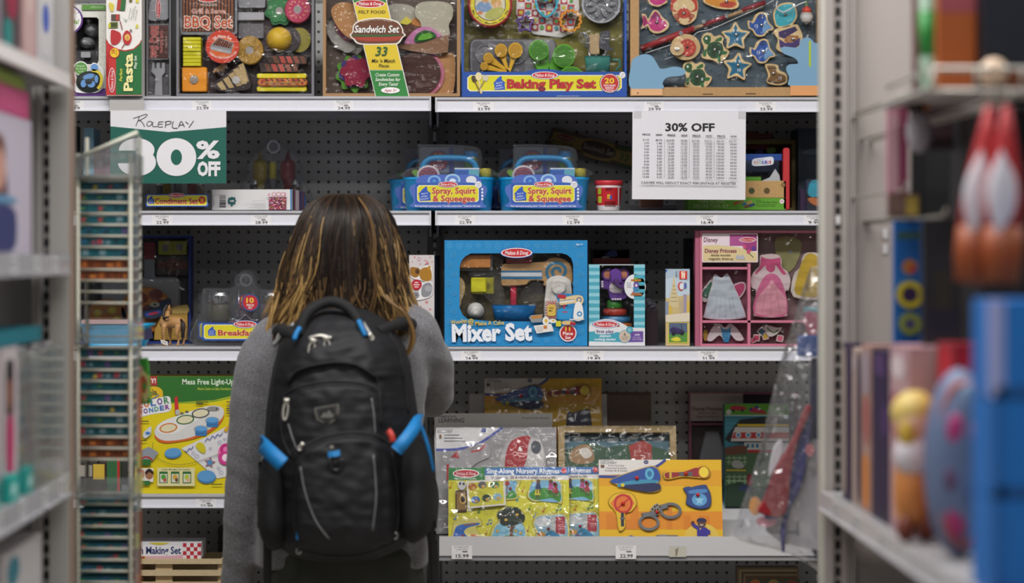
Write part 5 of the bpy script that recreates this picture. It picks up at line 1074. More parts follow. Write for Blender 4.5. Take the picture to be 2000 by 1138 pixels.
for dx, Y_, s, gx, lab in ((535, 6.625, 1, None, 'blue spray and squeegee caddy at the front beside the bay joint'), (1268, 6.625, 1, None, 'blue spray and squeegee caddy at the front beside the red bucket'), (418, 6.795, .974, 0, 'blue spray caddy half hidden behind the caddy at the bay joint'), (1150, 6.795, .974, 0, 'blue spray caddy hidden between and behind the two front caddies')):
    px = 740+dx*.2548; py = sy(411, Y_); T = thing('spray_caddy', lab, 'toy set', px, py, Y_, 'spray caddies'); caddy(T, cr(C7, px, py, 535, 864, s))
# tilted sandwich carton
T = thing('sandwich_carton', 'narrow sandwich set carton tilted on top of the things behind the price list', 'box', 740+1330*.2548, 190+228*.2548, 6.955, rot=(0, 14.5, 0))
c = (740+1330*.2548, 190+228*.2548, .2548)
b = Q(T, 0, c); b.box(0, 0, 790, 160, 0, .038, '4c3a28'); b.SM([(20, 60), (40, 28), (250, 28), (300, 10), (480, 10), (520, 40), (760, 40), (760, 130), (520, 130), (480, 150), (300, 150), (250, 118), (30, 118)], '8d7a32'); b.R(530, 8, 780, 32, '35562a'); b.R(540, 136, 780, 158, '35562a'); b.E(120, 55, 72, 24, '7c2a24'); b.T_('Melissa & Doug', 120, 55, 18, 'b8a8a0', w=115, shear=.2)
b.T_('FELT FOOD', 105, 100, 22, '2a2210', w=170, bold=.015); b.SM([(250, 80), (280, 35), (380, 18), (490, 40), (520, 82), (490, 120), (380, 138), (275, 120)], '3c2316'); b.T_('Sandwich Set', 385, 78, 42, 'a89c8c', w=245, bold=.015, shear=.2); b.T_('33', 590, 85, 52, '2f5a2a', w=70, bold=.02); b.done('carton')
# red bucket of blocks
T = thing('red_bucket', 'small red bucket of blocks with a white rim', 'bucket', 1191, 411, 6.62)
b = Q(T, 0, C7); b.lathe(1770, [(82, 862), (86, 855), (88, 826), (102, 690), (104, 672)], .05, 'c01c28', 28, cols=['d8d0d0', 'd8d0d0', 'c01c28', 'd8c8c8']); b.done('pail')
b = Q(T, 0, C7); b.lathe(1770, [(98, 672), (110, 668), (111, 642), (106, 634)], .05, M('c8323c', .25), 28); b.done('lid')
b = Q(T, -.0, C7)
def cyl(fn_list, R0=.0263):
    for x0, y0, x1, y1, cc in fn_list:
        n = 6; mi = b.mi(cc); A = []; b.k += 1
        for q in range(n+1):
            x = x0+(x1-x0)*q/n
            for y in (y0, y1):
                rr = (88+(826-y)/136*14)*b.sc*b.c0[2]+.0004+b.k*EPS; dx_ = (x-1770)*b.sc*b.c0[2]; A.append(b.bm.verts.new(Vector((b.pt(x, y, 0).x, .05-math.sqrt(max(1e-8, rr*rr-dx_*dx_)), b.pt(x, y, 0).z))))
        for q in range(n): b.face([A[2*q], A[2*q+2], A[2*q+3], A[2*q+1]], mi)
cyl([(1838, 680, 1848, 826, 'e0d4d4'), (1684, 695, 1708, 740, 'a8b82c'), (1686, 755, 1712, 806, 'b8c434'), (1755, 742, 1776, 776, 'e2cc2a'), (1774, 750, 1790, 780, '3a5ab0'), (1759, 750, 1770, 757, 'c83030'), (1759, 763, 1770, 770, 'c83030')]+[(1740, 690+i*9, 1800-i*8, 694+i*9, '7c0c18') for i in range(3)]+[(1735, 795+i*11, 1818, 800+i*11, '6a0a14') for i in range(4)]); b.done('printed_label')
# clear box with a brown toy
T = thing('clear_box', 'small clear plastic box with a brown toy below the price list', 'box', 1278, 411, 6.64)
b = Q(T, .03, C8); b.R(390, 770, 575, 850, '5f3a2c', .03, 12, 8); b.done('brown_toy'); b = Q(T, .0, C8); b.box(330, 820, 690, 862, .06, .07, '2a2a30'); b.done('backing')
b = Q(T, .09, C8); b.R(314, 632, 690, 860, SHELL, .09, 8, 6); b.done('clear_shell')
# take-along tool kit
T = thing('tool_kit', 'wooden take-along tool kit with green base and red ends', 'toy set', 1440, 411, 6.63)
b = Q(T, 0, C8); b.box(760, 770, 1512, 862, 0, .12, '5c9a28'); b.T_('TAKE-ALONG', 940, 797, 22, 'c0d0a0', w=205); b.T_('DELUXE TOOL KIT', 938, 832, 25, 'c0d0a0', w=268); b.T_('23', 1300, 797, 22, '1e3a10', w=34); b.T_('Wooden Pieces', 1386, 803, 13, '1e3a10', w=124, bold=.01); b.T_('nuts, bolts, screws, tools & tool box', 1350, 820, 9, '2a4a18', w=160); b.T_('includes wooden screwdriver', 1360, 832, 9, '2a4a18', w=150)
b.E(1480, 797, 18, 18, 'e8dcdc'); b.T_('3+', 1480, 797, 14, 'a82a38', w=22, bold=.02)
for x, y, cc in ((1130, 810, 'a84a2a'), (1165, 800, '8a6a3a'), (1200, 815, '3a5a90'), (1230, 805, 'b08a50'), (1215, 835, '6a3a2a'), (1250, 825, '2a3a6a')): b.R(x-22, y-9, x+22, y+9, cc, rot=-20)
b.done('carton_base')
b = Q(T, .012, C8); b.R(900, 640, 1514, 770, 'b8935ew', .012, 4, 3); b.at(-.0002)
for x, y, r, cc in ((1248, 716, 22, '3a4a24'), (1365, 716, 22, '5a4a24'), (1490, 670, 15, '8a6a3a')): b.E(x, y, r, r, cc); b.ring(x, y, r-2, r+2, '6a5030')
b.done('wooden_front')
b = Q(T, .012, C8); b.R(1490, 386, 1540, 862, 'b82a30', .012, 20, 5); b.box(1514, 400, 1540, 862, .012, .14, '7c1c38'); b.done('red_end')
b = Q(T, .04, C8); b.box(1000, 430, 1490, 640, .09, .11, '16243e'); b.R(1000, 430, 1490, 480, '1f4c9c', .01); b.P([(1330, 640), (1400, 610), (1440, 545), (1470, 590), (1480, 640)], 'c8ccd0', .01); b.R(1200, 606, 1330, 640, '5a9a28', .012); b.done('blue_backing')
b = Q(T, .018, C8); b.SM([(1256, 500), (1268, 470), (1340, 460), (1415, 455), (1422, 500), (1400, 516), (1300, 524), (1262, 520)], 'dfe2ee', .0005, n=3)
b.at(.017); b.T_('ONLY AT', 1320, 477, 8, '3a5ab0', w=50, rot=-3); x = 1280
for ch, cc in zip('TOYSRUS', ('c83030', 'd88a20', '3a9a40', '3050b0', '3a60c0', 'c83a80', 'd8402a')):
    b.T_(ch if ch != 'R' else 'R', x, 500-(x-1280)*.05, 21 if ch != 'R' else 26, cc, w=(15 if ch != 'R' else -20), bold=.03); x += 19.5
b.done('store_sticker')
b = Q(T, .045, C8); b.R(1000, 480, 1486, 640, FILM); b.done('clear_window')
# packages behind and beside it
T = thing('wooden_box', 'wooden box with a red wrapped toy behind the tool kit', 'box', 1500, sy(411, 6.86), 6.86)
b = Q(T, 0, C8); b.tray(1150, 322, 1590, 880, 0, .09, 34, '7c6a38', '3a2a26'); b.done('box'); b = Q(T, .06, C8); b.R(1200, 342, 1385, 392, '7a1a24', .03, 14); b.R(1390, 345, 1555, 380, '5a2a1e', .03); b.E(1408, 400, 36, 26, '5f8a32', .03); b.E(1320, 410, 30, 26, '4a3a70', .03); b.done('wrapped_toys')
b = Q(T, .03, C8); b.P([(1206, 330), (1210, 262), (1260, 258), (1330, 278), (1412, 272), (1425, 312), (1340, 318), (1260, 326)], M('5e1a20', .2), .02, 5); b.done('crinkled_bag')
T = thing('navy_carton', 'tall navy carton in shadow at the right end of the second shelf', 'box', 1605, sy(411, 6.80), 6.80)
b = Q(T, 0, C8); b.box(1606, 236, 1990, 877, 0, .16, '1c2838'); b.SM([(1640, 430), (1700, 395), (1800, 390), (1800, 440)], '3a4858'); b.R(1670, 460, 1900, 640, '22303f'); b.done('carton')
T = thing('doll_pack', 'clear-fronted pack with a turquoise and orange toy at the right post', 'toy box', 1590, 411, 6.63)
b = Q(T, 0, C8); b.box(1682, 636, 1990, 862, .06, .065, '1f3566'); b.box(1640, 700, 1682, 862, .05, .065, '3a2448'); b.done('backing_card'); b = Q(T, .05, C8); b.SM([(1690, 740), (1715, 640), (1790, 640), (1840, 700), (1835, 760), (1760, 770)], '18a0bc', .03); b.SM([(1690, 775), (1760, 760), (1830, 770), (1800, 830), (1730, 820)], 'c46a28', .03); b.done('toy_figure')
b = Q(T, .06, C8); b.R(1672, 626, 1990, 864, SHELL, .055, 14, 8); b.done('clear_shell')
T = thing('blue_carton', 'narrow light blue and mauve carton behind the wire rack', 'box', 190, sy(411, 6.75), 6.75)
b = Q(T, 0, C6); b.box(170, 236, 248, 874, 0, .12, '8ab8d0'); b.box(250, 380, 372, 874, 0, .12, '8a6a78'); b.R(172, 400, 246, 470, 'c8dce0'); b.R(262, 390, 360, 440, 'a88a96'); b.done('carton')
T = thing('black_case', 'black rounded case at the far left of the second shelf', 'box', 142, sy(411, 6.78), 6.78)
b = Q(T, .02, C6); b.R(20, 222, 136, 876, '1a1a1e', .02, 14, 5); b.R(40, 300, 120, 420, '26262a', .024, 8); b.done('case')
# ---------------- third shelf ----------------
Y_ = 6.82; T = thing('pizza_set', 'blue-edged pizza set carton behind the toy horse', 'toy box', 255, sy(676, Y_), Y_)
c = cr(A1, 250, sy(676, Y_), 40, 992)
b = Q(T, 0, c); b.tray(-440, 105, 556, 992, 0, .07, 16, '16307c', '3a3a3e'); b.done('carton')
b = Q(T, .06, c); b.R(158, 160, 245, 300, '8a2c36', .02, 4); b.R(158, 300, 245, 445, '8a8a8c', .02); b.done('toy_cutter')
b = Q(T, .06, c); b.R(275, 146, 512, 262, 'a8a238', .02, 6, 5)
b.at(.0398); b.E(333, 205, 30, 30, '84807c'); b.E(450, 198, 30, 30, '84807c'); b.S([(392, 150), (392, 260)], 3, '7d7a2a'); b.done('toy_cheese')
b = Q(T, .06, c); b.R(258, 272, 520, 432, '4a3a38', .015, 20); b.at(.0448)
for x, y, r in ((300, 350, 38), (395, 345, 62), (480, 350, 38)): b.E(x, y, r, r*.85, '6a3c30'); b.ring(x, y, r*.5, r*.62, '8a5a44')
b.done('toy_mushrooms')
b = Q(T, .06, c); b.R(-200, 445, 460, 900, '7d7b7c', .02, 60, 10); b.at(.0398); b.R(-180, 465, 440, 880, '8d8b8b', r=50); b.done('baking_tray')
b = Q(T, .036, c); b.E(180, 720, 215, 190, 'b86f26', .012, bev=8); b.at(.0238)
for x, y, rx, ry in ((260, 590, 60, 45), (150, 620, 50, 40), (60, 700, 60, 50), (200, 720, 50, 44), (300, 680, 40, 50)): b.E(x, y, rx, ry, random.choice(('6a2418', '7c2f1c')))
b.done('toy_pizza')
b = Q(T, .036, c); b.E(-150, 780, 170, 150, 'a8682c', .012); b.at(.0238)
for x, y in ((-220, 740), (-100, 720), (-130, 850), (-60, 800)): b.E(x, y, 38, 34, 'c8a83a'); b.ring(x, y, 26, 32, '8a7a2a')
b.done('toy_pizza')
b = Q(T, -.0006, c); b.SM([(160, 725), (240, 705), (320, 640), (390, 620), (390, 700), (330, 760), (230, 790), (170, 770)], '20283e', .001, n=3); b.at(-.0017); b.E(262, 672, 40, 20, 'a8a080'); b.E(262, 672, 14, 10, '2a2a2a'); b.P([(180, 742), (310, 716), (318, 740), (190, 772)], '2a4a9c'); b.E(250, 744, 46, 11, 'a82a30', rot=-11)
b.P([(256, 960), (262, 880), (330, 740), (420, 685), (530, 670), (530, 960)], 'b08a3a'); b.SM([(400, 740), (440, 690), (530, 678), (530, 740)], 'c8a860'); b.T_('CONTENTS', 448, 748, 13, '4a3818', w=118)
for i, t in enumerate(('Knife, Double', 'Pizza Cutter', 'Double Crust', 'and more')): b.T_(t, 390, 880+i*22, 15, '4a3818', w=150, bold=.01)
b.done('printed_label'); pane(T, -420, 121, 540, 976, .003, c)
# toy horse
T = thing('toy_horse', 'small tan toy horse with black mane and tail on the shelf edge', 'toy', 337, 676, 6.64)
hq = Q(T, 0, A1); hp = lambda x, y, d=0: hq.pt(x, y+6, d)
def horse(b):
    kk = hq.sc*A1[2]
    limb(b, [hp(335, 800, .035), hp(380, 795, .03), hp(430, 795, .022), hp(470, 800, .015)], [48*kk, 46*kk, 50*kk, 46*kk], 16)
    limb(b, [hp(345, 780, .038), hp(345, 730, .048), hp(352, 690, .052)], [36*kk, 28*kk, 22*kk], 12); limb(b, [hp(352, 680, .048), hp(362, 700, .066), hp(366, 722, .078)], [22*kk, 19*kk, 13*kk], 12)
    for x in (342, 366): limb(b, [hp(x, 665, .05), hp(x, 643, .05)], [7*kk, 3*kk], 8)
    for x, d in ((330, .022), (372, .05), (455, .0), (490, .03)):
        hind = x > 400
        limb(b, [hp(x, 830, d), hp(x-(8 if hind else 2), 885, d-(.004 if hind else 0)), hp(x+(6 if hind else 0), 925, d+.002), hp(x, 962, d), hp(x-2, 976, d-.003)], [(30 if hind else 22)*kk, 16*kk, 11*kk, 10*kk, 13*kk], 10)
fuse('horse_body', horse, [M('b98a58', .5, 0, .1, 200)], .0016, T, 3)
b = Q(T, 0, A1); b.tube(cat_rom([(478, 776, .0), (496, 800, -.008), (500, 860, -.012), (494, 930, -.01), (482, 968, -.006)], 4, False), [10]*4+[16]*8+[7]*5, '1c1614', 10); b.done('tail', label='black tail')
b = Q(T, 0, A1); b.tube(cat_rom([(352, 660, .04), (330, 690, .036), (322, 730, .03), (330, 770, .022), (350, 760, .012), (375, 755, .012)], 4, False), [13]*10+[9]*11, '1c1614', 8); b.done('mane', label='black mane')
b = Q(T, 0, A1); b.lathe(330, [(15, 975), (13, 945)], .022, '1a1614', 10); b.lathe(372, [(15, 975), (13, 945)], .05, '1a1614', 10); b.done('black_feet') if 0 else b.bm.clear()
b = Q(T, -.004, A1); b.P([(312, 938), (370, 955), (372, 988), (318, 968)], 'dad6d0', .002); b.at(-.0062); b.T_('TOY', 344, 962, 14, '4a4644', w=36, rot=14) if 0 else b.S([(326, 956), (362, 968)], 4, '5a5654'); b.done('paper_tag')
# blue plastic basket of a boxed tea set behind the rack
T = thing('blue_tub', 'bright blue plastic toy tub partly behind the wire rack', 'toy', 222, 676, 6.63)
b = Q(T, 0); oval_rings(b, [(675.5, 165, 280, .01, .10), (660, 158, 287, 0, .12), (640, 156, 288, 0, .12), (636, 150, 297, -.006, .13), (632, 150, 297, -.006, .13)], M('1fa3d4', .3)); b.done('tub')
b = Q(T, .01); b.R(160, 624, 252, 632, 'c8a0a0', .02, 3); b.done('pink_cards')
b = Q(T, -.006); b.P([(276, 645), (296, 640), (300, 660), (282, 664)], '2a2a4a', .0005); b.done('printed_tag')
# breakfast caddies
def breakfast(T, c, full=True):
    for x in (790, 1225): shaker(T, c, x, 555, 636, 785, 80, '6a675a' if x < 1000 else '6f6a80')
    b = Q(T, .05, c); b.tube([(945, 520, .04), (945, 790, .04)], 5, CHR); b.tube([(1065, 520, .04), (1065, 790, .04)], 5, CHR); b.tube(cat_rom([(905, 770, .03), (960, 770, .03), (1005, 725, .03), (1050, 770, .03), (1110, 770, .03)], 3, False), 7, CHR); b.done('wire_caddy')
    b = Q(T, .03, c); b.ring(1008, 440, 36, 52, CHR, .008); b.done('ring_handle')
    b = Q(T, 0, c); b.lathe(1005, [(60, 690), (62, 700), (62, 780)], .05, M('8a7a84', .25), 16); b.done('jam_jar')
    shell(T, c, [(600, 975), (605, 760), (640, 700), (650, 530), (700, 510), (880, 510), (930, 450), (950, 390), (1010, 362), (1070, 385), (1100, 490), (1150, 520), (1330, 520), (1360, 560), (1375, 700), (1410, 760), (1412, 975)], .08)
    b = Q(T, -.001, c); mdlabel(b, 655, 792, 1360, 936, ['Breakfast Caddy'], 1070, 44, [570]); house(b, 700, 828, 768, 898); logo(b, 1008, 802, 92, 26); b.done('printed_label')
    b = Q(T, .004, c); b.E(1050, 625, 72, 72, '28508c'); b.E(1050, 625, 62, 62, 'bb2430'); b.T_('10', 1048, 606, 40, 'e8c44a', w=62, bold=.03); b.T_('PIECE', 1050, 646, 16, 'f0e0e0', w=60, bold=.02); b.T_('SET', 1050, 668, 15, 'f0e0e0', w=34, bold=.02); b.done('round_sticker')
T = thing('breakfast_caddy', 'clear-packed breakfast caddy with chrome shakers at the shelf front', 'toy set', 478, 676, 6.63, 'breakfast caddies'); breakfast(T, cr(A1, 478, 675.5, 1005, 982))
Y_ = 6.76; px = 468; T = thing('breakfast_caddy', 'breakfast caddy tucked behind the front caddy, its ring showing to the left', 'toy set', px, sy(676, Y_), Y_, 'breakfast caddies'); breakfast(T, cr(A1, px, sy(676, Y_), 1005, 982, .975))
# star-patterned plush box
T = thing('sticker_box', 'narrow white box with pink stars and two plush animals beside the mixer set', 'toy box', 824, 676, 6.63, rot=(0, 0, -5))
b = Q(T, 0, A2); b.box(80, 244, 288, 992, 0, .14, 'cfc8c8'); 
for x, y, r in [(125, 262, 12), (215, 290, 12), (255, 262, 9), (170, 318, 10), (105, 300, 7), (270, 300, 8), (225, 632, 18), (255, 690, 13), (130, 690, 14), (175, 668, 12), (105, 640, 8), (190, 720, 9), (240, 730, 8)]: b.star(x, y, r, 'c87a80', rot=r*7)
b.ring(162, 278, 12, 15, 'c87a80'); b.P([(205, 325), (235, 290), (245, 318)], 'c8808a'); b.P([(118, 665), (150, 650), (140, 682), (122, 684)], 'c8808a')
b.S([(200, 738), (245, 752), (288, 790)], 5, '2a3c98', sm=4); b.P([(190, 740), (240, 755), (288, 795), (288, 992), (80, 992), (80, 740)], 'd6d2d4'); b.done('printed_carton')
b = Q(T, -.002, A2); b.SM([(85, 370), (110, 335), (150, 345), (180, 350), (230, 330), (265, 340), (272, 430), (240, 465), (170, 450), (120, 440), (88, 410)], 'e8e4e4'); b.SM([(88, 400), (95, 345), (140, 345), (170, 360), (168, 405), (130, 430)], '9a6a20'); b.SM([(165, 395), (185, 355), (235, 345), (262, 370), (266, 440), (230, 460), (180, 445)], 'a8761e'); b.E(148, 378, 18, 22, '5a3a14'); b.E(152, 385, 8, 6, '1a120a'); b.E(245, 350, 12, 20, 'b88428', rot=20)
b.SM([(90, 545), (160, 535), (190, 475), (260, 460), (275, 500), (262, 580), (190, 610), (110, 615), (88, 590)], 'e6e4e6'); b.SM([(180, 555), (195, 490), (250, 470), (272, 510), (255, 575), (200, 590)], '8a8a90'); b.E(128, 575, 38, 30, '85858c'); b.P([(96, 560), (100, 540), (118, 552)], '85858c'); b.P([(140, 552), (156, 540), (160, 562)], '85858c'); b.E(118, 570, 5, 6, '26262a'); b.E(140, 572, 5, 6, '26262a'); b.E(240, 520, 30, 26, 'a5a5aa')
b.E(142, 488, 44, 44, 'b82030')
for i, w in enumerate((30, 50, 34)): b.R(142-w/2, 466+i*18, 142+w/2, 474+i*18, 'ecd8d8', rot=0)
b.done('printed_stickers')
b = Q(T, 0, A2); mi = b.mi('1c2238'); x = b.pt(288, 0, 0).x+.0004; b.face([b.bm.verts.new(p) for p in ((x, .002, b.pt(0, 990, 0).z), (x, .138, b.pt(0, 990, 0).z), (x, .138, b.pt(0, 246, 0).z), (x, .002, b.pt(0, 246, 0).z))], mi); b.done('printed_side')
# mixer set
T = thing('mixer_set', 'large blue swirl-patterned mixer set box with a windowed front', 'toy box', 1007, 676, 6.615)
c = A2; BM_ = '1b86c2'
hole = [(496, 340), (512, 290), (545, 252), (590, 230), (1330, 228), (1380, 240), (1415, 270), (1432, 320), (1432, 560), (1420, 640), (1300, 770), (1100, 790), (760, 790), (560, 770), (520, 735), (496, 680)]
b = Q(T, 0, c); b.frame(372, 122, 1548, 992, hole, BM_, 0, .002); b.box(372, 122, 376, 992, .002, .064, BM_); b.box(1544, 122, 1548, 992, .002, .064, BM_); b.box(376, 122, 1544, 126, .002, .064, BM_); b.box(376, 988, 1544, 992, .002, .064, BM_); b.box(376, 126, 1544, 988, .060, .064, '5a5036')
random.seed(5)
for j in range(11):
    for i in range(15):
        x, y = 410+i*80+(j % 2)*38, 165+j*78; inh = 478 < x < 1450 and 205 < y < 800
        if inh or x > 1520: continue
        r0 = random.uniform(24, 32); a0 = random.uniform(0, 6); b.S([(x+r0*(1-q/20)*cos(a0+q*.62), y+r0*(1-q/20)*sin(a0+q*.62)) for q in range(19)], 3.4, '52a6d4')
logo(b, 965, 225, 124, 36); b.T_('Ages 3+', 1482, 155, 14, 'd8ecf6', w=56, bold=.01)
b.T_('Wooden', 490, 790, 34, 'd8b83a', w=135, rot=-8, bold=.02); b.S([(592+26*(1-q/26)*cos(1+q*.5), 792+30*(1-q/26)*sin(1+q*.5)) for q in range(25)], 8, 'd8b83a'); b.T_('Make A Cake', 744, 802, 32, 'd8b83a', w=238, rot=-2, bold=.02)
b.T_('Mixer Set', 762, 880, 130, 'e8ecf2', w=660, bold=.045, rot=-1, out=('1b6aa8', .02))
b.E(1388, 885, 70, 70, 'f0e6e6'); b.E(1388, 885, 62, 62, 'b02028'); b.T_('11', 1386, 850, 36, 'e8c83a', w=40, bold=.03); b.T_('Piece', 1388, 888, 26, 'f4eaea', w=82, bold=.02); b.T_('Set', 1388, 922, 24, 'f4eaea', w=46, bold=.02)
# printed picture of the set, lower right
b.R(1205, 620, 1290, 765, 'd8cfc8'); 
for i in range(8):
    for j in range(14):
        if (i+j) % 2: b.R(1205+i*10.6, 620+j*10.4, 1215.6+i*10.6, 630.4+j*10.4, 'a83a38')
b.R(1218, 650, 1285, 745, 'd0b04a', r=18); b.T_('Cake\nMix', 1250, 690, 16, '4a3010', w=40, bold=.02)
b.SM([(1290, 570), (1380, 560), (1440, 570), (1500, 570), (1522, 620), (1500, 660), (1525, 770), (1430, 785), (1300, 770), (1310, 690), (1390, 660), (1320, 640)], '1e7cb6'); b.SM([(1318, 620), (1330, 600), (1440, 575), (1500, 580), (1515, 620), (1490, 655), (1440, 640), (1330, 655)], 'd8c090'); b.S([(1320, 632), (1440, 618)], 8, 'e8ecf0'); b.S([(1318, 622), (1440, 608)], 4, '2a6aa8'); b.ring(1478, 612, 14, 22, '2a6aa8'); b.SM([(1442, 660), (1470, 625), (1505, 660), (1510, 770), (1436, 775)], 'e6e4e2'); b.E(1482, 728, 22, 22, '3a8ac0'); b.E(1482, 728, 10, 10, 'e8e8e8'); b.R(1350, 650, 1364, 710, 'b82a38'); b.P([(1300, 690), (1424, 682), (1410, 770), (1310, 770)], '2a90c8'); b.S([(1340, 712), (1385, 712)], 9, 'b82a38'); b.R(1300, 568, 1370, 600, 'b02838', rot=8); b.S([(1400, 775), (1520, 770)], 10, 'd8d4d0')
b.P([(1065, 755), (1085, 738), (1180, 730), (1170, 795), (1090, 800)], '8a9098'); b.P([(1085, 745), (1175, 735), (1170, 760), (1092, 772)], 'b8803a'); b.E(1205, 785, 28, 36, 'e4e0d8'); b.E(1207, 785, 12, 16, 'd8b030'); b.E(1262, 785, 30, 18, 'e8e4dc'); b.E(1266, 783, 10, 7, 'd8b030'); b.R(1288, 785, 1330, 830, 'ccc82a'); b.SM([(1340, 790), (1400, 785), (1450, 800), (1400, 815), (1345, 812)], 'd8b880'); b.R(1405, 795, 1448, 820, 'a82030', rot=10)
b.P([(1105, 825), (1250, 808), (1270, 868), (1130, 888)], 'e2deda')
for i in range(4): b.S([(1125+i*2, 838+i*11), (1175+i*2, 832+i*11)], 3, '8a8a8c')
b.R(1185, 822, 1215, 850, 'c87a3a'); b.done('printed_carton')
P_ = lambda oz: Q(T, oz, c)
b = P_(.055); b.R(480, 236, 770, 372, '9a9ca4', .02, 8, 4); b.at(.0348); b.R(480, 240, 752, 350, 'b8783aw', .02, 10, 6); b.done('toy_loaf')
b = P_(.058); b.SM([(780, 240), (860, 240), (850, 320), (800, 345), (775, 300)], '5a5048', .008); b.R(880, 228, 1090, 310, '8a1c26', .04, 6, 4); b.done('red_lever')
b = P_(.058); b.SM([(845, 490), (840, 400), (852, 330), (920, 312), (1180, 300), (1240, 272), (1330, 268), (1410, 320), (1430, 420), (1400, 500), (1200, 500), (1190, 460), (1080, 455), (1040, 490), (900, 498)], 'b08a5aw', .035, 5); b.at(.0228); b.R(838, 372, 1180, 444, '2a6a92'); b.R(838, 388, 1176, 420, 'c8ccd0'); b.S([(1305+95*(1-q/40)*cos(2.4+q*.32), 380+88*(1-q/40)*sin(2.4+q*.32)) for q in range(34)], 26, '2f6f90'); b.done('mixer_head')
b = P_(.055); b.SM([(1210, 790), (1208, 520), (1225, 445), (1310, 412), (1395, 440), (1420, 510), (1425, 790)], 'd6d2cc', .042, 6); b.at(.013); b.E(1312, 510, 60, 60, 'dedad4', .008, bev=8); b.done('mixer_stand')
b = P_(.05); b.R(918, 490, 966, 660, 'b8203c', .02, 8, 6); b.done('beater')
b = Q(T, .02, c); b.lathe(946, [(186, 655), (186, 668), (178, 680), (160, 790)], .030, M('1a7ac2', .3), 30, .3); b.done('mixing_bowl')
b = P_(.055); b.R(600, 430, 780, 565, 'b8b018', .02, 8, 5); b.at(.035); b.R(590, 432, 715, 552, 'd4ce1a', .02, 10, 8); b.at(.0348); b.E(735, 500, 16, 28, '7d7818', a0=-90, a1=90) if 0 else b.E(735, 500, 14, 26, '8a8418'); b.done('toy_butter')
b = P_(.055); b.dome(628, 710, 74, 76, .05, 'dedcda', 28, 8); b.at(.0545); b.ring(628, 710, 84, 92, SHELL, .01); b.done('toy_egg')
b = P_(.055); b.SM([(440, 470), (490, 425), (535, 470), (540, 540), (515, 610), (495, 680), (440, 700)], 'c8aa7aw', .02, 5); b.done('toy_spoon')
pane(T, 480, 215, 1445, 800, .004, c)
b = Q(T, .058, c)
for pts in ([(560, 370), (840, 380), (850, 480), (870, 620), (760, 640)], [(1010, 530), (1060, 500), (1100, 470), (1180, 480), (1190, 620), (1050, 640), (1000, 600)]): b.SM(pts, SHELL, .03, 12)
b.done('moulded_insert')
# elephant stacker
T = thing('stacker_box', 'striped blue and white box with a purple elephant stacking toy', 'toy box', 1205, 676, 6.62)
c = A3; b = Q(T, 0, c); b.tray(80, 305, 518, 942, 0, .085, 6, 'c8d0d4', '2a2726')
for x0, x1 in ((80, 164), (432, 518)):
    b.R(x0, 305, x1, 940, '8cc8d6', .002); b.at(-.002)
    for j in range(9): b.R(x0, 330+j*56, x1, 358+j*56, '4aa4b8')
    b.at(0)
b.at(-.0025); b.SM([(80, 940), (80, 790), (120, 748), (210, 730), (320, 745), (400, 790), (518, 800), (518, 940)], 'dcdcde', .001, n=3) if 0 else b.P([(80, 940), (80, 785), (110, 755), (160, 738), (210, 730), (270, 736), (330, 758), (380, 788), (430, 798), (518, 800), (518, 940)], 'dcdcde', .001)
b.at(-.0036); b.P([(80, 830), (200, 822), (320, 835), (400, 828), (400, 912), (80, 905)], '3f9fb2'); b.P([(392, 836), (430, 826), (505, 826), (505, 910), (385, 912)], '6a4a98'); b.SM([(130, 830), (150, 812), (270, 815), (280, 840), (200, 850), (135, 845)], 'dcdcde'); logo(b, 210, 772, 96, 24)
b.T_('first play', 206, 828, 24, '3a3078', w=136, bold=.02); b.T_('elephant', 208, 862, 18, 'eaf4f6', w=90, bold=.02); b.T_('rocking stacker', 208, 888, 18, 'eaf4f6', w=168, bold=.02); b.T_('skills', 458, 852, 14, 'e8e0f0', w=40, bold=.02); b.T_('fine motor', 456, 872, 9, 'e8e0f0', w=60); b.T_('colors & shapes', 456, 888, 9, 'e8e0f0', w=80)
b.E(360, 866, 48, 50, '3f9fb2'); b.E(360, 866, 44, 46, 'c8b8a8'); b.T_('6', 360, 850, 22, '4a3a30', w=16, bold=.02); b.T_('WOODEN', 360, 872, 11, '6a584a', w=58); b.T_('PIECES', 360, 888, 11, '6a584a', w=48); b.E(398, 815, 27, 27, '3f9fb2'); b.T_('Ages', 398, 808, 9, 'e8f4f8', w=28); b.T_('12m+', 398, 822, 9, 'e8f4f8', w=28)
b.done('printed_carton')
EL = '5a3288'
b = Q(T, .05, c); b.lathe(288, [(46, 582), (60, 590), (64, 620), (62, 650), (48, 656)], .034, M('2f7a2c', .3), 22); b.done('green_ring'); b = Q(T, .05, c); b.lathe(290, [(80, 652), (94, 664), (94, 695), (80, 710)], .034, M('b0382a', .3), 22); b.done('red_ring'); b = Q(T, .05, c); b.lathe(292, [(100, 712), (122, 722), (122, 752), (110, 764)], .034, M('2a6a94', .3), 22); b.done('blue_ring'); b = Q(T, .05, c); b.lathe(300, [(110, 764), (124, 772), (124, 792), (112, 800)], .034, M('c06a24', .3), 22); b.done('orange_base')
b = Q(T, .035, c)
for sx, cx in ((-1, 232), (1, 352)): b.at(.035); b.SM([(cx-sx*30, 345), (cx+sx*10, 338), (cx+sx*42, 360), (cx+sx*44, 400), (cx+sx*20, 430), (cx-sx*26, 420)], EL, .018, 4); b.at(.0169); b.SM([(cx-sx*18, 362), (cx+sx*10, 352), (cx+sx*30, 372), (cx+sx*26, 405), (cx-sx*10, 412)], 'c07a5c')
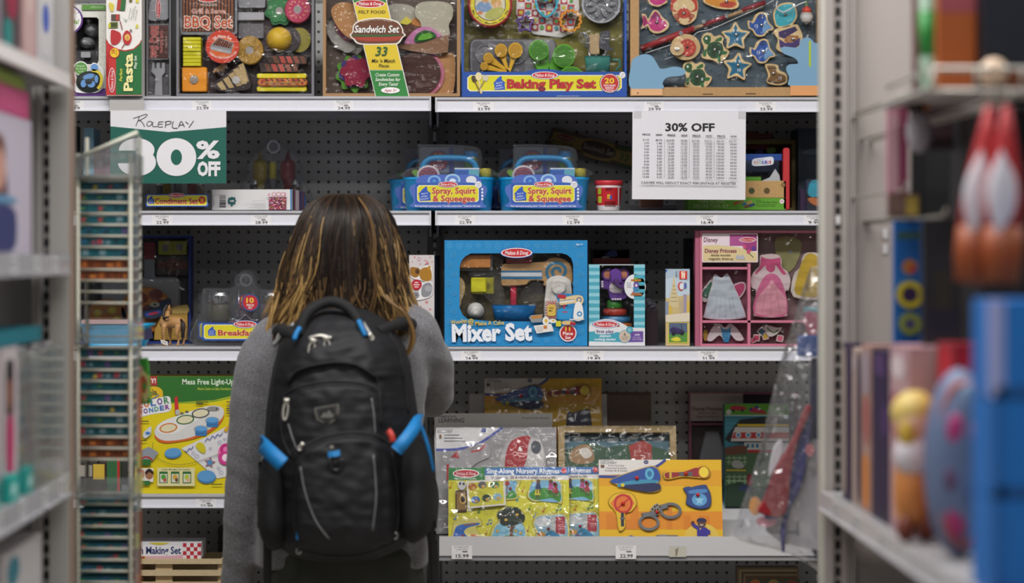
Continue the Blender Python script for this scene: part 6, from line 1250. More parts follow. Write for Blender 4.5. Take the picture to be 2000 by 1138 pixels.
b.at(.035); b.SM([(182, 430), (240, 440), (250, 490), (235, 500), (180, 490), (170, 460)], EL, .02, 4); b.SM([(245, 430), (340, 430), (390, 500), (385, 560), (330, 585), (260, 585), (240, 540)], EL, .026, 6); b.SM([(250, 400), (248, 360), (290, 338), (330, 360), (336, 410), (330, 450), (290, 455), (258, 440)], EL, .036, 6); b.at(-.0012+.01); b.SM([(242, 480), (262, 445), (300, 450), (345, 480), (340, 515), (290, 528), (250, 515)], 'c4bcc0'); b.SM([(275, 420), (310, 420), (318, 455), (345, 470), (345, 492), (305, 480), (282, 455)], '452562', .018, 4); b.E(268, 420, 8, 9, 'e0dce4'); b.E(316, 420, 8, 9, 'e0dce4')
for i in range(3): b.E(186+i*1, 440+i*18, 9, 8, 'd8d0d8', .001)
for i in range(4): b.E(268+i*20, 576, 9, 7, 'd8d0d8', .001)
b.done('toy_elephant')
b = Q(T, -.001, c); b.E(440, 478, 84, 97, 'e0e0e4', .001); b.at(-.0021)
for x, y, w, cc in ((450, 540, 90, 'a06a3a'), (448, 525, 60, 'b04a3a'), (448, 508, 44, '3a7ab0'), (448, 428, 80, 'c0782a'), (448, 445, 20, '4a8a3a'), (448, 490, 50, '3f8ab0'), (448, 415, 26, '6aa03a')): b.R(x-w/2, y-8, x+w/2, y+8, cc, r=6)
b.E(450, 464, 22, 24, '6a4a98'); b.E(450, 468, 9, 10, 'e0d8e4')
for i, t in enumerate(('Sort,', 'stack', '& rock!')): b.T_(t, 394, 448+i*16, 11, '5a5a6a', w=34)
b.done('round_sticker'); pane(T, 166, 315, 430, 800, .002, c)
# open display tray above it, dark pack beside it
T = thing('display_tray', 'small open black tray with a red lip behind the elephant box', 'tray', 1194, sy(676, 6.80), 6.80)
b = Q(T, 0, c); b.box(115, 300, 395, 923, .02, .12, '201e20'); b.tray(106, 182, 402, 300, 0, .09, 8, '262226', '0e0e10'); b.R(110, 256, 400, 298, '8a2c28', .004); b.done('tray')
b = Q(T, .04, c); b.SM([(215, 240), (235, 205), (270, 180), (300, 210), (296, 245)], '1c2a6e', .03); b.R(185, 240, 245, 256, '9a9aa0', .03, 4, rot=-8); b.done('blue_toy')
T = thing('foil_pack', 'dark purple pack with a crumpled silver top beside the elephant box', 'toy box', 1274, 676, 6.70)
b = Q(T, .0, c); b.box(528, 668, 622, 934, 0, .06, '2c1822'); 
for i in range(5): b.ring(575, 740+i*36, 12, 16, '3e2632')
b.done('carton'); b = Q(T, .03, c)
for i in range(9): x, y = random.uniform(535, 600), random.uniform(565, 650); b.P([(x-22, y-random.uniform(5, 25)), (x+random.uniform(5, 25), y-20), (x+20, y+random.uniform(5, 30)), (x-15, y+18)], M('8e888e', .15, .8), random.uniform(.01, .04), 6)
b.R(530, 640, 618, 670, '3a2a34', .03); b.done('crumpled_foil')
# narrow brick-toy carton
T = thing('brick_set_box', 'narrow building-brick carton with a city tower picture and red logo', 'toy box', 1324, 676, 6.63, rot=(0, 0, -7))
b = Q(T, 0, c); b.box(680, 340, 868, 942, 0, .06, '20202c'); b.R(680, 340, 868, 940, 'a9bccc'); b.P([(680, 560), (868, 520), (868, 940), (680, 940)], 'c9b27c'); b.P([(680, 420), (760, 400), (868, 440), (868, 540), (680, 570)], 'bccbd8'); b.P([(680, 345), (700, 345), (680, 372)], '3a5ab0')
b.P([(742, 395), (748, 395), (758, 470), (776, 545), (780, 640), (710, 640), (716, 545), (732, 470)], 'cdbd92')
for i in range(5): b.R(733-i*3, 470+i*30, 757+i*4, 474+i*30, '8d7d58')
for x, h, cc in ((690, 60, '8a93a8'), (716, 40, 'd0b04a'), (800, 70, 'b8a888'), (832, 95, '9a8fa8'), (856, 60, 'd0b04a')): b.R(x-12, 690-h*1.6, x+12, 720, cc)
b.P([(680, 700), (868, 680), (868, 750), (680, 755)], 'd8cdb8'); b.P([(700, 755), (855, 755), (855, 918), (700, 918)], 'd8c83a'); b.R(706, 760, 850, 912, '52607a'); b.P([(706, 850), (850, 835), (850, 912), (706, 912)], '4f8a3a'); b.SM([(715, 810), (760, 795), (830, 830), (800, 850), (735, 845)], '2c2450'); b.S([(800, 770), (815, 830)], 5, '1a1a2a'); b.S([(730, 790), (790, 815)], 6, '4a3a78'); b.E(742, 848, 16, 14, '15151e'); b.E(808, 845, 16, 14, '15151e'); b.SM([(720, 890), (770, 870), (800, 895), (760, 905)], 'd8c83a')
b.R(788, 356, 848, 420, 'd02020'); b.T_('LEGO', 818, 388, 26, 'f4f0e0', w=54, rot=90, bold=.05, out=('e8c020', .02)); b.T_('41230', 764, 382, 13, '2a2a34', w=50, rot=90); b.E(800, 475, 24, 34, 'c83a3a'); b.E(806, 475, 17, 26, 'd8dfe6'); b.E(834, 470, 10, 26, '4a62a8'); b.done('printed_carton')
# pink dress-up set
T = thing('dress_up_set', 'pink wooden magnetic dress-up set with a white gown and a pink gown', 'toy box', 1482, 676, 6.62)
PK = 'c8748cw'; b = Q(T, 0, c); b.tray(948, 40, 1980, 944, 0, .045, 18, PK, '7c6466'); b.box(912, 40, 946, 944, .002, .05, 'a85a74'); b.box(966, 325, 1326, 343, .002, .043, PK); b.box(1322, 290, 1344, 926, .002, .043, PK); b.box(966, 742, 1980, 760, .002, .043, PK); b.box(966, 343, 1322, 742, .038, .043, '7a4458'); b.box(966, 760, 1322, 926, .038, .043, '7a4458'); b.done('wooden_box')
b = Q(T, .04, c); b.SM([(1560, 100), (1700, 90), (1760, 160), (1700, 330), (1600, 380), (1560, 250)], '8d8a5c'); b.star(1670, 205, 22, '8a8f9a', n=8, k=.5); b.done('printed_backdrop')
b = Q(T, -.0005, c); b.R(964, 62, 1400, 288, 'e6d8da', .0015, 8); b.at(-.0022); b.R(972, 70, 1180, 160, 'e0d0d8'); b.R(1180, 70, 1392, 160, 'a8508c'); b.R(1290, 70, 1392, 200, '9a3a78'); b.P([(972, 158), (1080, 152), (1240, 170), (1392, 215), (1392, 280), (972, 280)], 'd8c494'); b.T_('Disney', 1032, 112, 36, '6a1c3a', w=112, bold=.015, shear=.1); b.E(1320, 112, 66, 20, 'f0e8e8'); b.E(1320, 112, 60, 16, 'b82430'); b.T_('Melissa & Doug', 1320, 112, 13, 'f4eaea', w=96, shear=.2)
b.T_('Disney Princess', 1110, 198, 30, '7c1c4c', w=248, bold=.025); b.T_('deluxe wooden', 1110, 232, 19, '3a2420', w=155, bold=.012); b.T_('magnetic dress-up', 1112, 260, 19, '3a2420', w=192, bold=.012); b.S([(1300, 180), (1340, 225), (1365, 250)], 6, '3a6a3a', sm=3); b.E(1296, 166, 14, 18, 'c04a78'); b.E(1326, 205, 14, 18, 'c04a78'); b.star(1368, 180, 20, '5a3a8a', n=8, k=.7); b.SM([(1230, 260), (1240, 228), (1262, 240), (1282, 230), (1300, 265)], 'b0b0b8'); b.done('title_card')
b = Q(T, .036, c); b.SM([(972, 560), (975, 510), (1005, 470), (1060, 410), (1060, 560), (990, 600)], 'd8c8cc', .006, n=3); b.SM([(978, 560), (982, 515), (1010, 480), (1050, 440), (1050, 560)], '3a6a58', .007, n=3); b.done('magnetic_sleeve')
b = Q(T, .036, c); b.SM([(1210, 480), (1250, 450), (1305, 445), (1315, 500), (1270, 570), (1220, 580)], 'd8c4cc', .006, n=3); b.SM([(1220, 485), (1255, 460), (1298, 455), (1304, 498), (1265, 555), (1225, 560)], 'c04a78', .007, n=3); b.done('magnetic_bodice')
gown = [(1060, 395), (1082, 382), (1105, 402), (1130, 408), (1160, 378), (1178, 385), (1215, 460), (1270, 580), (1312, 700), (1300, 725), (1200, 738), (1080, 738), (985, 722), (990, 690), (1020, 560), (1048, 470)]
b = Q(T, .028, c); b.SM(gown, 'd8d4d6', .008, 4, n=3); b.at(.0198); b.SM(scale(gown, .95, 1145, 590), 'bcc6d2', n=3)
for x0, x1 in ((1090, 1060), (1120, 1105), (1150, 1155), (1180, 1205), (1200, 1245)): b.S([(x0, 560), (x1, 728)], 2.4, '8f98a6')
b.done('white_gown')
doll = [(1425, 240), (1470, 228), (1560, 228), (1592, 260), (1600, 330), (1640, 360), (1666, 430), (1650, 510), (1625, 520), (1640, 690), (1620, 712), (1510, 722), (1400, 712), (1375, 690), (1395, 520), (1360, 490), (1352, 420), (1385, 350), (1420, 320)]
b = Q(T, .034, c); b.SM(doll, 'd8c2c6', .012, 4, n=3); b.at(.0219); b.SM([(1375, 690), (1400, 520), (1470, 390), (1560, 390), (1620, 510), (1638, 690), (1510, 712)], 'cf6a92', n=3); b.P([(1385, 690), (1400, 570), (1520, 430), (1630, 570), (1632, 690), (1510, 710)], 'dc98a8')
b.SM([(1435, 250), (1480, 236), (1550, 236), (1585, 260), (1590, 320), (1630, 375), (1600, 380), (1548, 310), (1540, 350), (1510, 368), (1475, 345), (1465, 315), (1400, 380), (1388, 370), (1425, 320)], 'c8507e', n=3)
for x0, x1 in ((1470, 1440), (1510, 1508), (1555, 1580)): b.S([(x0, 520), (x1, 700)], 2.4, 'b56a80')
b.SM([(1440, 235), (1510, 222), (1580, 235), (1560, 255), (1510, 262), (1460, 255)], 'e0c8c8', n=3); b.done('pink_gown')
b = Q(T, .034, c); b.SM([(1770, 230), (1830, 210), (1900, 230), (1960, 330), (1980, 560), (1690, 560), (1690, 390), (1740, 330)], 'd8ccc0', .01, n=3); b.at(.0238); b.SM([(1780, 240), (1850, 225), (1930, 320), (1940, 540), (1710, 540), (1720, 390)], 'c8a83a', n=3); b.done('yellow_gown')
b = Q(T, .034, c); b.SM([(1010, 890), (1060, 790), (1115, 770), (1150, 800), (1190, 768), (1240, 800), (1300, 890), (1240, 900), (1190, 850), (1160, 912), (1110, 860), (1050, 905)], 'd8d0d2', .008, n=3); b.at(.0258); b.P([(1118, 785), (1138, 812), (1178, 812), (1198, 785), (1196, 850), (1180, 915), (1142, 915), (1126, 850)], '2f86b4')
for i in range(14): b.E(1132+(i % 4)*16, 825+(i//4)*20, 3, 3, 'c8dce8', n=6)
b.done('blue_bodice')
b = Q(T, .034, c); b.E(1000, 860, 18, 44, 'b89a3a', .006); b.R(1010, 860, 1050, 905, 'c04a6a', .007, 10, rot=20); b.done('accessory')
for x, y, cc, r in ((1400, 880, 'c84a6a', 24), (1500, 830, 'd84a78', 22), (1585, 885, 'd05a7a', 24), (1440, 830, '3a6a7c', 26), (1470, 870, 'c8a83a', 22), (1375, 900, 'd05a7a', 18)):
    b = Q(T, .034, c); b.star(x, y, r*1.5, 'dccac8', .006, n=4, k=.75, rot=x); b.at(.0278); b.star(x, y, r*1.1, cc, n=4, k=.7, rot=x); b.done('accessory')
b = Q(T, .03, c); b.SM([(1460, 810), (1480, 782), (1560, 800), (1600, 800), (1560, 850), (1500, 870)], 'd8d4d0', .005, n=3); b.at(.0248); b.S([(1480, 800), (1530, 840), (1570, 815)], 9, '4a7a3a', sm=3); b.done('accessory')
pane(T, 966, 60, 1900, 926, .003, c)
T = thing('navy_box', 'dark navy box in the shadow behind the pink dress-up set', 'box', 1350, sy(676, 6.88), 6.88)
b = Q(T, 0, c); b.box(838, 100, 1000, 916, 0, .08, '12141e'); b.ring(880, 150, 12, 18, '26304a'); b.done('carton')
# ---------------- lower left: light-up drawing box, craft box on a wooden crate ----------------
T = thing('drawing_box', 'large yellow and green light-up drawing desk box beside the woman', 'toy box', 380, 964, 6.62)
c = A4; b = Q(T, 0, c); b.box(60, 113, 720, 694, 0, .09, 'd8c40e'); b.at(-.0001)
b.P([(60, 113), (720, 113), (720, 150), (600, 196), (450, 232), (300, 240), (60, 250)], '2c6a26'); b.S([(60, 262), (240, 246), (420, 240), (560, 212), (720, 165)], 7, '7aa82c', sm=5)
b.R(130, 113, 170, 160, 'a82c34'); b.T_('Y!', 150, 135, 22, 'e8e0d8', w=28, bold=.03); b.T_('Mess Free Light-Up Studio', 470, 140, 26, 'dce8d4', w=350, bold=.015); b.T_("Won't Color on Skin, Furniture or Carpet", 480, 175, 11, 'c8d44a', w=222, bold=.01)
b.SM([(60, 200), (110, 170), (170, 165), (198, 190), (180, 230), (60, 245)], 'd8b01c'); b.T_('Crayola', 118, 202, 28, '2a4a34', w=104, rot=-14, bold=.03); b.S([(85, 232), (140, 228), (180, 205)], 6, '3a6a9a', sm=3)
b.SM([(60, 245), (160, 225), (225, 212), (238, 240), (232, 285), (150, 300), (60, 315)], 'e4e2e0')
for i, (ch, cc) in enumerate(zip('COLOR', ('c83a4a', 'd8702a', '3a6ab0', '6a4a9a', '4a8a5a'))): b.T_(ch, 84+i*33, 256-i*6, 30, cc, w=27, rot=-8, bold=.04)
for i, (ch, cc) in enumerate(zip('WONDER', ('b83a6a', '6a4a9a', '3a7ab0', '4a9a8a', '3a6ab0', '8a4a9a'))): b.T_(ch, 86+i*27, 290-i*5, 22, cc, w=22, rot=-8, bold=.04)
b.P([(290, 470), (400, 420), (540, 350), (720, 380), (720, 560), (470, 620)], 'd8d6d8')
b.SM([(160, 390), (200, 345), (300, 310), (390, 275), (460, 262), (498, 280), (495, 330), (450, 380), (380, 415), (300, 435), (210, 445), (165, 425)], 'c8601e'); b.SM([(160, 375), (200, 335), (300, 300), (390, 268), (460, 258), (498, 275), (495, 315), (450, 362), (380, 400), (300, 425), (210, 432), (165, 410)], 'cfcdcb'); b.SM([(170, 365), (215, 330), (310, 296), (400, 270), (455, 264), (485, 278), (430, 300), (330, 350), (260, 395), (190, 395)], 'dddbd8')
for x, y, cc in ((226, 369, 'c8701e'), (310, 328, '3a6a34'), (386, 296, '4a4a4e')): b.E(x, y, 45, 24, cc, rot=-8); b.E(x, y, 38, 18, 'd8d0b0', rot=-8)
for x, y in ((388, 388), (444, 345)): b.E(x, y-14, 36, 18, 'a5a3a0'); b.R(x-29, y-14, x+29, y+20, '3a78b0', r=8); b.E(x, y-16, 29, 13, '5a9ad0'); b.S([(x-29, y+8), (x+29, y+8)], 3, '2a5a8a')
b.E(448, 274, 32, 12, '8a8886'); b.S([(463, 282), (468, 268)], 5, '2a2a2e'); b.P([(256, 218), (272, 212), (278, 290), (260, 300)], 'c02a30'); b.R(262, 278, 282, 304, 'b0b0b0', r=6); b.E(294, 296, 8, 5, '5a5a5e'); b.E(318, 288, 9, 5, '5a5a5e')
b.E(250, 495, 42, 25, '3a78b0', rot=-6); b.E(249, 490, 41, 22, '5a96c8', rot=-6); b.E(416, 612, 46, 32, '3a78b0'); b.E(415, 606, 45, 28, '5a96c8'); b.SM([(362, 455), (380, 440), (402, 450), (412, 482), (398, 495), (372, 475)], 'c8bc1c'); b.star(432, 540, 30, 'a8604a', rot=10); b.star(432, 540, 22, '4a8ac0', rot=10)
for st_ in ([(308, 480), (318, 488), (330, 470), (340, 475), (350, 458)], [(408, 438), (420, 420), (432, 428), (445, 408), (458, 418), (470, 400), (482, 408), (496, 392)]): b.S(st_, 3.5, '3a50a0', sm=4)
for x, y, r in ((350, 495, 8), (368, 510, 10), (435, 470, 7), (480, 440, 9), (505, 425, 6), (476, 568, 8), (488, 590, 10), (525, 420, 9)): b.ring(x, y, r-1.5, r, '3a50a0', n=16)
b.E(512, 498, 40, 52, 'e87ab0'); b.ring(512, 475, 14, 30, 'c02a7a'); b.ring(508, 518, 18, 34, 'c83a88'); b.E(510, 515, 16, 18, 'f4dce8'); b.P([(500, 378), (528, 352), (540, 362), (512, 390)], 'd0a010'); b.S([(150, 440), (155, 500), (230, 545), (330, 545), (480, 498)], 2, '4a4a3a', sm=5)
b.P([(90, 480), (130, 462), (178, 490), (150, 530), (90, 535)], '8a9098'); b.S([(92, 520), (120, 512), (148, 526)], 8, 'b02a30', sm=3); b.R(60, 524, 140, 554, '2c6a2e', r=4); b.R(82, 568, 152, 636, 'd8d4d0'); b.E(132, 600, 20, 24, '9a6a48'); b.SM([(112, 585), (132, 570), (152, 585), (150, 598), (132, 588), (116, 600)], '2a1a14'); b.E(98, 595, 12, 20, 'b8886a'); b.R(60, 630, 136, 652, '2c6a2e', r=4)
b.SM([(100, 400), (120, 375), (142, 362), (138, 400), (110, 420)], 'c8ccd4'); b.E(125, 395, 12, 8, '3a78b0')
for i, (x0, x1, y) in enumerate(((60, 130, 336), (365, 425, 240), (365, 400, 248), (515, 600, 240), (515, 580, 262), (515, 590, 272), (515, 570, 284), (515, 585, 296), (440, 495, 648), (60, 120, 432))): b.R(x0, y-3, x1, y+2, '4a4a2a')
b.R(172, 565, 358, 656, 'd8d09a', r=4); b.T_('Look for More Mess Free Creativity!', 264, 574, 9, '3a4a1a', w=140, bold=.01)
for i, cc in enumerate(('4a9a3a', 'c8a03a', 'a8c03a')): b.R(182+i*58, 584, 224+i*58, 642, '2c6a2e', r=3); b.R(186+i*58, 596, 220+i*58, 638, 'd0ccc0'); b.E(203+i*58, 612, 12, 14, cc); b.E(210+i*58, 626, 8, 10, ('b0503a', '6a4a30', 'd8a87a')[i])
b.done('printed_carton')
Y_ = 6.62; PYL = 1238
shelf('shelf', 'lowest left shelf carrying the slatted wooden crate', -148, 842, PYL, PYL+28, []); shelf('shelf', 'lowest right shelf under the sloping puzzle shelf', 850, 1844, PYL, PYL+28, [])
T = thing('wooden_crate', 'pale slatted wooden crate standing at the lower left', 'crate', 345, PYL, 6.62)
b = Q(T, 0); WD = 'c9b48fw'
for y0, y1 in ((1091, 1101), (1113, 1124), (1136, 1148), (1160, 1172), (1184, 1196), (1210, 1236)):
    b = Q(T, 0); b.box(255, y0, 434, y1, 0, .008, WD); b.done('slat')
for x0, x1 in ((255, 272), (303, 336), (425, 434)):
    b = Q(T, 0); b.box(x0, 1092, x1, 1237, .0085, .02, 'bda680w'); b.done('upright_batten')
b = Q(T, 0); b.box(255, 1094, 260, 1237, .021, .26, WD); b.box(429, 1094, 434, 1237, .021, .26, WD); b.box(260, 1100, 429, 1237, .25, .26, WD); b.box(260, 1228, 429, 1237, .021, .25, WD); b.done('crate_body')
T = thing('craft_box', 'white and checked craft set box resting on the wooden crate', 'box', 330, 1090.5, 6.63)
c = A4; b = Q(T, 0, c); b.box(20, 938, 388, 1017, 0, .12, 'd8d6da'); b.at(-.0001); b.P([(20, 1004), (120, 1000), (290, 1010), (300, 1017), (20, 1017)], 'c8b82a'); b.E(85, 1012, 9, 12, '3a8a3a'); b.E(102, 1014, 7, 9, 'b02a30'); b.SM([(120, 1015), (150, 985), (230, 970), (300, 990), (310, 1015)], 'd8a8b8'); b.SM([(130, 938), (180, 950), (230, 938)], 'c8bc40')
b.SM([(20, 955), (100, 950), (280, 955), (300, 975), (280, 1000), (60, 1005), (20, 1000)], 'e2e0e2'); b.T_('h Making Set', 186, 976, 34, '1c2c6a', w=205, bold=.03)
for i in range(5):
    for j in range(4): b.R(298+i*18, 940+j*20, 316+i*18, 960+j*20, 'b8283a' if (i+j) % 2 == 0 else 'e0dcdc')
b.done('printed_carton')
T = thing('shadow_box', 'dark brown narrow box in the shadow beside the crate', 'box', 432, sy(PYL, 6.9), 6.9)
b = Q(T, 0); b.box(426, 1030, 452, sy(PYL, 6.9), 0, .08, '2e2620'); b.done('carton')
# ---------------- sloping shelf: puzzles leaning back ----------------
def slope_py(Y): return VY+(HC-(zt-.028+(Y-YF)*.239+.005))*FPX/Y
def leaner(name, label, cat, px, Y, rx, group=None): return thing(name, label, cat, px, slope_py(Y), Y, group, (rx, 0, 0))
def lean_c(c, T, base_crop_y): # keep the crop's x, put its base row on the thing's base
    px, py, Y = META[T.name]; return (c[0], py-base_crop_y*c[2], c[2])
VS = 1.05
def board(T, c, x0, y0, x1, y1, col, th=.008, vs=VS):
    b = Q(T, 0, c, vs); b.R(x0, y0, x1, y1, col, 0) if 0 else b.box(x0, y0, x1, y1, 0, th, col); return b
def sing(T, c, vs=VS):
    b = board(T, c, 137, 562, 845, 988, 'd2cc38', .008, vs); b.R(137, 562, 352, 632, '2f7a44'); b.R(352, 562, 845, 604, '3f72b0'); b.R(352, 604, 845, 630, 'e0dcdc'); b.E(240, 594, 78, 24, 'eee6e6'); b.E(240, 594, 72, 19, 'b82430'); b.T_('Melissa & Doug', 240, 594, 17, 'f4ecec', w=118, shear=.2); b.T_('Sound Puzzle', 240, 622, 10, 'd8e8d8', w=122, bold=.01)
    b.T_('Sing-Along Nursery Rhymes', 576, 580, 27, 'f0f2f6', w=428, bold=.025); b.T_('Lift pieces to SEE & HEAR 6 songs come to life!', 578, 616, 14, '4a3a4a', w=382, bold=.012); b.E(816, 578, 16, 16, 'c8404a')
    for x, y, cc, t in ((180, 840, '3a70b0', 1), (372, 868, '3a70b0', 2), (578, 682, 'c8702a', 1), (545, 736, '3a9aa8', 1), (614, 784, '4a8a3a', 1), (698, 796, 'b85a2a', 1), (645, 826, '3a78b0', 1), (778, 790, '3a8a6a', 2), (606, 902, 'b06a2a', 1), (362, 922, 'b86a2a', 1), (320, 800, '3a8a4a', 1), (152, 660, 'c07a2a', 1)):
        b.E(x-6, y+12, 7, 5, cc, n=10); b.S([(x, y+12), (x+2, y-14), (x+12, y-8)], 3.5, cc)
        if t == 2: b.E(x+14, y+8, 7, 5, cc, n=10); b.S([(x+20, y+8), (x+20, y-16), (x+2, y-12)], 3.5, cc)
    for i in range(14): b.E(352+(i % 5)*14, 796+(i//5)*14, 2.5, 2.5, '3a3a20', n=6)
    b.done('printed_board')
    def pz(nm, pts, fn, kx, ky):
        b = Q(T, 0, c, vs); b.SM(scale(pts, 1.03, kx, ky), '8a8828', .0, n=4); b.SM(pts, 'cfc46a', .003, 3, n=4); b.at(-.003); fn(b); b.at(-.0038); b.dome(kx, ky, 9, 9, .007, M('a8202c', .3), 10, 4); b.done(nm)
    pz('children_piece', [(602, 700), (630, 660), (640, 632), (790, 632), (806, 700), (800, 768), (740, 745), (650, 755), (605, 735)], lambda b: (b.SM([(612, 700), (640, 640), (780, 640), (796, 700), (790, 755), (650, 745), (612, 728)], '7ab0d0'), b.SM([(612, 715), (660, 680), (760, 680), (796, 710), (788, 755), (740, 735), (650, 745)], '3f8a34'),
        [(b.E(x, y, 13, 12, '6a4428'), b.P([(x-10, y+10), (x+10, y+10), (x+18, y+44), (x-18, y+44)], cc), b.S([(x-6, y+44), (x-7, y+68)], 6, '5a3a28'), b.S([(x+7, y+44), (x+8, y+68)], 6, '5a3a28')) for x, y, cc in ((660, 672, 'd8cc3a'), (664, 640, '30406a'), (738, 642, 'a83a7a'), (766, 660, 'a02a3a'))]), 760, 650)
    pz('tree_piece', [(392, 905), (430, 860), (420, 820), (460, 785), (540, 790), (582, 830), (575, 880), (600, 930), (590, 986), (392, 986)], lambda b: (b.SM([(404, 910), (450, 868), (560, 870), (588, 935), (580, 980), (404, 980)], '7ab4cc'), b.SM([(404, 960), (500, 940), (586, 960), (580, 982), (404, 982)], '3f7a34'), b.P([(492, 985), (496, 910), (470, 880), (500, 895), (505, 870), (514, 895), (540, 880), (514, 912), (516, 985)], '6a4428'),
        [b.E(x, y, 34, 30, '1c2c1e') for x, y in ((455, 830), (490, 812), (530, 815), (552, 845), (470, 860), (520, 860))], [b.E(x, y, 9, 7, 'd8a82a') for x, y in ((474, 856), (540, 826), (530, 918), (560, 930), (424, 918))]), 503, 970)
    pz('rain_piece', [(630, 880), (650, 832), (720, 818), (828, 835), (830, 986), (640, 986), (650, 930)], lambda b: (b.SM([(640, 880), (660, 840), (740, 830), (820, 840), (822, 980), (652, 980), (660, 925)], '8fb4c4'), b.R(765, 838, 820, 935, 'a83440'), b.R(735, 838, 765, 935, 'b8bcbc'), b.E(690, 868, 48, 26, 'c8ccd0'), b.P([(652, 950), (680, 920), (712, 938), (704, 955)], 'd8a02a'), b.SM([(690, 960), (740, 915), (800, 960), (780, 980), (700, 980)], '3a86b0'), b.S([(655, 930), (720, 962)], 5, 'a83040'), b.R(652, 965, 822, 982, '4a7a44')), 722, 905)
    pz('river_piece', [(160, 920), (170, 870), (230, 850), (320, 852), (330, 890), (300, 900), (340, 986), (160, 986)], lambda b: (b.SM([(172, 920), (200, 885), (310, 872), (312, 884), (250, 900), (230, 930), (290, 980), (172, 980)], '2a62b4'), b.SM([(262, 945), (290, 935), (310, 950), (285, 965)], 'c8702a'), b.S([(230, 885), (300, 878)], 7, '8a5a30')), 222, 948)
    pz('apple_piece', [(470, 735), (472, 640), (560, 634), (540, 690), (545, 735), (500, 745)], lambda b: (b.SM([(478, 730), (480, 645), (540, 640), (528, 690), (536, 728)], '7ab0d0'), b.SM([(478, 715), (510, 690), (536, 715), (530, 732), (478, 735)], '3f8a34'), b.S([(482, 720), (482, 660)], 6, '6a4428'), b.E(482, 650, 14, 14, 'a82a34')), 500, 680)
    b = Q(T, 0, c, vs); b.R(178, 690, 245, 810, '4a3020', .004, 6); b.at(-.004); b.R(186, 700, 238, 800, '8a6a3a'); b.E(222, 740, 20, 26, 'd0a84a'); b.E(222, 740, 14, 19, '2a2018'); b.E(216, 662, 24, 26, 'c8c8c8'); b.E(205, 652, 7, 8, '2a2a2a'); b.E(226, 654, 7, 8, '2a2a2a'); b.done('clock_piece')
    b = Q(T, -.008, c, vs); b.P(B.rotp([(242, 640), (468, 628), (474, 774), (252, 794)], 355, 710, 0), 'dcd6d0', .001); b.at(-.0091); b.P([(254, 650), (458, 638), (464, 766), (262, 784)], 'ccc63c')
    for x, y, cc in ((278, 672, 'a8642a'), (336, 662, '5a5a5e'), (410, 662, '3f7a44'), (296, 745, '3a70b0'), (360, 735, '26402a'), (424, 728, '8ab0c0')): b.E(x, y, 26, 20, cc); b.E(x+6, y+8, 12, 9, 'c8a050')
    b.done('printed_card', label='small pale picture card on the puzzle')
def wrap(T, c, x0, y0, x1, y1, d=-.012, vs=VS): b = Q(T, d, c, vs); b.R(x0, y0, x1, y1, WRAP); b.done('shrink_wrap')
WRAP = film('shrink_wrap', .04, bump=1.0, scale=16, rough=.08)
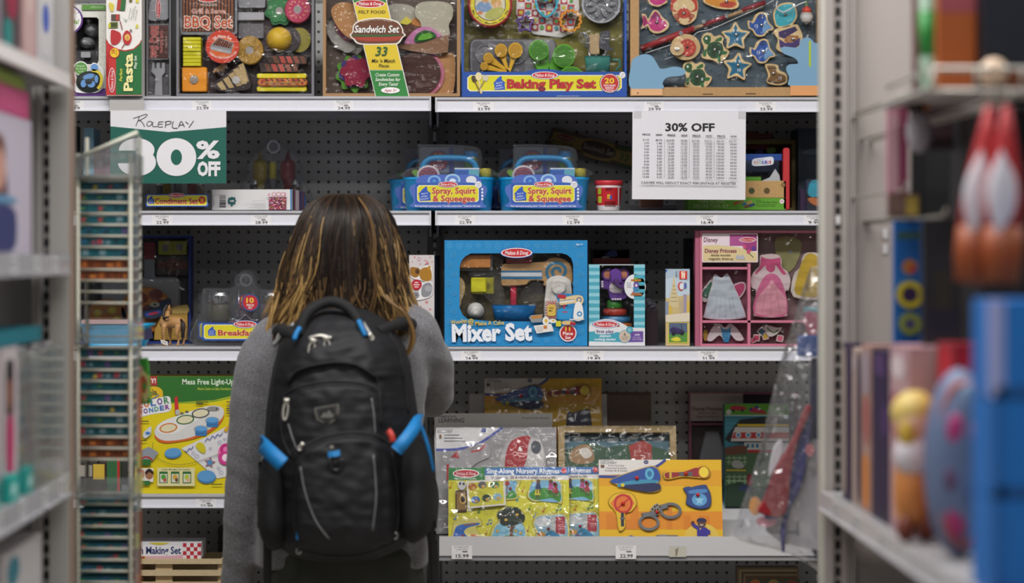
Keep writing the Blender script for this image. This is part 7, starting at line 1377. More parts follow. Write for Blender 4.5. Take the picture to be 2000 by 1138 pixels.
def police(T, c, full=True):
    b = board(T, c, 112, 466, 768, 890, 'dcae10'); b.at(-.0001)
    for y0, y1, cc in ((520, 600, 'd89a14'), (730, 822, 'd8881a')): b.R(112, y0, 768, y1, cc)
    if full:
        for x0, x1, y in ((150, 185, 740), (160, 210, 755), (470, 500, 700), (560, 600, 750), (640, 700, 752), (250, 300, 770), (340, 400, 760), (280, 320, 700)): b.R(x0, y, x1, 822, 'cf7a18')
        b.E(656, 870, 95, 80, 'd8b84a')
    b.P([(112, 466), (470, 466), (400, 510), (300, 540), (112, 545)], 'd8d4d0'); b.S([(112, 552), (230, 552), (340, 530), (420, 500), (470, 466)], 13, '27408c', sm=5); b.T_('Imaginarium', 155, 470, 7, '3a3a50', w=70); b.T_('DISCOVERY', 165, 482, 12, '2a4a3a', w=86, bold=.01); b.R(122, 492, 142, 508, '6a4a2a')
    for i, t in enumerate(('8 Piece Play Puzzle', 'Casse-tete 8 pieces', 'Puzzle de 8 piezas')): b.T_(t, 205, 496+i*13, 8, '4a4a50', w=(85, 110, 120)[i])
    b.E(365, 478, 13, 10, '2a3a6a'); b.T_('2+', 365, 478, 8, 'e0e0e8', w=14); b.done('printed_board')
    def pz(nm, pts, fn, kx, ky, h=.004):
        b = Q(T, -.002, c, VS); b.SM(scale(pts, 1.05, sum(p[0] for p in pts)/len(pts), sum(p[1] for p in pts)/len(pts)), '9a7a10', n=3); b.SM(pts, 'd8b02a' if nm != 'shield_piece' else '26407c', h, 3, n=3); b.at(-h-.002); fn(b)
        if kx: b.at(-h-.0026); b.dome(kx, ky, 11, 11, .008, M('c02a20', .3), 12, 4)
        b.done(nm)
    pz('cap_piece', [(178, 570), (250, 540), (330, 515), (400, 500), (435, 530), (425, 575), (438, 620), (380, 636), (260, 605), (215, 600), (182, 585)], lambda b: (b.SM([(180, 570), (250, 542), (330, 517), (400, 503), (433, 532), (420, 578), (220, 590), (182, 585)], '274a94'), b.SM([(220, 588), (320, 570), (420, 572), (425, 585), (320, 592), (222, 608)], '3a88a8'), b.SM([(225, 602), (320, 592), (425, 588), (437, 618), (380, 634), (280, 618)], '1c2450'), b.E(382, 540, 24, 30, '5aa8c8'), b.E(382, 540, 12, 16, '2f6a9c'), b.E(238, 598, 10, 9, 'd8c02a')), 314, 562)
    pz('torch_piece', [(458, 555), (468, 528), (560, 525), (640, 500), (680, 500), (705, 535), (690, 562), (640, 562), (560, 556), (480, 570)], lambda b: (b.SM([(464, 553), (472, 533), (560, 530), (640, 508), (650, 555), (560, 550), (482, 565)], '8c2028'), b.R(488, 533, 500, 563, 'c8a83a'), b.R(540, 530, 612, 552, '5a5258'), b.E(668, 532, 34, 30, '9a2a28', rot=20), b.E(672, 532, 26, 27, 'e8cc3a')), 576, 540)
    if full:
        pz('shield_piece', [(562, 615), (590, 605), (605, 608), (640, 600), (680, 596), (690, 610), (705, 640), (708, 690), (690, 715), (645, 720), (600, 708), (575, 690), (580, 650)], lambda b: (b.E(646, 672, 40, 32, '5a98c8'), b.star(646, 675, 26, '8ac0dc'), b.SM([(592, 640), (600, 624), (680, 618), (684, 634), (640, 640)], '4a80b8')), 638, 648)
        pz('stop_sign_piece', [(162, 690), (195, 645), (280, 640), (312, 690), (280, 735), (250, 740), (250, 810), (215, 830), (200, 740)], lambda b: (b.P([(172, 690), (205, 652), (275, 648), (300, 690), (270, 730), (200, 730)], 'd8702a'), b.ring(240, 692, 38, 50, 'b82a28'), b.S([(212, 715), (268, 668)], 9, 'b82a28'), b.R(226, 738, 243, 808, '2a2a30'), b.R(222, 762, 247, 772, '5a5a60')), 238, 692, .003)
        b = Q(T, -.002, c, VS); GM = M('6a6c70', .3, .4); b.ring(375, 788, 42, 56, GM, .004, ry=.72); b.ring(492, 728, 44, 58, GM, .004, ry=.68); b.P([(335, 740), (420, 730), (430, 752), (345, 765)], GM, .005, 3); b.P([(432, 700), (475, 690), (480, 715), (440, 725)], GM, .005, 3)
        for x, y in ((395, 722), (408, 708), (420, 702), (424, 722)): b.ring(x, y, 6, 11, '8a8c90', .004, n=14)
        b.at(-.007); b.dome(418, 736, 10, 10, .007, M('c02a20', .3), 10, 4); b.done('handcuffs_piece')
        b = Q(T, -.002, c, VS); b.R(412, 852, 528, 890, '6a686a', .005, 4, 3); b.R(430, 850, 470, 870, '8a888a', .006); b.S([(200, 890), (260, 868), (280, 858), (350, 880), (412, 872)], 9, '2a4a90', .003, sm=4); b.at(-.0075); b.dome(382, 872, 11, 11, .007, M('c02a20', .3), 10, 4); b.E(458, 866, 8, 8, 'd8b02a'); b.done('whistle_piece')
        b = Q(T, -.0025, c, VS); PU = '33268c'; b.P([(632, 890), (630, 830), (640, 812), (680, 812), (690, 830), (688, 890)], PU); b.P([(636, 825), (610, 810), (598, 792), (608, 780), (622, 796), (640, 808)], PU); b.P([(680, 815), (702, 830), (700, 850), (684, 842)], PU); b.E(656, 792, 22, 20, '5a3824'); b.SM([(630, 780), (640, 766), (670, 766), (682, 780), (656, 786)], '1c1c4a'); b.S([(648, 797), (656, 802), (664, 797)], 4, 'e0d8d0'); b.E(609, 787, 8, 8, '4a2a1a'); b.S([(658, 850), (658, 890)], 3, '1a1450'); b.E(648, 820, 4, 4, 'd8b83a', n=8); b.done('printed_officer')
# front row
T = leaner('nursery_puzzle', 'yellow nursery rhymes puzzle in full view at the front of the sloping shelf', 'puzzle', 994, 6.616, -13); c = lean_c(A5, T, 988); sing(T, c); wrap(T, c, 137, 562, 845, 985)
T = leaner('nursery_puzzle', 'yellow nursery rhymes puzzle mostly hidden, beside the police puzzle', 'puzzle', 1056, 6.636, -13); c = lean_c(A5, T, 988); sing(T, (c[0]+62, c[1], c[2]), 1.02); wrap(T, (c[0]+62, c[1], c[2]), 137, 562, 845, 985, -.009, 1.02)
T = leaner('police_puzzle', 'orange-yellow police puzzle with cap, badge and handcuffs at the shelf front', 'puzzle', 1293, 6.618, -13); c = lean_c(A6, T, 893); police(T, c)
# behind them
T = leaner('vehicle_puzzle', 'shiny grey wrapped puzzle with a red vehicle behind the nursery puzzles', 'puzzle', 970, 6.684, -13); c = lean_c(A5, T, 992)
b = board(T, c, 64, 392, 772, 990, '8f8d90'); b.at(-.0001); b.P([(64, 392), (460, 392), (340, 480), (230, 510), (64, 515)], 'd2d0d2'); b.S([(64, 518), (180, 515), (300, 490), (400, 430), (455, 392)], 14, '3a4a9c', sm=5); b.T_('Imaginarium', 120, 402, 9, '3a3a50', w=92); b.T_('DISCOVERY', 116, 416, 14, '2a3a34', w=90, bold=.01); b.R(82, 432, 96, 456, '7a5a30'); b.E(344, 408, 16, 12, '2a3a8a'); b.T_('2+', 344, 408, 9, 'e4e4ea', w=16)
for i in range(3): b.R(110, 432+i*17, 200+i*18, 438+i*17, '6a6a70')
b.done('printed_board')
b = Q(T, 0, c, VS); b.SM([(440, 560), (480, 480), (530, 440), (610, 440), (680, 470), (710, 560), (680, 640), (450, 640)], 'a8a4a6', .003, 3); b.at(-.003); b.SM([(470, 570), (500, 480), (560, 445), (620, 450), (600, 560), (560, 640), (480, 640)], 'a02028'); b.SM([(600, 560), (620, 460), (680, 480), (700, 560), (680, 620), (620, 620)], 'c0bcbc'); b.E(652, 505, 30, 38, '4a4e58'); b.P([(545, 525), (558, 498), (572, 528)], 'e0dcdc'); b.done('car_piece')
b = Q(T, 0, c, VS); b.SM([(130, 690), (160, 560), (220, 520), (330, 480), (380, 500), (380, 560), (300, 600), (180, 700)], '9a969a', .003, 3); b.at(-.003); b.S([(270, 530), (320, 520), (355, 490)], 12, 'a8303a', sm=3); b.P([(150, 560), (190, 525), (200, 570)], 'a02028'); b.R(126, 600, 140, 690, 'a02028'); b.done('plane_piece'); wrap(T, c, 64, 392, 772, 985)
T = leaner('write_and_erase_board', 'white learning board showing its top edge behind the grey puzzle', 'board', 966, 6.706, -13); c = lean_c(A5, T, 998)
b = board(T, c, 54, 334, 750, 995, 'c2c0be'); b.at(-.0001); b.T_('Imaginarium', 130, 350, 12, '2a2a6a', w=104, bold=.015); b.T_('LEARNING', 154, 374, 24, '1e2e24', w=152, bold=.01); b.T_('Write & Erase Boards', 650, 360, 13, '5a585a', w=160, shear=.2); b.done('printed_board')
T = leaner('wooden_tray_puzzle', 'wood-framed farm picture puzzle behind the police puzzle', 'puzzle', 1208, 6.684, -13); c = lean_c(A6, T, 905)
b = Q(T, 0, c, VS); b.tray(-104, 350, 528, 905, 0, .03, 34, '9a8256w', '3f5e6a'); b.done('wooden_frame')
b = Q(T, .026, c, VS); b.R(-70, 392, 494, 870, '4a6a78'); b.P([(-70, 470), (60, 425), (160, 455), (330, 430), (494, 470), (494, 870), (-70, 870)], '35563f')
for x, y in ((10, 412), (190, 418), (430, 412), (300, 405)): b.E(x, y, 30, 11, 'b8c4cc'); b.E(x+16, y-6, 18, 11, 'b8c4cc')
b.P([(275, 445), (350, 415), (400, 440), (400, 520), (290, 520)], 'a03a34'); b.SM([(-30, 470), (20, 440), (70, 450), (90, 520), (20, 540), (-40, 520)], '9a7a58'); b.SM([(10, 470), (50, 455), (80, 490), (40, 510)], 'd8d0c8'); b.done('printed_picture'); wrap(T, c, -104, 352, 528, 870, -.003)
Y_ = 6.80; T = leaner('police_puzzle', 'dim police puzzle standing at the back under the shadow of the shelf above', 'puzzle', 1060, Y_, -9)
k = .334; c = (META[T.name][0]-(440)*.3674*.96, 0, .3674*.955); c = (947-112*c[2], slope_py(Y_)-(466+(slope_py(Y_)-745)/c[2]/1.02)*c[2], c[2])
b0 = (466+(slope_py(Y_)-745)/c[2]/1.02); police(T, c, False)
b = Q(T, 0, c, 1.02); b.box(112, 888, 768, b0, 0, .008, 'c09a14'); b.done('lower_board'); wrap(T, c, 112, 470, 768, 700)
b = Q(T, 0, c, VS); b.SM([(570, 690), (580, 640), (600, 648), (640, 640), (690, 632), (705, 660), (700, 760), (580, 760)], '2a3048', .004, 3); b.done('shield_piece')
T = leaner('white_card', 'white card edges showing on both sides behind the dim police puzzle', 'card', 1050, 6.835, -9); py = slope_py(6.835); b = Q(T, 0); b.box(917, 768, 1187, py, 0, .006, 'b8b4b4'); b.SM([(935, 850), (945, 800), (965, 800), (960, 850)], 'b08a90'); b.done('board')
T = leaner('brown_carton', 'plain brown cardboard sheet leaning on the pegboard', 'cardboard', 1200, 6.86, -9); py = slope_py(6.86); b = Q(T, 0); b.box(1130, 764, 1274, py, 0, .012, '5d4a38'); b.done('sheet')
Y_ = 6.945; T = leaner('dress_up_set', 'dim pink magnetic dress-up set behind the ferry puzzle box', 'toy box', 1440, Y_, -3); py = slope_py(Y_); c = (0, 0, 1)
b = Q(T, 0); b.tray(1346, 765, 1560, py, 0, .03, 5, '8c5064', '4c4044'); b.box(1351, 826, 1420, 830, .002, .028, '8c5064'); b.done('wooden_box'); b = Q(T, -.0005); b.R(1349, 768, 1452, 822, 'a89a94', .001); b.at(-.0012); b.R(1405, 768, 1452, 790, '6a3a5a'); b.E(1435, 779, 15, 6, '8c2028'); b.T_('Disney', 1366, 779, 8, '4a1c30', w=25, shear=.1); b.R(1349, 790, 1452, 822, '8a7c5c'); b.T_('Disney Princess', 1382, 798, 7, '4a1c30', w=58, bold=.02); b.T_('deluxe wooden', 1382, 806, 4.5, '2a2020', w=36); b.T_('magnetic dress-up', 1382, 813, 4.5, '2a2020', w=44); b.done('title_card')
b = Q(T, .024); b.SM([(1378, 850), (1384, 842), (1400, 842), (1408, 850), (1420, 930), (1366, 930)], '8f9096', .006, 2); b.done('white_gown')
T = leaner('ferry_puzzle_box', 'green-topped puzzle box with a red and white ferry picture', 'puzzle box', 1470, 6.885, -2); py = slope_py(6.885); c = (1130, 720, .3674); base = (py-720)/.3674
b = Q(T, 0, c, 1.0); b.box(778, 186, 1120, base, 0, .045, '3c8a9c'); b.at(-.0001); b.R(778, 186, 1120, 246, '569a26'); b.R(778, 246, 1120, 250, 'd8dcdc'); b.E(800, 230, 13, 12, 'e0e0e0'); b.T_('+2', 800, 230, 10, '3a3a3e', w=16); b.SM([(808, 215), (815, 200), (850, 196), (890, 205), (890, 216), (850, 222)], 'b02a3a'); b.E(825, 222, 8, 7, '2a2a2e'); b.E(872, 222, 8, 7, '2a2a2e'); b.SM([(910, 228), (930, 205), (985, 222), (1000, 238), (950, 236)], 'b0304a'); b.P([(935, 205), (950, 194), (972, 218)], '2c3f8a'); b.P([(905, 215), (920, 206), (930, 226)], '2c3f8a'); b.E(962, 214, 7, 5, 'd8dce4')
for i in range(5): b.S([(784+x*8, 268+i*22+3*(x % 2)) for x in range(14)], 2.5, '6ab0bc')
b.P([(778, 420), (1120, 420), (1120, base), (778, base)], '4a6a48')
b.SM([(800, 390), (812, 330), (850, 285), (880, 268), (1120, 262), (1120, 395)], '20242a', n=3); b.P([(835, 318), (855, 290), (880, 285), (1120, 285), (1120, 318)], '1c1e22'); b.R(846, 294, 1120, 306, 'd8b82a'); b.P([(810, 385), (824, 335), (835, 310), (1120, 310), (1120, 385)], 'd4d0cc'); b.P([(815, 370), (828, 338), (1120, 338), (1120, 370)], 'b83230')
for x in (850, 903, 958): b.E(x, 352, 15, 15, 'd8dcdc'); b.E(x, 352, 10, 10, '5a9ac0')
b.R(882, 392, 1120, 430, 'c8c8c4')
for x in (893, 918, 943): b.R(x, 398, x+16, 420, '3f7a9c')
b.R(900, 430, 1120, 446, 'b02a30'); b.P([(778, 420), (860, 405), (900, 412), (890, 450), (778, 460)], '6a4430')
for x0, y0 in ((785, 470), (785, 570)):
    for i in range(2): b.R(x0, y0+i*22, x0+110, y0+i*22+7, '8aa880')
    for i in range(4): b.R(x0+12+i*28, y0-8, x0+18+i*28, y0+42, '8aa880')
b.SM([(815, 500), (840, 485), (870, 500), (880, 520), (850, 530), (820, 520)], 'a8aaa4'); b.R(785, 535, 890, 543, 'c8b03a'); b.R(896, 560, 925, 620, '8c2a2e'); b.P([(778, 620), (860, 600), (920, 630), (1120, 610), (1120, base), (778, base)], '16301c'); b.SM([(850, 640), (880, 612), (915, 625), (920, 655)], '1c2a4a'); b.done('printed_carton')
b = Q(T, -.012, c); b.R(932, 452, 990, 620, 'c8b8b4', .01, 6); b.at(-.0221); b.R(938, 460, 984, 480, 'b83a3a'); b.R(940, 490, 984, 540, 'a84a3a'); b.done('printed_card') if 0 else b.bm.clear()
T = thing('framed_box', 'brown patterned picture box at the bottom right under the sloping shelf', 'box', 1486, PYL, 6.72)
py = sy(PYL, 6.72); T.location = W3(1486, py, 6.72); META[T.name] = (1486, py, 6.72)
b = Q(T, 0); b.box(1440, 1108, 1560, py, 0, .05, '6a563c'); b.at(-.0001)
for i, cc in enumerate(('8a7a58', '4a3a28', '7a6a48', '5a4028')): b.R(1444+i*4, 1112+i*4, 1556, py-8-i*4, cc)
for i in range(3): b.R(1460+i*36, 1130, 1490+i*36, 1170, '3a4a3a'); b.E(1475+i*36, 1140, 11, 9, ('a8602a', '9a7a3a', '7a3a2a')[i])
b.done('printed_carton')
# ---------------- near aisle, left run: end post, shelves, goods ----------------
YE = 5.25; EK = YE/FPX
EX = lambda px: (px-VX)*EK
EZ = lambda py: HC+(VY-py)*EK
POSTW = M('a19e9b', .45)
def vslots(b, x, y, z0, z1, w=.011, h=.0155, ofs=0):
    z = z0+ofs
    while z < z1: addbox(b, x-w/2, x+w/2, y-.0008, y, z, z+h, SLOT); z += .0254
T = place('end_post', 'white slotted end post of the left shelf run, cutting off the toy wall', 'post', (EX(100), YE, 0), 'end posts of the near shelf runs')
X = lambda px: EX(px)-EX(100)
b = Q(T); addbox(b, X(96), X(134), 0, .05, 0, 2.25, POSTW); addbox(b, X(80), X(96), .012, .05, 0, 2.25, M('b0adac', .5)); addbox(b, X(72), X(79), .002, .05, 0, 2.25, POSTW); addbox(b, X(62), X(70), .004, .05, 0, 2.25, POSTW); vslots(b, X(90), .0115, .05, 2.2); b.done('slotted_post')
b = Q(T); addbox(b, X(134), X(138), .01, .06, 0, 2.25, M('8f7a6c', .5)); b.done('edge_trim')
T = place('steel_divider', 'grey metal panel closing the left shelf run behind its end post', 'panel', (EX(-80), YE+.055, 0), 'end panels of the near shelf runs')
b = Q(T); addbox(b, -.32, EX(62)-EX(-80), 0, .02, 0, 2.25, M('6f6c6c', .6)); b.done('panel')
def side_shelf(label, sx, xf, z1, h, y0, y1, gloss, tags, wide=.40):
    T = place('shelf', label, 'shelf', (xf, (y0+y1)/2, z1), 'shelves of the near aisle'); hl = (y1-y0)/2
    b = Q(T); addbox(b, min(sx*.004, sx*wide), max(sx*.004, sx*wide), -hl, hl, -.02, 0, M('8d8c8e', .5)); b.done('shelf_deck')
    b = Q(T); addbox(b, min(0, sx*.004), max(0, sx*.004), -hl, hl, -h, .002, gloss); addbox(b, min(-sx*.005, 0), max(-sx*.005, 0), -hl, hl, -h, -h+.004, gloss); rl = b.done('price_rail')
    for k, y in enumerate(tags):
        b = Q(T); x = -sx*.0008; addbox(b, min(x, x-sx*.0006), max(x, x-sx*.0006), y-.03, y+.03, -h+.006, -.003, M('cfcfd2', .5)); x -= sx*.0009
        for j, (dz, hw) in enumerate(((-.008, .02), (-.013, .014), (-.021, .018))): addbox(b, min(x, x-sx*.0002), max(x, x-sx*.0002), y-hw, y+hw, -h*.0+dz-.003, dz, M('5a5a5e', .6))
        b.done('price_tag', rl)
    return T
XL = -.742; GREYR = M('a9a9ae', .25)
side_shelf('white top shelf of the left run, its edge sloping down to the end post', -1, XL, 1.848, .026, 3.4, YE-.012, M('d8d4d4', .35), [])
side_shelf('middle shelf of the left run at eye level with clear rail', -1, XL, 1.506, .036, 3.4, YE-.012, GREYR, [-.1, .25, .5, .72])
side_shelf('lower shelf of the left run, its tagged edge rising to the end post', -1, XL, 1.092, .040, 3.4, YE-.012, GREYR, [-.2, .1, .35, .6, .8])
side_shelf('bottom shelf of the left run under the white box', -1, XL, .80, .03, 3.4, YE-.012, GREYR, [])
def sbox(name, label, side, xf, y0, y1, z0, z1, col, prints=(), dep=.12, cat='toy box', group=None):
    """carton whose face looks into the aisle; prints = (u0, v0, u1, v1, colour) as fractions (0,0 = far bottom)"""
    T = place(name, label, cat, (xf, (y0+y1)/2, z0), group); hl = (y1-y0)/2; H = z1-z0; b = Q(T)
    addbox(b, min(0, -side*dep), max(0, -side*dep), -hl, hl, 0, H, col)
    x = 0; rn = random.Random(label)
    for q, (u0, v0, u1, v1, cc) in enumerate(prints):
        x += side*.0004; mi = b.mi(cc)
        pass
        n = 20; cy, cz = hl-(u0+u1)/2*2*hl, (v0+v1)/2*H; ry, rz = abs(u1-u0)*hl, abs(v1-v0)*H/2; e = 4 if q % 2 == 0 else 2
        f = lambda v: math.copysign(abs(v)**(2/e), v)
        b.face([b.bm.verts.new(Vector((x, cy+ry*f(cos(2*pi*k/n)), cz+rz*f(sin(2*pi*k/n))))) for k in range(n)], mi)
        if u1-u0 > .12:
            yy = -hl+.0; b.face([b.bm.verts.new(p) for p in ((min(0, -side*dep)+.02*dep, -hl-.0005*(q+1), v0*H), (max(0, -side*dep)-.02*dep, -hl-.0005*(q+1), v0*H), (max(0, -side*dep)-.02*dep, -hl-.0005*(q+1), v1*H), (min(0, -side*dep)+.02*dep, -hl-.0005*(q+1), v1*H))], mi) if q == 0 else None
    b.done('carton'); return T
XS = -.768
sbox('toy_carton', 'pale grey carton with a blue spot, topmost shelf beside the left end post', 1, XS, 5.0, 5.2, 1.849, 2.12, 'b9b7ba', [(.1, .1, .9, .9, 'c4c2c4'), (.3, .25, .7, .45, '3a58b0'), (.3, .6, .8, .9, 'd0ccd0')])
sbox('toy_carton', 'dusty pink carton on the top shelf of the left run', 1, XS, 4.82, 4.99, 1.849, 2.12, 'a98486', [(.1, .05, .9, .7, 'b89a98'), (.3, .3, .7, .6, 'c8b0ac')])
sbox('toy_carton', 'dark carton with crimson and teal blobs on the top left shelf', 1, XS, 4.62, 4.81, 1.849, 2.14, '453a40', [(.1, .5, .9, .95, '3a2a30'), (.2, .2, .8, .5, '8a1c3c'), (.5, .0, .95, .2, '0f7a78'), (.2, .65, .7, .9, '7a2a40')])
sbox('toy_carton', 'mauve-grey carton with a teal patch at the left frame edge, top shelf', 1, XS, 4.36, 4.61, 1.849, 2.14, '77707a', [(.1, .1, .5, .9, '857d86'), (.5, .3, .9, .5, '0f8a88'), (.4, .6, .8, .95, '9a949c')])
sbox('doll_box', 'lilac-white box with a brown-haired doll picture on the middle left shelf', 1, XS, 4.36, 4.93, 1.507, 1.745, 'b4acbc', [(.02, .02, .98, .98, 'b8b0c0'), (.45, .1, .85, .72, '5a4660'), (.5, .4, .9, .85, '6a4030'), (.5, .45, .75, .75, 'c09080'), (.3, .02, .95, .35, '2c3468'), (.3, .36, .9, .42, '5a8ab0')])
sbox('toy_carton', 'hot pink flat carton lying on the lilac doll box', 1, XS, 4.36, 4.90, 1.746, 1.795, 'b83a70', [(.1, .1, .9, .9, 'c04a7c'), (.6, .2, .9, .8, '8a2a58')])
sbox('toy_carton', 'lime green flat carton topmost on the pink one under the top left shelf', 1, XS, 4.36, 4.86, 1.796, 1.818, '84a020', [(.1, .1, .9, .9, '90ac28')])
for i, (y0, y1, lab, sk) in enumerate(((4.30, 4.58, 'white doll box at the left frame edge, lower shelf', 'b07a68'), (4.60, 4.78, 'white doll box with dark-haired doll nearest the clear card packs', '9a6a58'))):
    sbox('doll_box', lab, 1, XS, y0, y1, 1.093, 1.35, 'bab0b4', [(.04, .03, .96, .97, 'c2b8bc'), (.2, .1, .8, .85, '9a8a92'), (.25, .55, .75, .92, '241c20'), (.38, .58, .66, .8, sk), (.3, .1, .7, .55, 'b82a64' if i else 'c03a78'), (.1, .02, .6, .14, '0f8a84')])
sbox('teal_carton', 'teal carton lying across the white doll boxes under the middle left shelf', 1, XS, 4.40, 5.05, 1.351, 1.378, '0f6a78', [(.05, .1, .95, .9, '127484')], .16)
for i in range(5):
    y = 4.83+i*.078; zt_ = 1.345-.012*(i % 2); cc = ['3f8a94', '7a5a86', '8a8a94', 'b06a70', '6a7a9a'][i]
    T = place('card_pack', ['clear card pack with teal lettering beside the doll boxes', 'clear card pack with purple squares, second from the doll boxes', 'clear grey card pack in the middle of the row', 'clear card pack with rose squares, fourth in the row', 'clear card pack with blue-grey squares against the left end post'][i], 'pack', (XS, y, 1.093), 'clear card packs on the lower left shelf')
    b = Q(T); addbox(b, -.006, 0, -.036, .036, 0, zt_-1.093, 'b2aeb2')
    for r_ in range(9):
        for q in range(3): addbox(b, 0, .0012, -.03+q*.021, -.014+q*.021, .012+r_*.026, .03+r_*.026, random.choice((cc, cc, '4a4a58', '8a3a4a', '2a6a74', 'b8b0a8', 'c8b84a')))
    b.done('card'); b = Q(T); addbox(b, 0.002, .022, -.037, .037, .003, zt_-1.095, ACRYL); b.done('clear_blister')
for i, (y, cc) in enumerate(((4.42, '0f9a90'), (4.62, '11a096'), (4.80, '2a9a94'))):
    T = place('teal_packet', ['small bright teal packet on the shelf edge at the left frame edge', 'small bright teal packet on the shelf edge in front of the doll box', 'small pale teal packet on the shelf edge nearest the card packs'][i], 'packet', (XL-.006, y, 1.093))
    b = Q(T); addbox(b, -.014, 0, -.045, .045, 0, .045, cc); addbox(b, -.002, .0008, -.03, .02, .012, .03, 'a8d8d4'); b.done('packet')
sbox('white_carton', 'white carton with purple and yellow print on the bottom left shelf', 1, XS, 4.62, 5.05, .801, 1.0, 'b5b0b2', [(.02, .02, .98, .98, 'bcb8ba'), (.5, .3, .9, .6, '4a2a6a'), (.2, .1, .5, .35, 'c8a82a'), (.6, .7, .9, .95, '3a7a8a')])
# ---------------- wire display rack with small packs ----------------
YR = 5.46; RK = YR/FPX; RX = (205-VX)*RK
rack = place('wire_rack', 'clear and wire display rack of small teal packs left of the woman', 'display rack', (RX, YR, 0))
rx = lambda px: (px-205)*RK
rz = lambda py: HC+(VY-py)*RK
WIRE = M('a5a294', .45, .1); b = Q(rack); mi = b.mi(WIRE)
for px, dy in ((152, 0), (255, 0), (150, .15), (255, .15)): tube3(b, [Vector((rx(px), dy, .03)), Vector((rx(px), dy, rz(300 if dy == 0 else 262)))], [.0042]*2, mi, 8)
for z in (.05, rz(345)):
    for a, c_ in (((152, 0), (255, 0)), ((150, .15), (255, .15)), ((152, 0), (150, .15)), ((255, 0), (255, .15))): tube3(b, [Vector((rx(a[0]), a[1], z)), Vector((rx(c_[0]), c_[1], z))], [.004]*2, mi, 8)
b.done('frame')
py = 352.0; n = 0
while py < 1500 and n < 54:
    if not (598 < py < 640 or 915 < py < 955):
        b = Q(rack); mi = b.mi(WIRE); z = rz(py); tube3(b, [Vector((rx(148), .15, z)), Vector((rx(150), 0, z)), Vector((rx(258), 0, z)), Vector((rx(258), .15, z))], [.0028]*4, mi, 6); b.done('wire')
    py += 21.8; n += 1
for i, (p0, p1) in enumerate(((300, 348), (622, 668), (932, 972))):
    b = Q(rack); addbox(b, rx(146), rx(264), -.012, -.008, rz(p1), rz(p0), ACRYL); addbox(b, rx(260), rx(264), -.008, .15, rz(p1), rz(p0), ACRYL); addbox(b, rx(150), rx(256), -.004, .15, rz(p1)-.004, rz(p1), ACRYL); b.done('clear_tier')
b = Q(rack); mi = b.mi(ACRYL)
v = [Vector((rx(150), -.01, rz(312))), Vector((rx(268), -.01, rz(262))), Vector((rx(268), -.006, rz(262))), Vector((rx(150), -.006, rz(312))), Vector((rx(150), -.01, rz(340))), Vector((rx(268), -.01, rz(300))), Vector((rx(268), -.006, rz(300))), Vector((rx(150), -.006, rz(340)))]
v = [b.bm.verts.new(p) for p in v]
for q in ((0, 1, 2, 3), (4, 7, 6, 5), (0, 4, 5, 1), (1, 5, 6, 2), (2, 6, 7, 3), (3, 7, 4, 0)): b.face([v[i] for i in q], mi)
tube3(b, [Vector((rx(150), -.008, rz(310))), Vector((rx(270), -.008, rz(258)))], [.004]*2, b.mi(M('c8c8b8', .3)), 8); b.done('sloped_header')
b = Q(rack); addbox(b, rx(261), rx(271), .0, .05, rz(345), rz(262), ACRYL); addbox(b, rx(262), rx(272), -.002, .01, .1, rz(300), ACRYL); b.done('clear_side')
def packmesh(seed, teal=True):
    rn = random.Random(seed); b = B(); w, h = .0335, .0165
    addbox(b, -w/2, w/2, 0, .11, 0, h, '0f5560' if teal else '7a3c18')
    for k in range(3):
        x0 = rn.uniform(-w/2, w/4); addbox(b, x0, x0+rn.uniform(.004, .012), -.0005-k*.0002, 0, rn.uniform(.001, .006), rn.uniform(.009, h-.001), rn.choice(('9a3a48', '4a7a3a', 'a8943a', '5a4a7a', '0f6a74', '2a5a80', '0a4450', '6a8890', '12616c', '0a4450', '0d4c58', '12616c', '0a3a44') if teal else ('a85a22', '5c2c14', 'c07030')))
    o = b.done('small_pack', None); bpy.data.objects.remove(o); return bpy.data.meshes['small_pack'] if 'small_pack' in bpy.data.meshes else None
def packm(seed, teal=True):
    packmesh(seed, teal); me = [m for m in bpy.data.meshes if m.name.startswith('small_pack') and m.users == 0][-1]; me.use_fake_user = True; return me
PM = [packm(s_) for s_ in range(9)]; PO = [packm(50+s_, False) for s_ in range(3)]
def packs(rows, cols, meshes, label, group):
    for y in rows:
        for i in cols:
            o = bpy.data.objects.new('small_pack', random.choice(meshes)); COL.objects.link(o); o.location = (RX+rx(170+i*33.5), YR+.012, rz(y)); tag(o, label, 'pack', group)
row = lambda a, n: [a+21.8*k for k in range(n)]
random.seed(21)
packs(row(371, 7), (0, 1, 2), PM, 'small teal toy pack in the top tier of the wire rack', 'teal packs in the top tier')
packs(row(524, 2), (0, 1, 2), PO, 'small rust-brown toy pack at the foot of the top tier', 'brown packs in the top tier')
packs(row(697, 8), (0, 1, 2), PM, 'small teal toy pack in the middle tier of the wire rack', 'teal packs in the middle tier')
packs(row(872, 2), (0, 1, 2), PO, 'small rust-brown toy pack at the foot of the middle tier', 'brown packs in the middle tier')
packs(row(990, 8), (0, 1, 2), PM, 'small teal toy pack in the bottom tier of the wire rack', 'teal packs in the bottom tier')
T = place('hanging_card', 'orange and brown toy card hanging on the right side of the wire rack', 'card', (RX+rx(264), YR+.02, rz(925)))
b = Q(T); addbox(b, 0, rx(274)-rx(264), 0, .006, 0, rz(740)-rz(925), '9a4a1c'); addbox(b, .002, .008, -.002, 0, .01, .04, 'c8c020'); addbox(b, .001, .009, -.0015, 0, .06, .13, 'b8642a'); b.done('card')
T = place('hanging_card', 'rust-coloured toy card low on the right side of the wire rack', 'card', (RX+rx(258), YR+.02, rz(1240)))
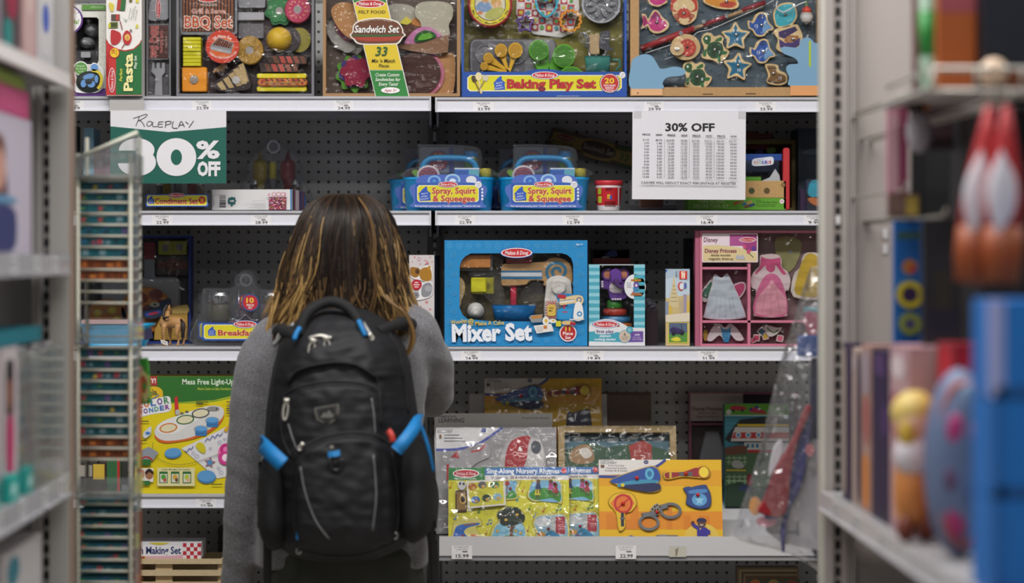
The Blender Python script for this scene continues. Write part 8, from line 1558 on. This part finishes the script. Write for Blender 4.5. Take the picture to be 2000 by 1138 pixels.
b = Q(T); addbox(b, 0, rx(274)-rx(258), 0, .006, 0, rz(1000)-rz(1240), '7a4628'); addbox(b, .002, .014, -.002, 0, .05, .12, 'a8602a'); addbox(b, .004, .012, -.002, 0, .17, .2, 'b0a838'); b.done('card')
T = thing('picture_card', 'small green and yellow picture card leaning out beside the wire rack', 'card', 273, 790, YR+.10, rot=(0, -6, -38))
b = Q(T, 0); b.box(273, 700, 302, 790, 0, .004, '3f8a34'); b.at(-.0001); b.P([(276, 712), (302, 735), (302, 775), (288, 788), (276, 760)], 'c8bc7a'); b.E(283, 722, 5, 8, 'd8a0a0'); b.SM([(278, 740), (290, 735), (298, 750), (290, 768), (280, 762)], 'b0503a'); b.E(290, 755, 6, 8, '5a8a3a'); b.done('card')
T = thing('picture_book', 'black and yellow picture book seen through the rack on the fourth shelf', 'book', 185, 963, 6.64)
b = Q(T, 0); b.box(150, 905, 206, 963, 0, .02, '2e2a26'); b.at(-.0001); b.R(154, 908, 180, 930, '9a948a'); b.R(182, 906, 204, 936, 'c8a83a'); b.R(206, 890, 207, 963, '6a1a1a'); b.done('cover')
T = thing('green_book', 'green striped book with a red spine beside the black and yellow book', 'book', 218, 963, 6.64)
b = Q(T, 0); b.box(186+22, 892, 236, 963, 0, .02, '1f4a2c')
for i in range(6): b.R(210+i*3.4, 896, 211.6+i*3.4, 944, '3f7a4a')
b.R(229, 892, 234, 963, 'b02a28'); b.R(150, 957, 234, 962, 'b02a38') if 0 else None; b.done('cover')
# ---------------- near aisle, right run ----------------
T = place('end_post', 'white slotted end post of the right shelf run, cutting off the toy wall', 'post', (EX(1630), YE, 0), 'end posts of the near shelf runs')
X = lambda px: EX(px)-EX(1630)
RP = M('9c9490', .5); b = Q(T); addbox(b, X(1604), X(1611), 0, .05, 0, 2.25, M('bdbab0', .4)); addbox(b, X(1611), X(1628), .0, .05, 0, 2.25, M('9b938f', .5)); addbox(b, X(1628), X(1646), .004, .05, 0, 2.25, M('968e8a', .5)); addbox(b, X(1646), X(1655), 0, .05, 0, 2.25, RP); addbox(b, X(1657), X(1662), .001, .05, 0, 2.25, RP); addbox(b, X(1664), X(1670), .002, .05, 0, 2.25, RP); vslots(b, X(1637), .0035, .05, 2.2, .0095, .0165, .008)
b.done('slotted_post')
b = Q(T); addbox(b, X(1634), X(1640), .0, .003, EZ(438), EZ(420), M('e6e4e4', .3)); b.done('white_clip')
T = place('steel_divider', 'warm grey metal panel closing the right shelf run beside its end post', 'panel', (EX(1670), YE+.02, 0), 'end panels of the near shelf runs')
b = Q(T); addbox(b, 0, EX(2400)-EX(1670), 0, .02, 0, 2.25, M('a49b97', .6)); b.done('panel')
for pz in (455, 485): b = Q(T); addbox(b, EX(1728)-EX(1670), EX(1736)-EX(1670), -.002, 0, EZ(pz+10), EZ(pz-8), M('d0d0d4', .3)); b.done('hook_plate')
XR = .683
side_shelf('lower shelf of the right run, its tagged edge falling to the right corner', 1, XR, 1.058, .034, 3.1, YE-.012, M('b6b4b8', .3), [-.3, 0, .3, .6, .85])
side_shelf('bottom shelf of the right run below the frame', 1, XR, .80, .03, 3.1, YE-.012, M('b6b4b8', .3), [])
def yat(px, x=.708): return x*FPX/(px-VX)
def rb(px0, px1, ztop, col, label, prints=(), x=.708, name='toy_carton'):
    sbox(name, label, -1, x, yat(px1, x)+.003, yat(px0, x)-.003, 1.059, ztop, col, prints)
rb(1646, 1663, 1.345, '26103a', 'narrow purple carton farthest along the right shelf beside the end post', [(.0, .02, .4, .98, '9a8a80')])
rb(1664, 1682, 1.34, 'b09a90', 'cream carton with a purple edge, second from the right end post', [(.5, .02, 1, .98, '26103a'), (.1, .85, .45, .96, 'c0b0b0')])
rb(1683, 1702, 1.35, 'a88478', 'pinkish carton with an orange foot, third from the right end post', [(.05, .02, .8, .34, 'c87a34'), (.1, .4, .9, .7, 'a05a58'), (.05, .7, .9, .96, '9a8a94')])
rb(1703, 1737, 1.345, '200c34', 'wide deep purple carton in the middle of the right shelf', [(.05, .05, .95, .95, '25103c'), (.6, .5, .9, .7, '4a2a64'), (.2, .85, .8, .98, '4a2a60')])
rb(1738, 1776, 1.36, 'b08a92', 'dusty pink carton with orange patches beside the purple one', [(.05, .02, .95, .98, 'b89498'), (.2, .05, .7, .38, 'd08a4a'), (.1, .5, .8, .75, 'a8606c'), (.1, .82, .8, .95, 'd0c0c4')])
sbox('toy_carton', 'bright red carton behind the blond doll', -1, .748, 4.18, 4.33, 1.059, 1.37, '8c1220', [(.1, .3, .95, .98, 'b01428')])
# blond soft doll
T = place('soft_doll', 'small soft doll with blond hair and white top on the right shelf', 'doll', (.708, 4.30, 1.059))
b = Q(T); b2 = b
def ball(b, x, y, z, rx_, ry_, rz_, c, n=16, m=10):
    mi = b.mi(c); R_ = []
    for j in range(m+1):
        a = -pi/2+pi*j/m; R_.append([b.bm.verts.new(Vector((x+rx_*cos(a)*cos(2*pi*k/n), y+ry_*cos(a)*sin(2*pi*k/n), z+rz_*sin(a)))) for k in range(n)])
    for A, Qq in zip(R_, R_[1:]):
        for k in range(n): b.face([A[k], A[(k+1) % n], Qq[(k+1) % n], Qq[k]], mi, True)
ball(b, 0, 0, .075, .03, .03, .055, 'b8743a'); b.done('body', label='orange-brown body')
b = Q(T); ball(b, 0, -.002, .135, .034, .034, .036, 'c6c0c8'); b.done('white_top')
b = Q(T); ball(b, 0, 0, .185, .032, .032, .034, 'd0a890'); b.done('head')
b = Q(T); ball(b, .0, .006, .20, .037, .036, .036, 'cdb464'); ball(b, -.012, -.012, .172, .016, .02, .03, 'bfa03c'); b.done('hair', label='blond hair')
for sx in (-1, 1): b = Q(T); ball(b, sx*.016, -.006, .022, .014, .02, .022, '6a3020'); b.done('leg')
# egg-shaped toy
T = place('egg_toy', 'large patterned egg-shaped toy pack, blue-grey with a pink and orange rim', 'toy', (.735, 4.07, 1.059))
b = Q(T); ball(b, 0, 0, .14, .052, .055, .14, '5c6c8c', 24, 18); b.done('egg_shell')
for x, z, s_, cc in ((-.012, .19, .020, 'a8326c'), (.012, .185, .014, '8a5a84'), (-.01, .06, .022, '9a2a5c'), (.006, .235, .018, '7a90ac'), (-.018, .12, .016, '5a3a5a'), (.004, .11, .02, '50628a')):
    b = Q(T); d = math.sqrt(max(.05, 1-(x/.046)**2-((z-.14)/.14)**2))*.055; ball(b, x, -d+.004, z, s_*.7, .007, s_*1.3, cc, 12, 6); b.done('printed_spot')
b = Q(T); tube3(b, [Vector((.036*cos(a) if True else 0, -.028, .14+.118*sin(a))) for a in [2*pi*k/30 for k in range(30)]], [.006]*30, b.mi('a04a3a'), 8, True); b.done('rim', label='pink and orange rim')
# stacked blue boxes at the frame edge
for i in range(3):
    z = 1.059+i*.13; T = place('blue_box', ['bright blue toy box lowest in the stack at the right frame edge', 'bright blue toy box in the middle of the stack at the right edge', 'bright blue toy box on top of the stack at the right edge'][i], 'toy box', (.828, 3.60, z), 'stacked blue boxes')
    b = Q(T); addbox(b, -.13, .13, 0, .16, 0, .127, '0f68b8'); addbox(b, -.131, -.118, -.001, .05, .0, .127, '8a92c0' if i == 2 else '0f5ca4'); addbox(b, -.13, .13, -.001, 0, .0, .014, '0a4a88'); b.done('carton')
    b = Q(T, -.0012); b.ox, b.oy, b.Y, b.sc = 0, 0, 1, .001
    b.R(-75, -105, 80, -28, 'b8a0a8', r=20); b.R(-60, -88, 60, -50, 'a8304c', r=14); b.done('printed_label')
# wire basket and goods on it, upper right
T = place('wire_basket', 'grey wire basket hanging high on the right run', 'basket', (.72, 4.2, 1.755)); b = Q(T); mi = b.mi(M('a8a49c', .35, .4)); WX = .42
for z in (0, .034): tube3(b, [Vector((0, .45, z)), Vector((0, 0, z)), Vector((WX, 0, z)), Vector((WX, .45, z))], [.0042]*4, mi, 8)
for x in (.0, .065, .135, .20, .27, .34, WX): tube3(b, [Vector((x, 0, .034)), Vector((x, 0, 0)), Vector((x, .45, 0))], [.0034]*3, mi, 8)
b.done('wires')
b = Q(T); addbox(b, -.012, WX, .005, .45, .001, .006, 'b5b2ae'); b.done('shelf_plate')
def fbox(name, label, x0, x1, y, d, z0, z1, col, prints=(), cat='toy box'):
    T = place(name, label, cat, ((x0+x1)/2, y, z0)); hw = (x1-x0)/2; b = Q(T); addbox(b, -hw, hw, 0, d, 0, z1-z0, col)
    for q, (a, c_, e, f, cc) in enumerate(prints): addbox(b, -hw+a*2*hw, -hw+c_*2*hw, -.0006-q*.0003, 0, e*(z1-z0), f*(z1-z0), cc)
    b.done('carton'); return T
z0 = 1.763
fbox('toy_carton', 'dark magenta carton in the wire basket nearest the end post', .730, .775, 4.36, .1, z0, 1.98, '54242e', [(.1, .5, .6, .9, '2a1018'), (.4, .9, .2, .4, '6a3440')])
T = place('toy_tube', 'green and white toy tube standing in the wire basket', 'toy', (.722, 4.27, z0)); b = Q(T); tube3(b, [Vector((0, 0, 0)), Vector((0, 0, .05)), Vector((0, 0, .055)), Vector((0, 0, .11)), Vector((0, 0, .115)), Vector((0, 0, .2))], [.012]*6, b.mi('b8d8c0'), 14); b.done('tube'); b = Q(T); tube3(b, [Vector((0, 0, .05)), Vector((0, 0, .12))], [.0125]*2, b.mi('2a8a3a'), 14); b.done('green_band')
fbox('toy_carton', 'orange carton with a rose top in the wire basket', .742, .80, 4.28, .07, z0, 1.98, 'b0581e', [(0, 1, .55, 1, 'a8505a')])
fbox('toy_carton', 'navy carton at the right end of the wire basket', .802, 1.0, 4.24, .18, z0+.0, 1.98, '121a28', [(.6, .95, .5, .9, '3a3440'), (0, 1, .0, .13, '7a3c1c')])
T = place('cream_ball', 'small cream ball resting in the wire basket in front of the navy carton', 'ball', (.815, 4.215, z0+.022)); b = Q(T); ball(b, 0, 0, 0, .022, .018, .022, 'd8bca0'); b.done('ball')
HOOK = M('b4b0a6', .3, .5)
def hook(x, y, z, label):
    T = place('peg_hook', label, 'hook', (x, y, z), 'peg hooks on the right panel'); b = Q(T); tube3(b, [Vector((0, YE+.02-y, 0)), Vector((0, .02, 0)), Vector((0, .0, .012))], [.003]*3, b.mi(HOOK), 8); b.done('wire')
def cx_at(px, y): return (px-VX)*y/FPX
def cz_at(py, y): return HC+(VY-py)*y/FPX
def hang(name, label, px0, px1, py0, py1, y, col, prints=(), cat='pack', d=.02, hk=None):
    hook(cx_at((px0+px1)/2, y), y-.03, cz_at(py0, y)+.006, hk or 'wire hook holding the '+label.split(' hang')[0][:60]); x0, x1 = cx_at(px0, y), cx_at(px1, y)
    return fbox(name, label, x0, x1, y, d, cz_at(py1, y), cz_at(py0, y), col, prints, cat)
hang('toy_pack', 'narrow pink pack hanging on the grey right panel', 1734, 1774, 205, 392, 4.70, 'b88490', [(.55, 1, 0, 1, '8c3a5c'), (.1, .5, .1, .9, 'c49aa2')])
T = place('hanging_figure', 'white and brown toy figure hanging beside the narrow pink pack', 'toy', (cx_at(1795, 4.55), 4.55, cz_at(298, 4.55))); b = Q(T); ball(b, 0, 0, .035, .022, .014, .036, 'a09ca4'); b.done('body'); b = Q(T); ball(b, -.006, .0, .082, .016, .014, .022, '2c2422'); ball(b, .012, .0, .085, .006, .01, .02, 'b0642a'); b.done('hair', label='dark and orange hair'); hook(cx_at(1795, 4.55), 4.53, cz_at(298, 4.55)+.104, 'wire hook holding the white and brown figure')
hang('toy_pack', 'blue strip pack with a yellow ring hanging on the right panel', 1747, 1801, 430, 672, 4.75, '0f5aa8', [(0, 1, 0, 1, '1060ac')])
T = [o for o in bpy.data.objects if o.get('label', '').startswith('blue strip pack')][0]; b = Q(T, -.003); b.ox, b.oy, b.Y, b.sc = 0, 0, 1, .001
H = (672-430)*4.75/FPX*1000; b.R(-20, -H+20, 20, -H+32, '3a5a50'); b.E(2, -H+80, 13, 13, 'b8783a'); b.E(6, -H+84, 6, 6, 'b02a3a'); b.ring(2, -H+128, 14, 23, 'cdb818', .004); b.done('yellow_ring', label='yellow ring'); b = Q(T, -.003); b.ox, b.oy, b.Y, b.sc = 0, 0, 1, .001; b.E(2, -H+128, 13, 12, '3a2050', .003); b.done('purple_toy'); b = Q(T, -.003); b.ox, b.oy, b.Y, b.sc = 0, 0, 1, .001; b.E(2, -H+178, 19, 19, '8f9a3a', .003); b.at(-.0061); b.E(2, -H+178, 9, 9, '4a4470'); b.done('round_toy')
hang('toy_pack', 'brown and yellow wedge pack hanging above the blue strip pack', 1736, 1796, 378, 424, 4.64, '6a5048', [(.55, .95, .1, .9, 'b8a048'), (.1, .5, .2, 1, '7a6058')])
hang('toy_pack', 'charcoal pack hanging right of the blue strip pack', 1803, 1880, 430, 680, 4.45, '1c1c20', [(.1, .9, .1, .3, '101426'), (.3, .7, .3, .6, '26241c')])
hang('toy_pack', 'tall black pack hanging behind the red and white cone toys', 1782, 2040, 185, 680, 4.95, '101114', [(.1, .3, 0, 1, '1c1d20'), (.4, .6, .5, .9, '26181a')])
hang('toy_pack', 'maroon pack hanging high behind the wire hooks', 1800, 1925, 190, 292, 4.72, '26181c', [(.2, .8, .2, .9, '341c22')])
fbox('toy_carton', 'large black carton filling the right edge behind the cone toys', cx_at(1955, 4.3), 1.12, 4.45, .3, 1.06, 1.74, '141418', [(.0, 1, .3, .5, '1a181c')])
for i, (px, lab) in enumerate(((1898, 'red and white cone-shaped toy with an orange foot, left of the pair'), (1956, 'red and white cone-shaped toy with an orange foot, right of the pair'))):
    y = 4.0-.05*i; T = place('hanging_toy', lab, 'toy', (cx_at(px, y), y, cz_at(552, y)), 'red cone toys'); k = y/FPX; b = Q(T)
    prof = [(34, 0), (40, 60), (39, 110), (36, 160), (29, 220), (18, 290), (7, 345)]
    pr = [Vector(((h-0)*.10*k*(1 if i == 0 else .3), 0, h*k)) for r, h in prof]
    tube3(b, pr[:3], [r*k for r, h in prof][:3], b.mi('8f4218'), 16); b.done('orange_foot')
    b = Q(T); tube3(b, pr[2:], [r*k for r, h in prof][2:], b.mi('a8141f'), 16); b.done('red_body')
    b = Q(T); n = 10; mi = b.mi('c4c0c8'); A = []
    for j in range(n+1):
        t = j/n; h = 95+t*165; r = 30*sin(pi*(t*.9+.08))*k; cx = (h*.10*(1 if i == 0 else .3)-9)*k; rr = 40*k*(1-.42*t); A.append([b.bm.verts.new(Vector((cx+r*cos(pi*q/8), -rr*.82-r*.5*sin(pi*q/8), h*k))) for q in range(9)])
    for P_a, P_b in zip(A, A[1:]):
        for q in range(8): b.face([P_a[q], P_a[q+1], P_b[q+1], P_b[q]], mi, True)
    b.done('white_window'); hook(cx_at(px, y)+(.025 if i == 0 else .008), y-.02, cz_at(552, y)+352*k, 'wire hook holding the '+('left' if i == 0 else 'right')+' red cone toy')
# ---------------- clear bag of toys hanging at the end of the right run ----------------
YG = 5.50
T = thing('toy_bag', 'big clear plastic bag of toys hanging beside the right end post', 'bag', 1560, 1120, YG)
OUT = [(520, 1588, 1640), (570, 1572, 1652), (640, 1550, 1660), (720, 1526, 1664), (800, 1506, 1668), (880, 1488, 1670), (950, 1466, 1672), (1010, 1446, 1672), (1045, 1437, 1672), (1062, 1455, 1672), (1078, 1520, 1672), (1098, 1570, 1672), (1125, 1610, 1672)]
OB = [(y, a, c_) for y, a, c_ in cat_rom(OUT, 4, False)]
b = Q(T, 0); mi = b.mi(BAG); S1, S2 = [], []; NB = 22
for y, a, c_ in OB:
    t = (y-520)/600; th = .012+.035*sin(pi*min(1, t*1.02))
    for st_, sg in ((S1, -1), (S2, 1)):
        st_.append([b.bm.verts.new(b.pt(a+(c_-a)*k/NB, y+3*MN.noise(Vector((k*.4, y/50, 3))), .04+sg*(th*sin(pi*k/NB)**.6+.004*MN.noise(Vector((k*.55+y/60, y/34, sg*7)))+.003*MN.noise(Vector((k*1.3-y/40, y/20, sg*3)))))) for k in range(NB+1)])
for st_ in (S1, S2):
    for A, Qq in zip(st_, st_[1:]):
        for k in range(NB): b.face([A[k], A[k+1], Qq[k+1], Qq[k]], mi, True)
b.done('clear_film')
b = Q(T, .045); b.P([(1520, 880), (1600, 860), (1640, 870), (1640, 1085), (1530, 1065), (1500, 1040)], 'c8c4c8', .002); b.at(.0428); b.R(1490+20, 1040, 1560, 1046, '8a8a90'); b.R(1560, 1020, 1566, 1050, '8a8a90'); b.done('paper_insert')
b = Q(T, .03); b.SM([(1576, 795), (1588, 800), (1566, 850), (1554, 890), (1547, 930), (1535, 1006), (1484, 1002), (1494, 975), (1520, 910), (1536, 884), (1556, 845)], '8c0f1e', .014, 3); b.done('toy_brush', label='red toy brush')
b = Q(T, .034); b.SM([(1512, 960), (1520, 945), (1524, 1000), (1520, 1014), (1496, 1012)], '1c2470', .014, 3); b.SM([(1556, 870), (1580, 800), (1590, 820), (1572, 940), (1545, 1000), (1535, 1080), (1529, 1060), (1532, 1010)], '2c2f78', .008, 3); b.done('toy_handle', label='navy blue toy handle')
b = Q(T, .032); b.R(1561, 655, 1606, 697, '23498c', .012, 6, 3); b.SM([(1575, 612), (1590, 608), (1604, 616), (1600, 655), (1582, 655)], 'a8566a', .008, 3); b.R(1574, 600, 1606, 612, '5aa0a4', .006); b.done('toy_figure')
b = Q(T, .05); b.P([(1591, 700), (1612, 700), (1612, 1120), (1586, 1068), (1583, 1000)], '121a40', .006, 3); b.done('navy_backing')
b = Q(T, .028); b.SM([(1512, 880), (1528, 860), (1532, 885), (1515, 920), (1504, 930)], 'd0ccd0', .004, 2); b.E(1478, 990, 12, 18, 'c8905a', .004); b.E(1500, 1020, 20, 10, 'd08a98', .004); b.E(1585, 880, 9, 12, 'c87a80', .004); b.done('beads_and_glint')  # pale blob is a painted sparkle of the film; the small ovals are beads
Tt = place('bag_hook', 'short wire hook at the end post holding the clear toy bag', 'hook', (cx_at(1622, YG), YG+.04, cz_at(518, YG))); b = Q(Tt); tube3(b, [Vector((0, 0, 0)), Vector((0, -.13, .005)), Vector((0, -.19, .005))], [.0035]*3, b.mi(HOOK), 8); b.done('wire')
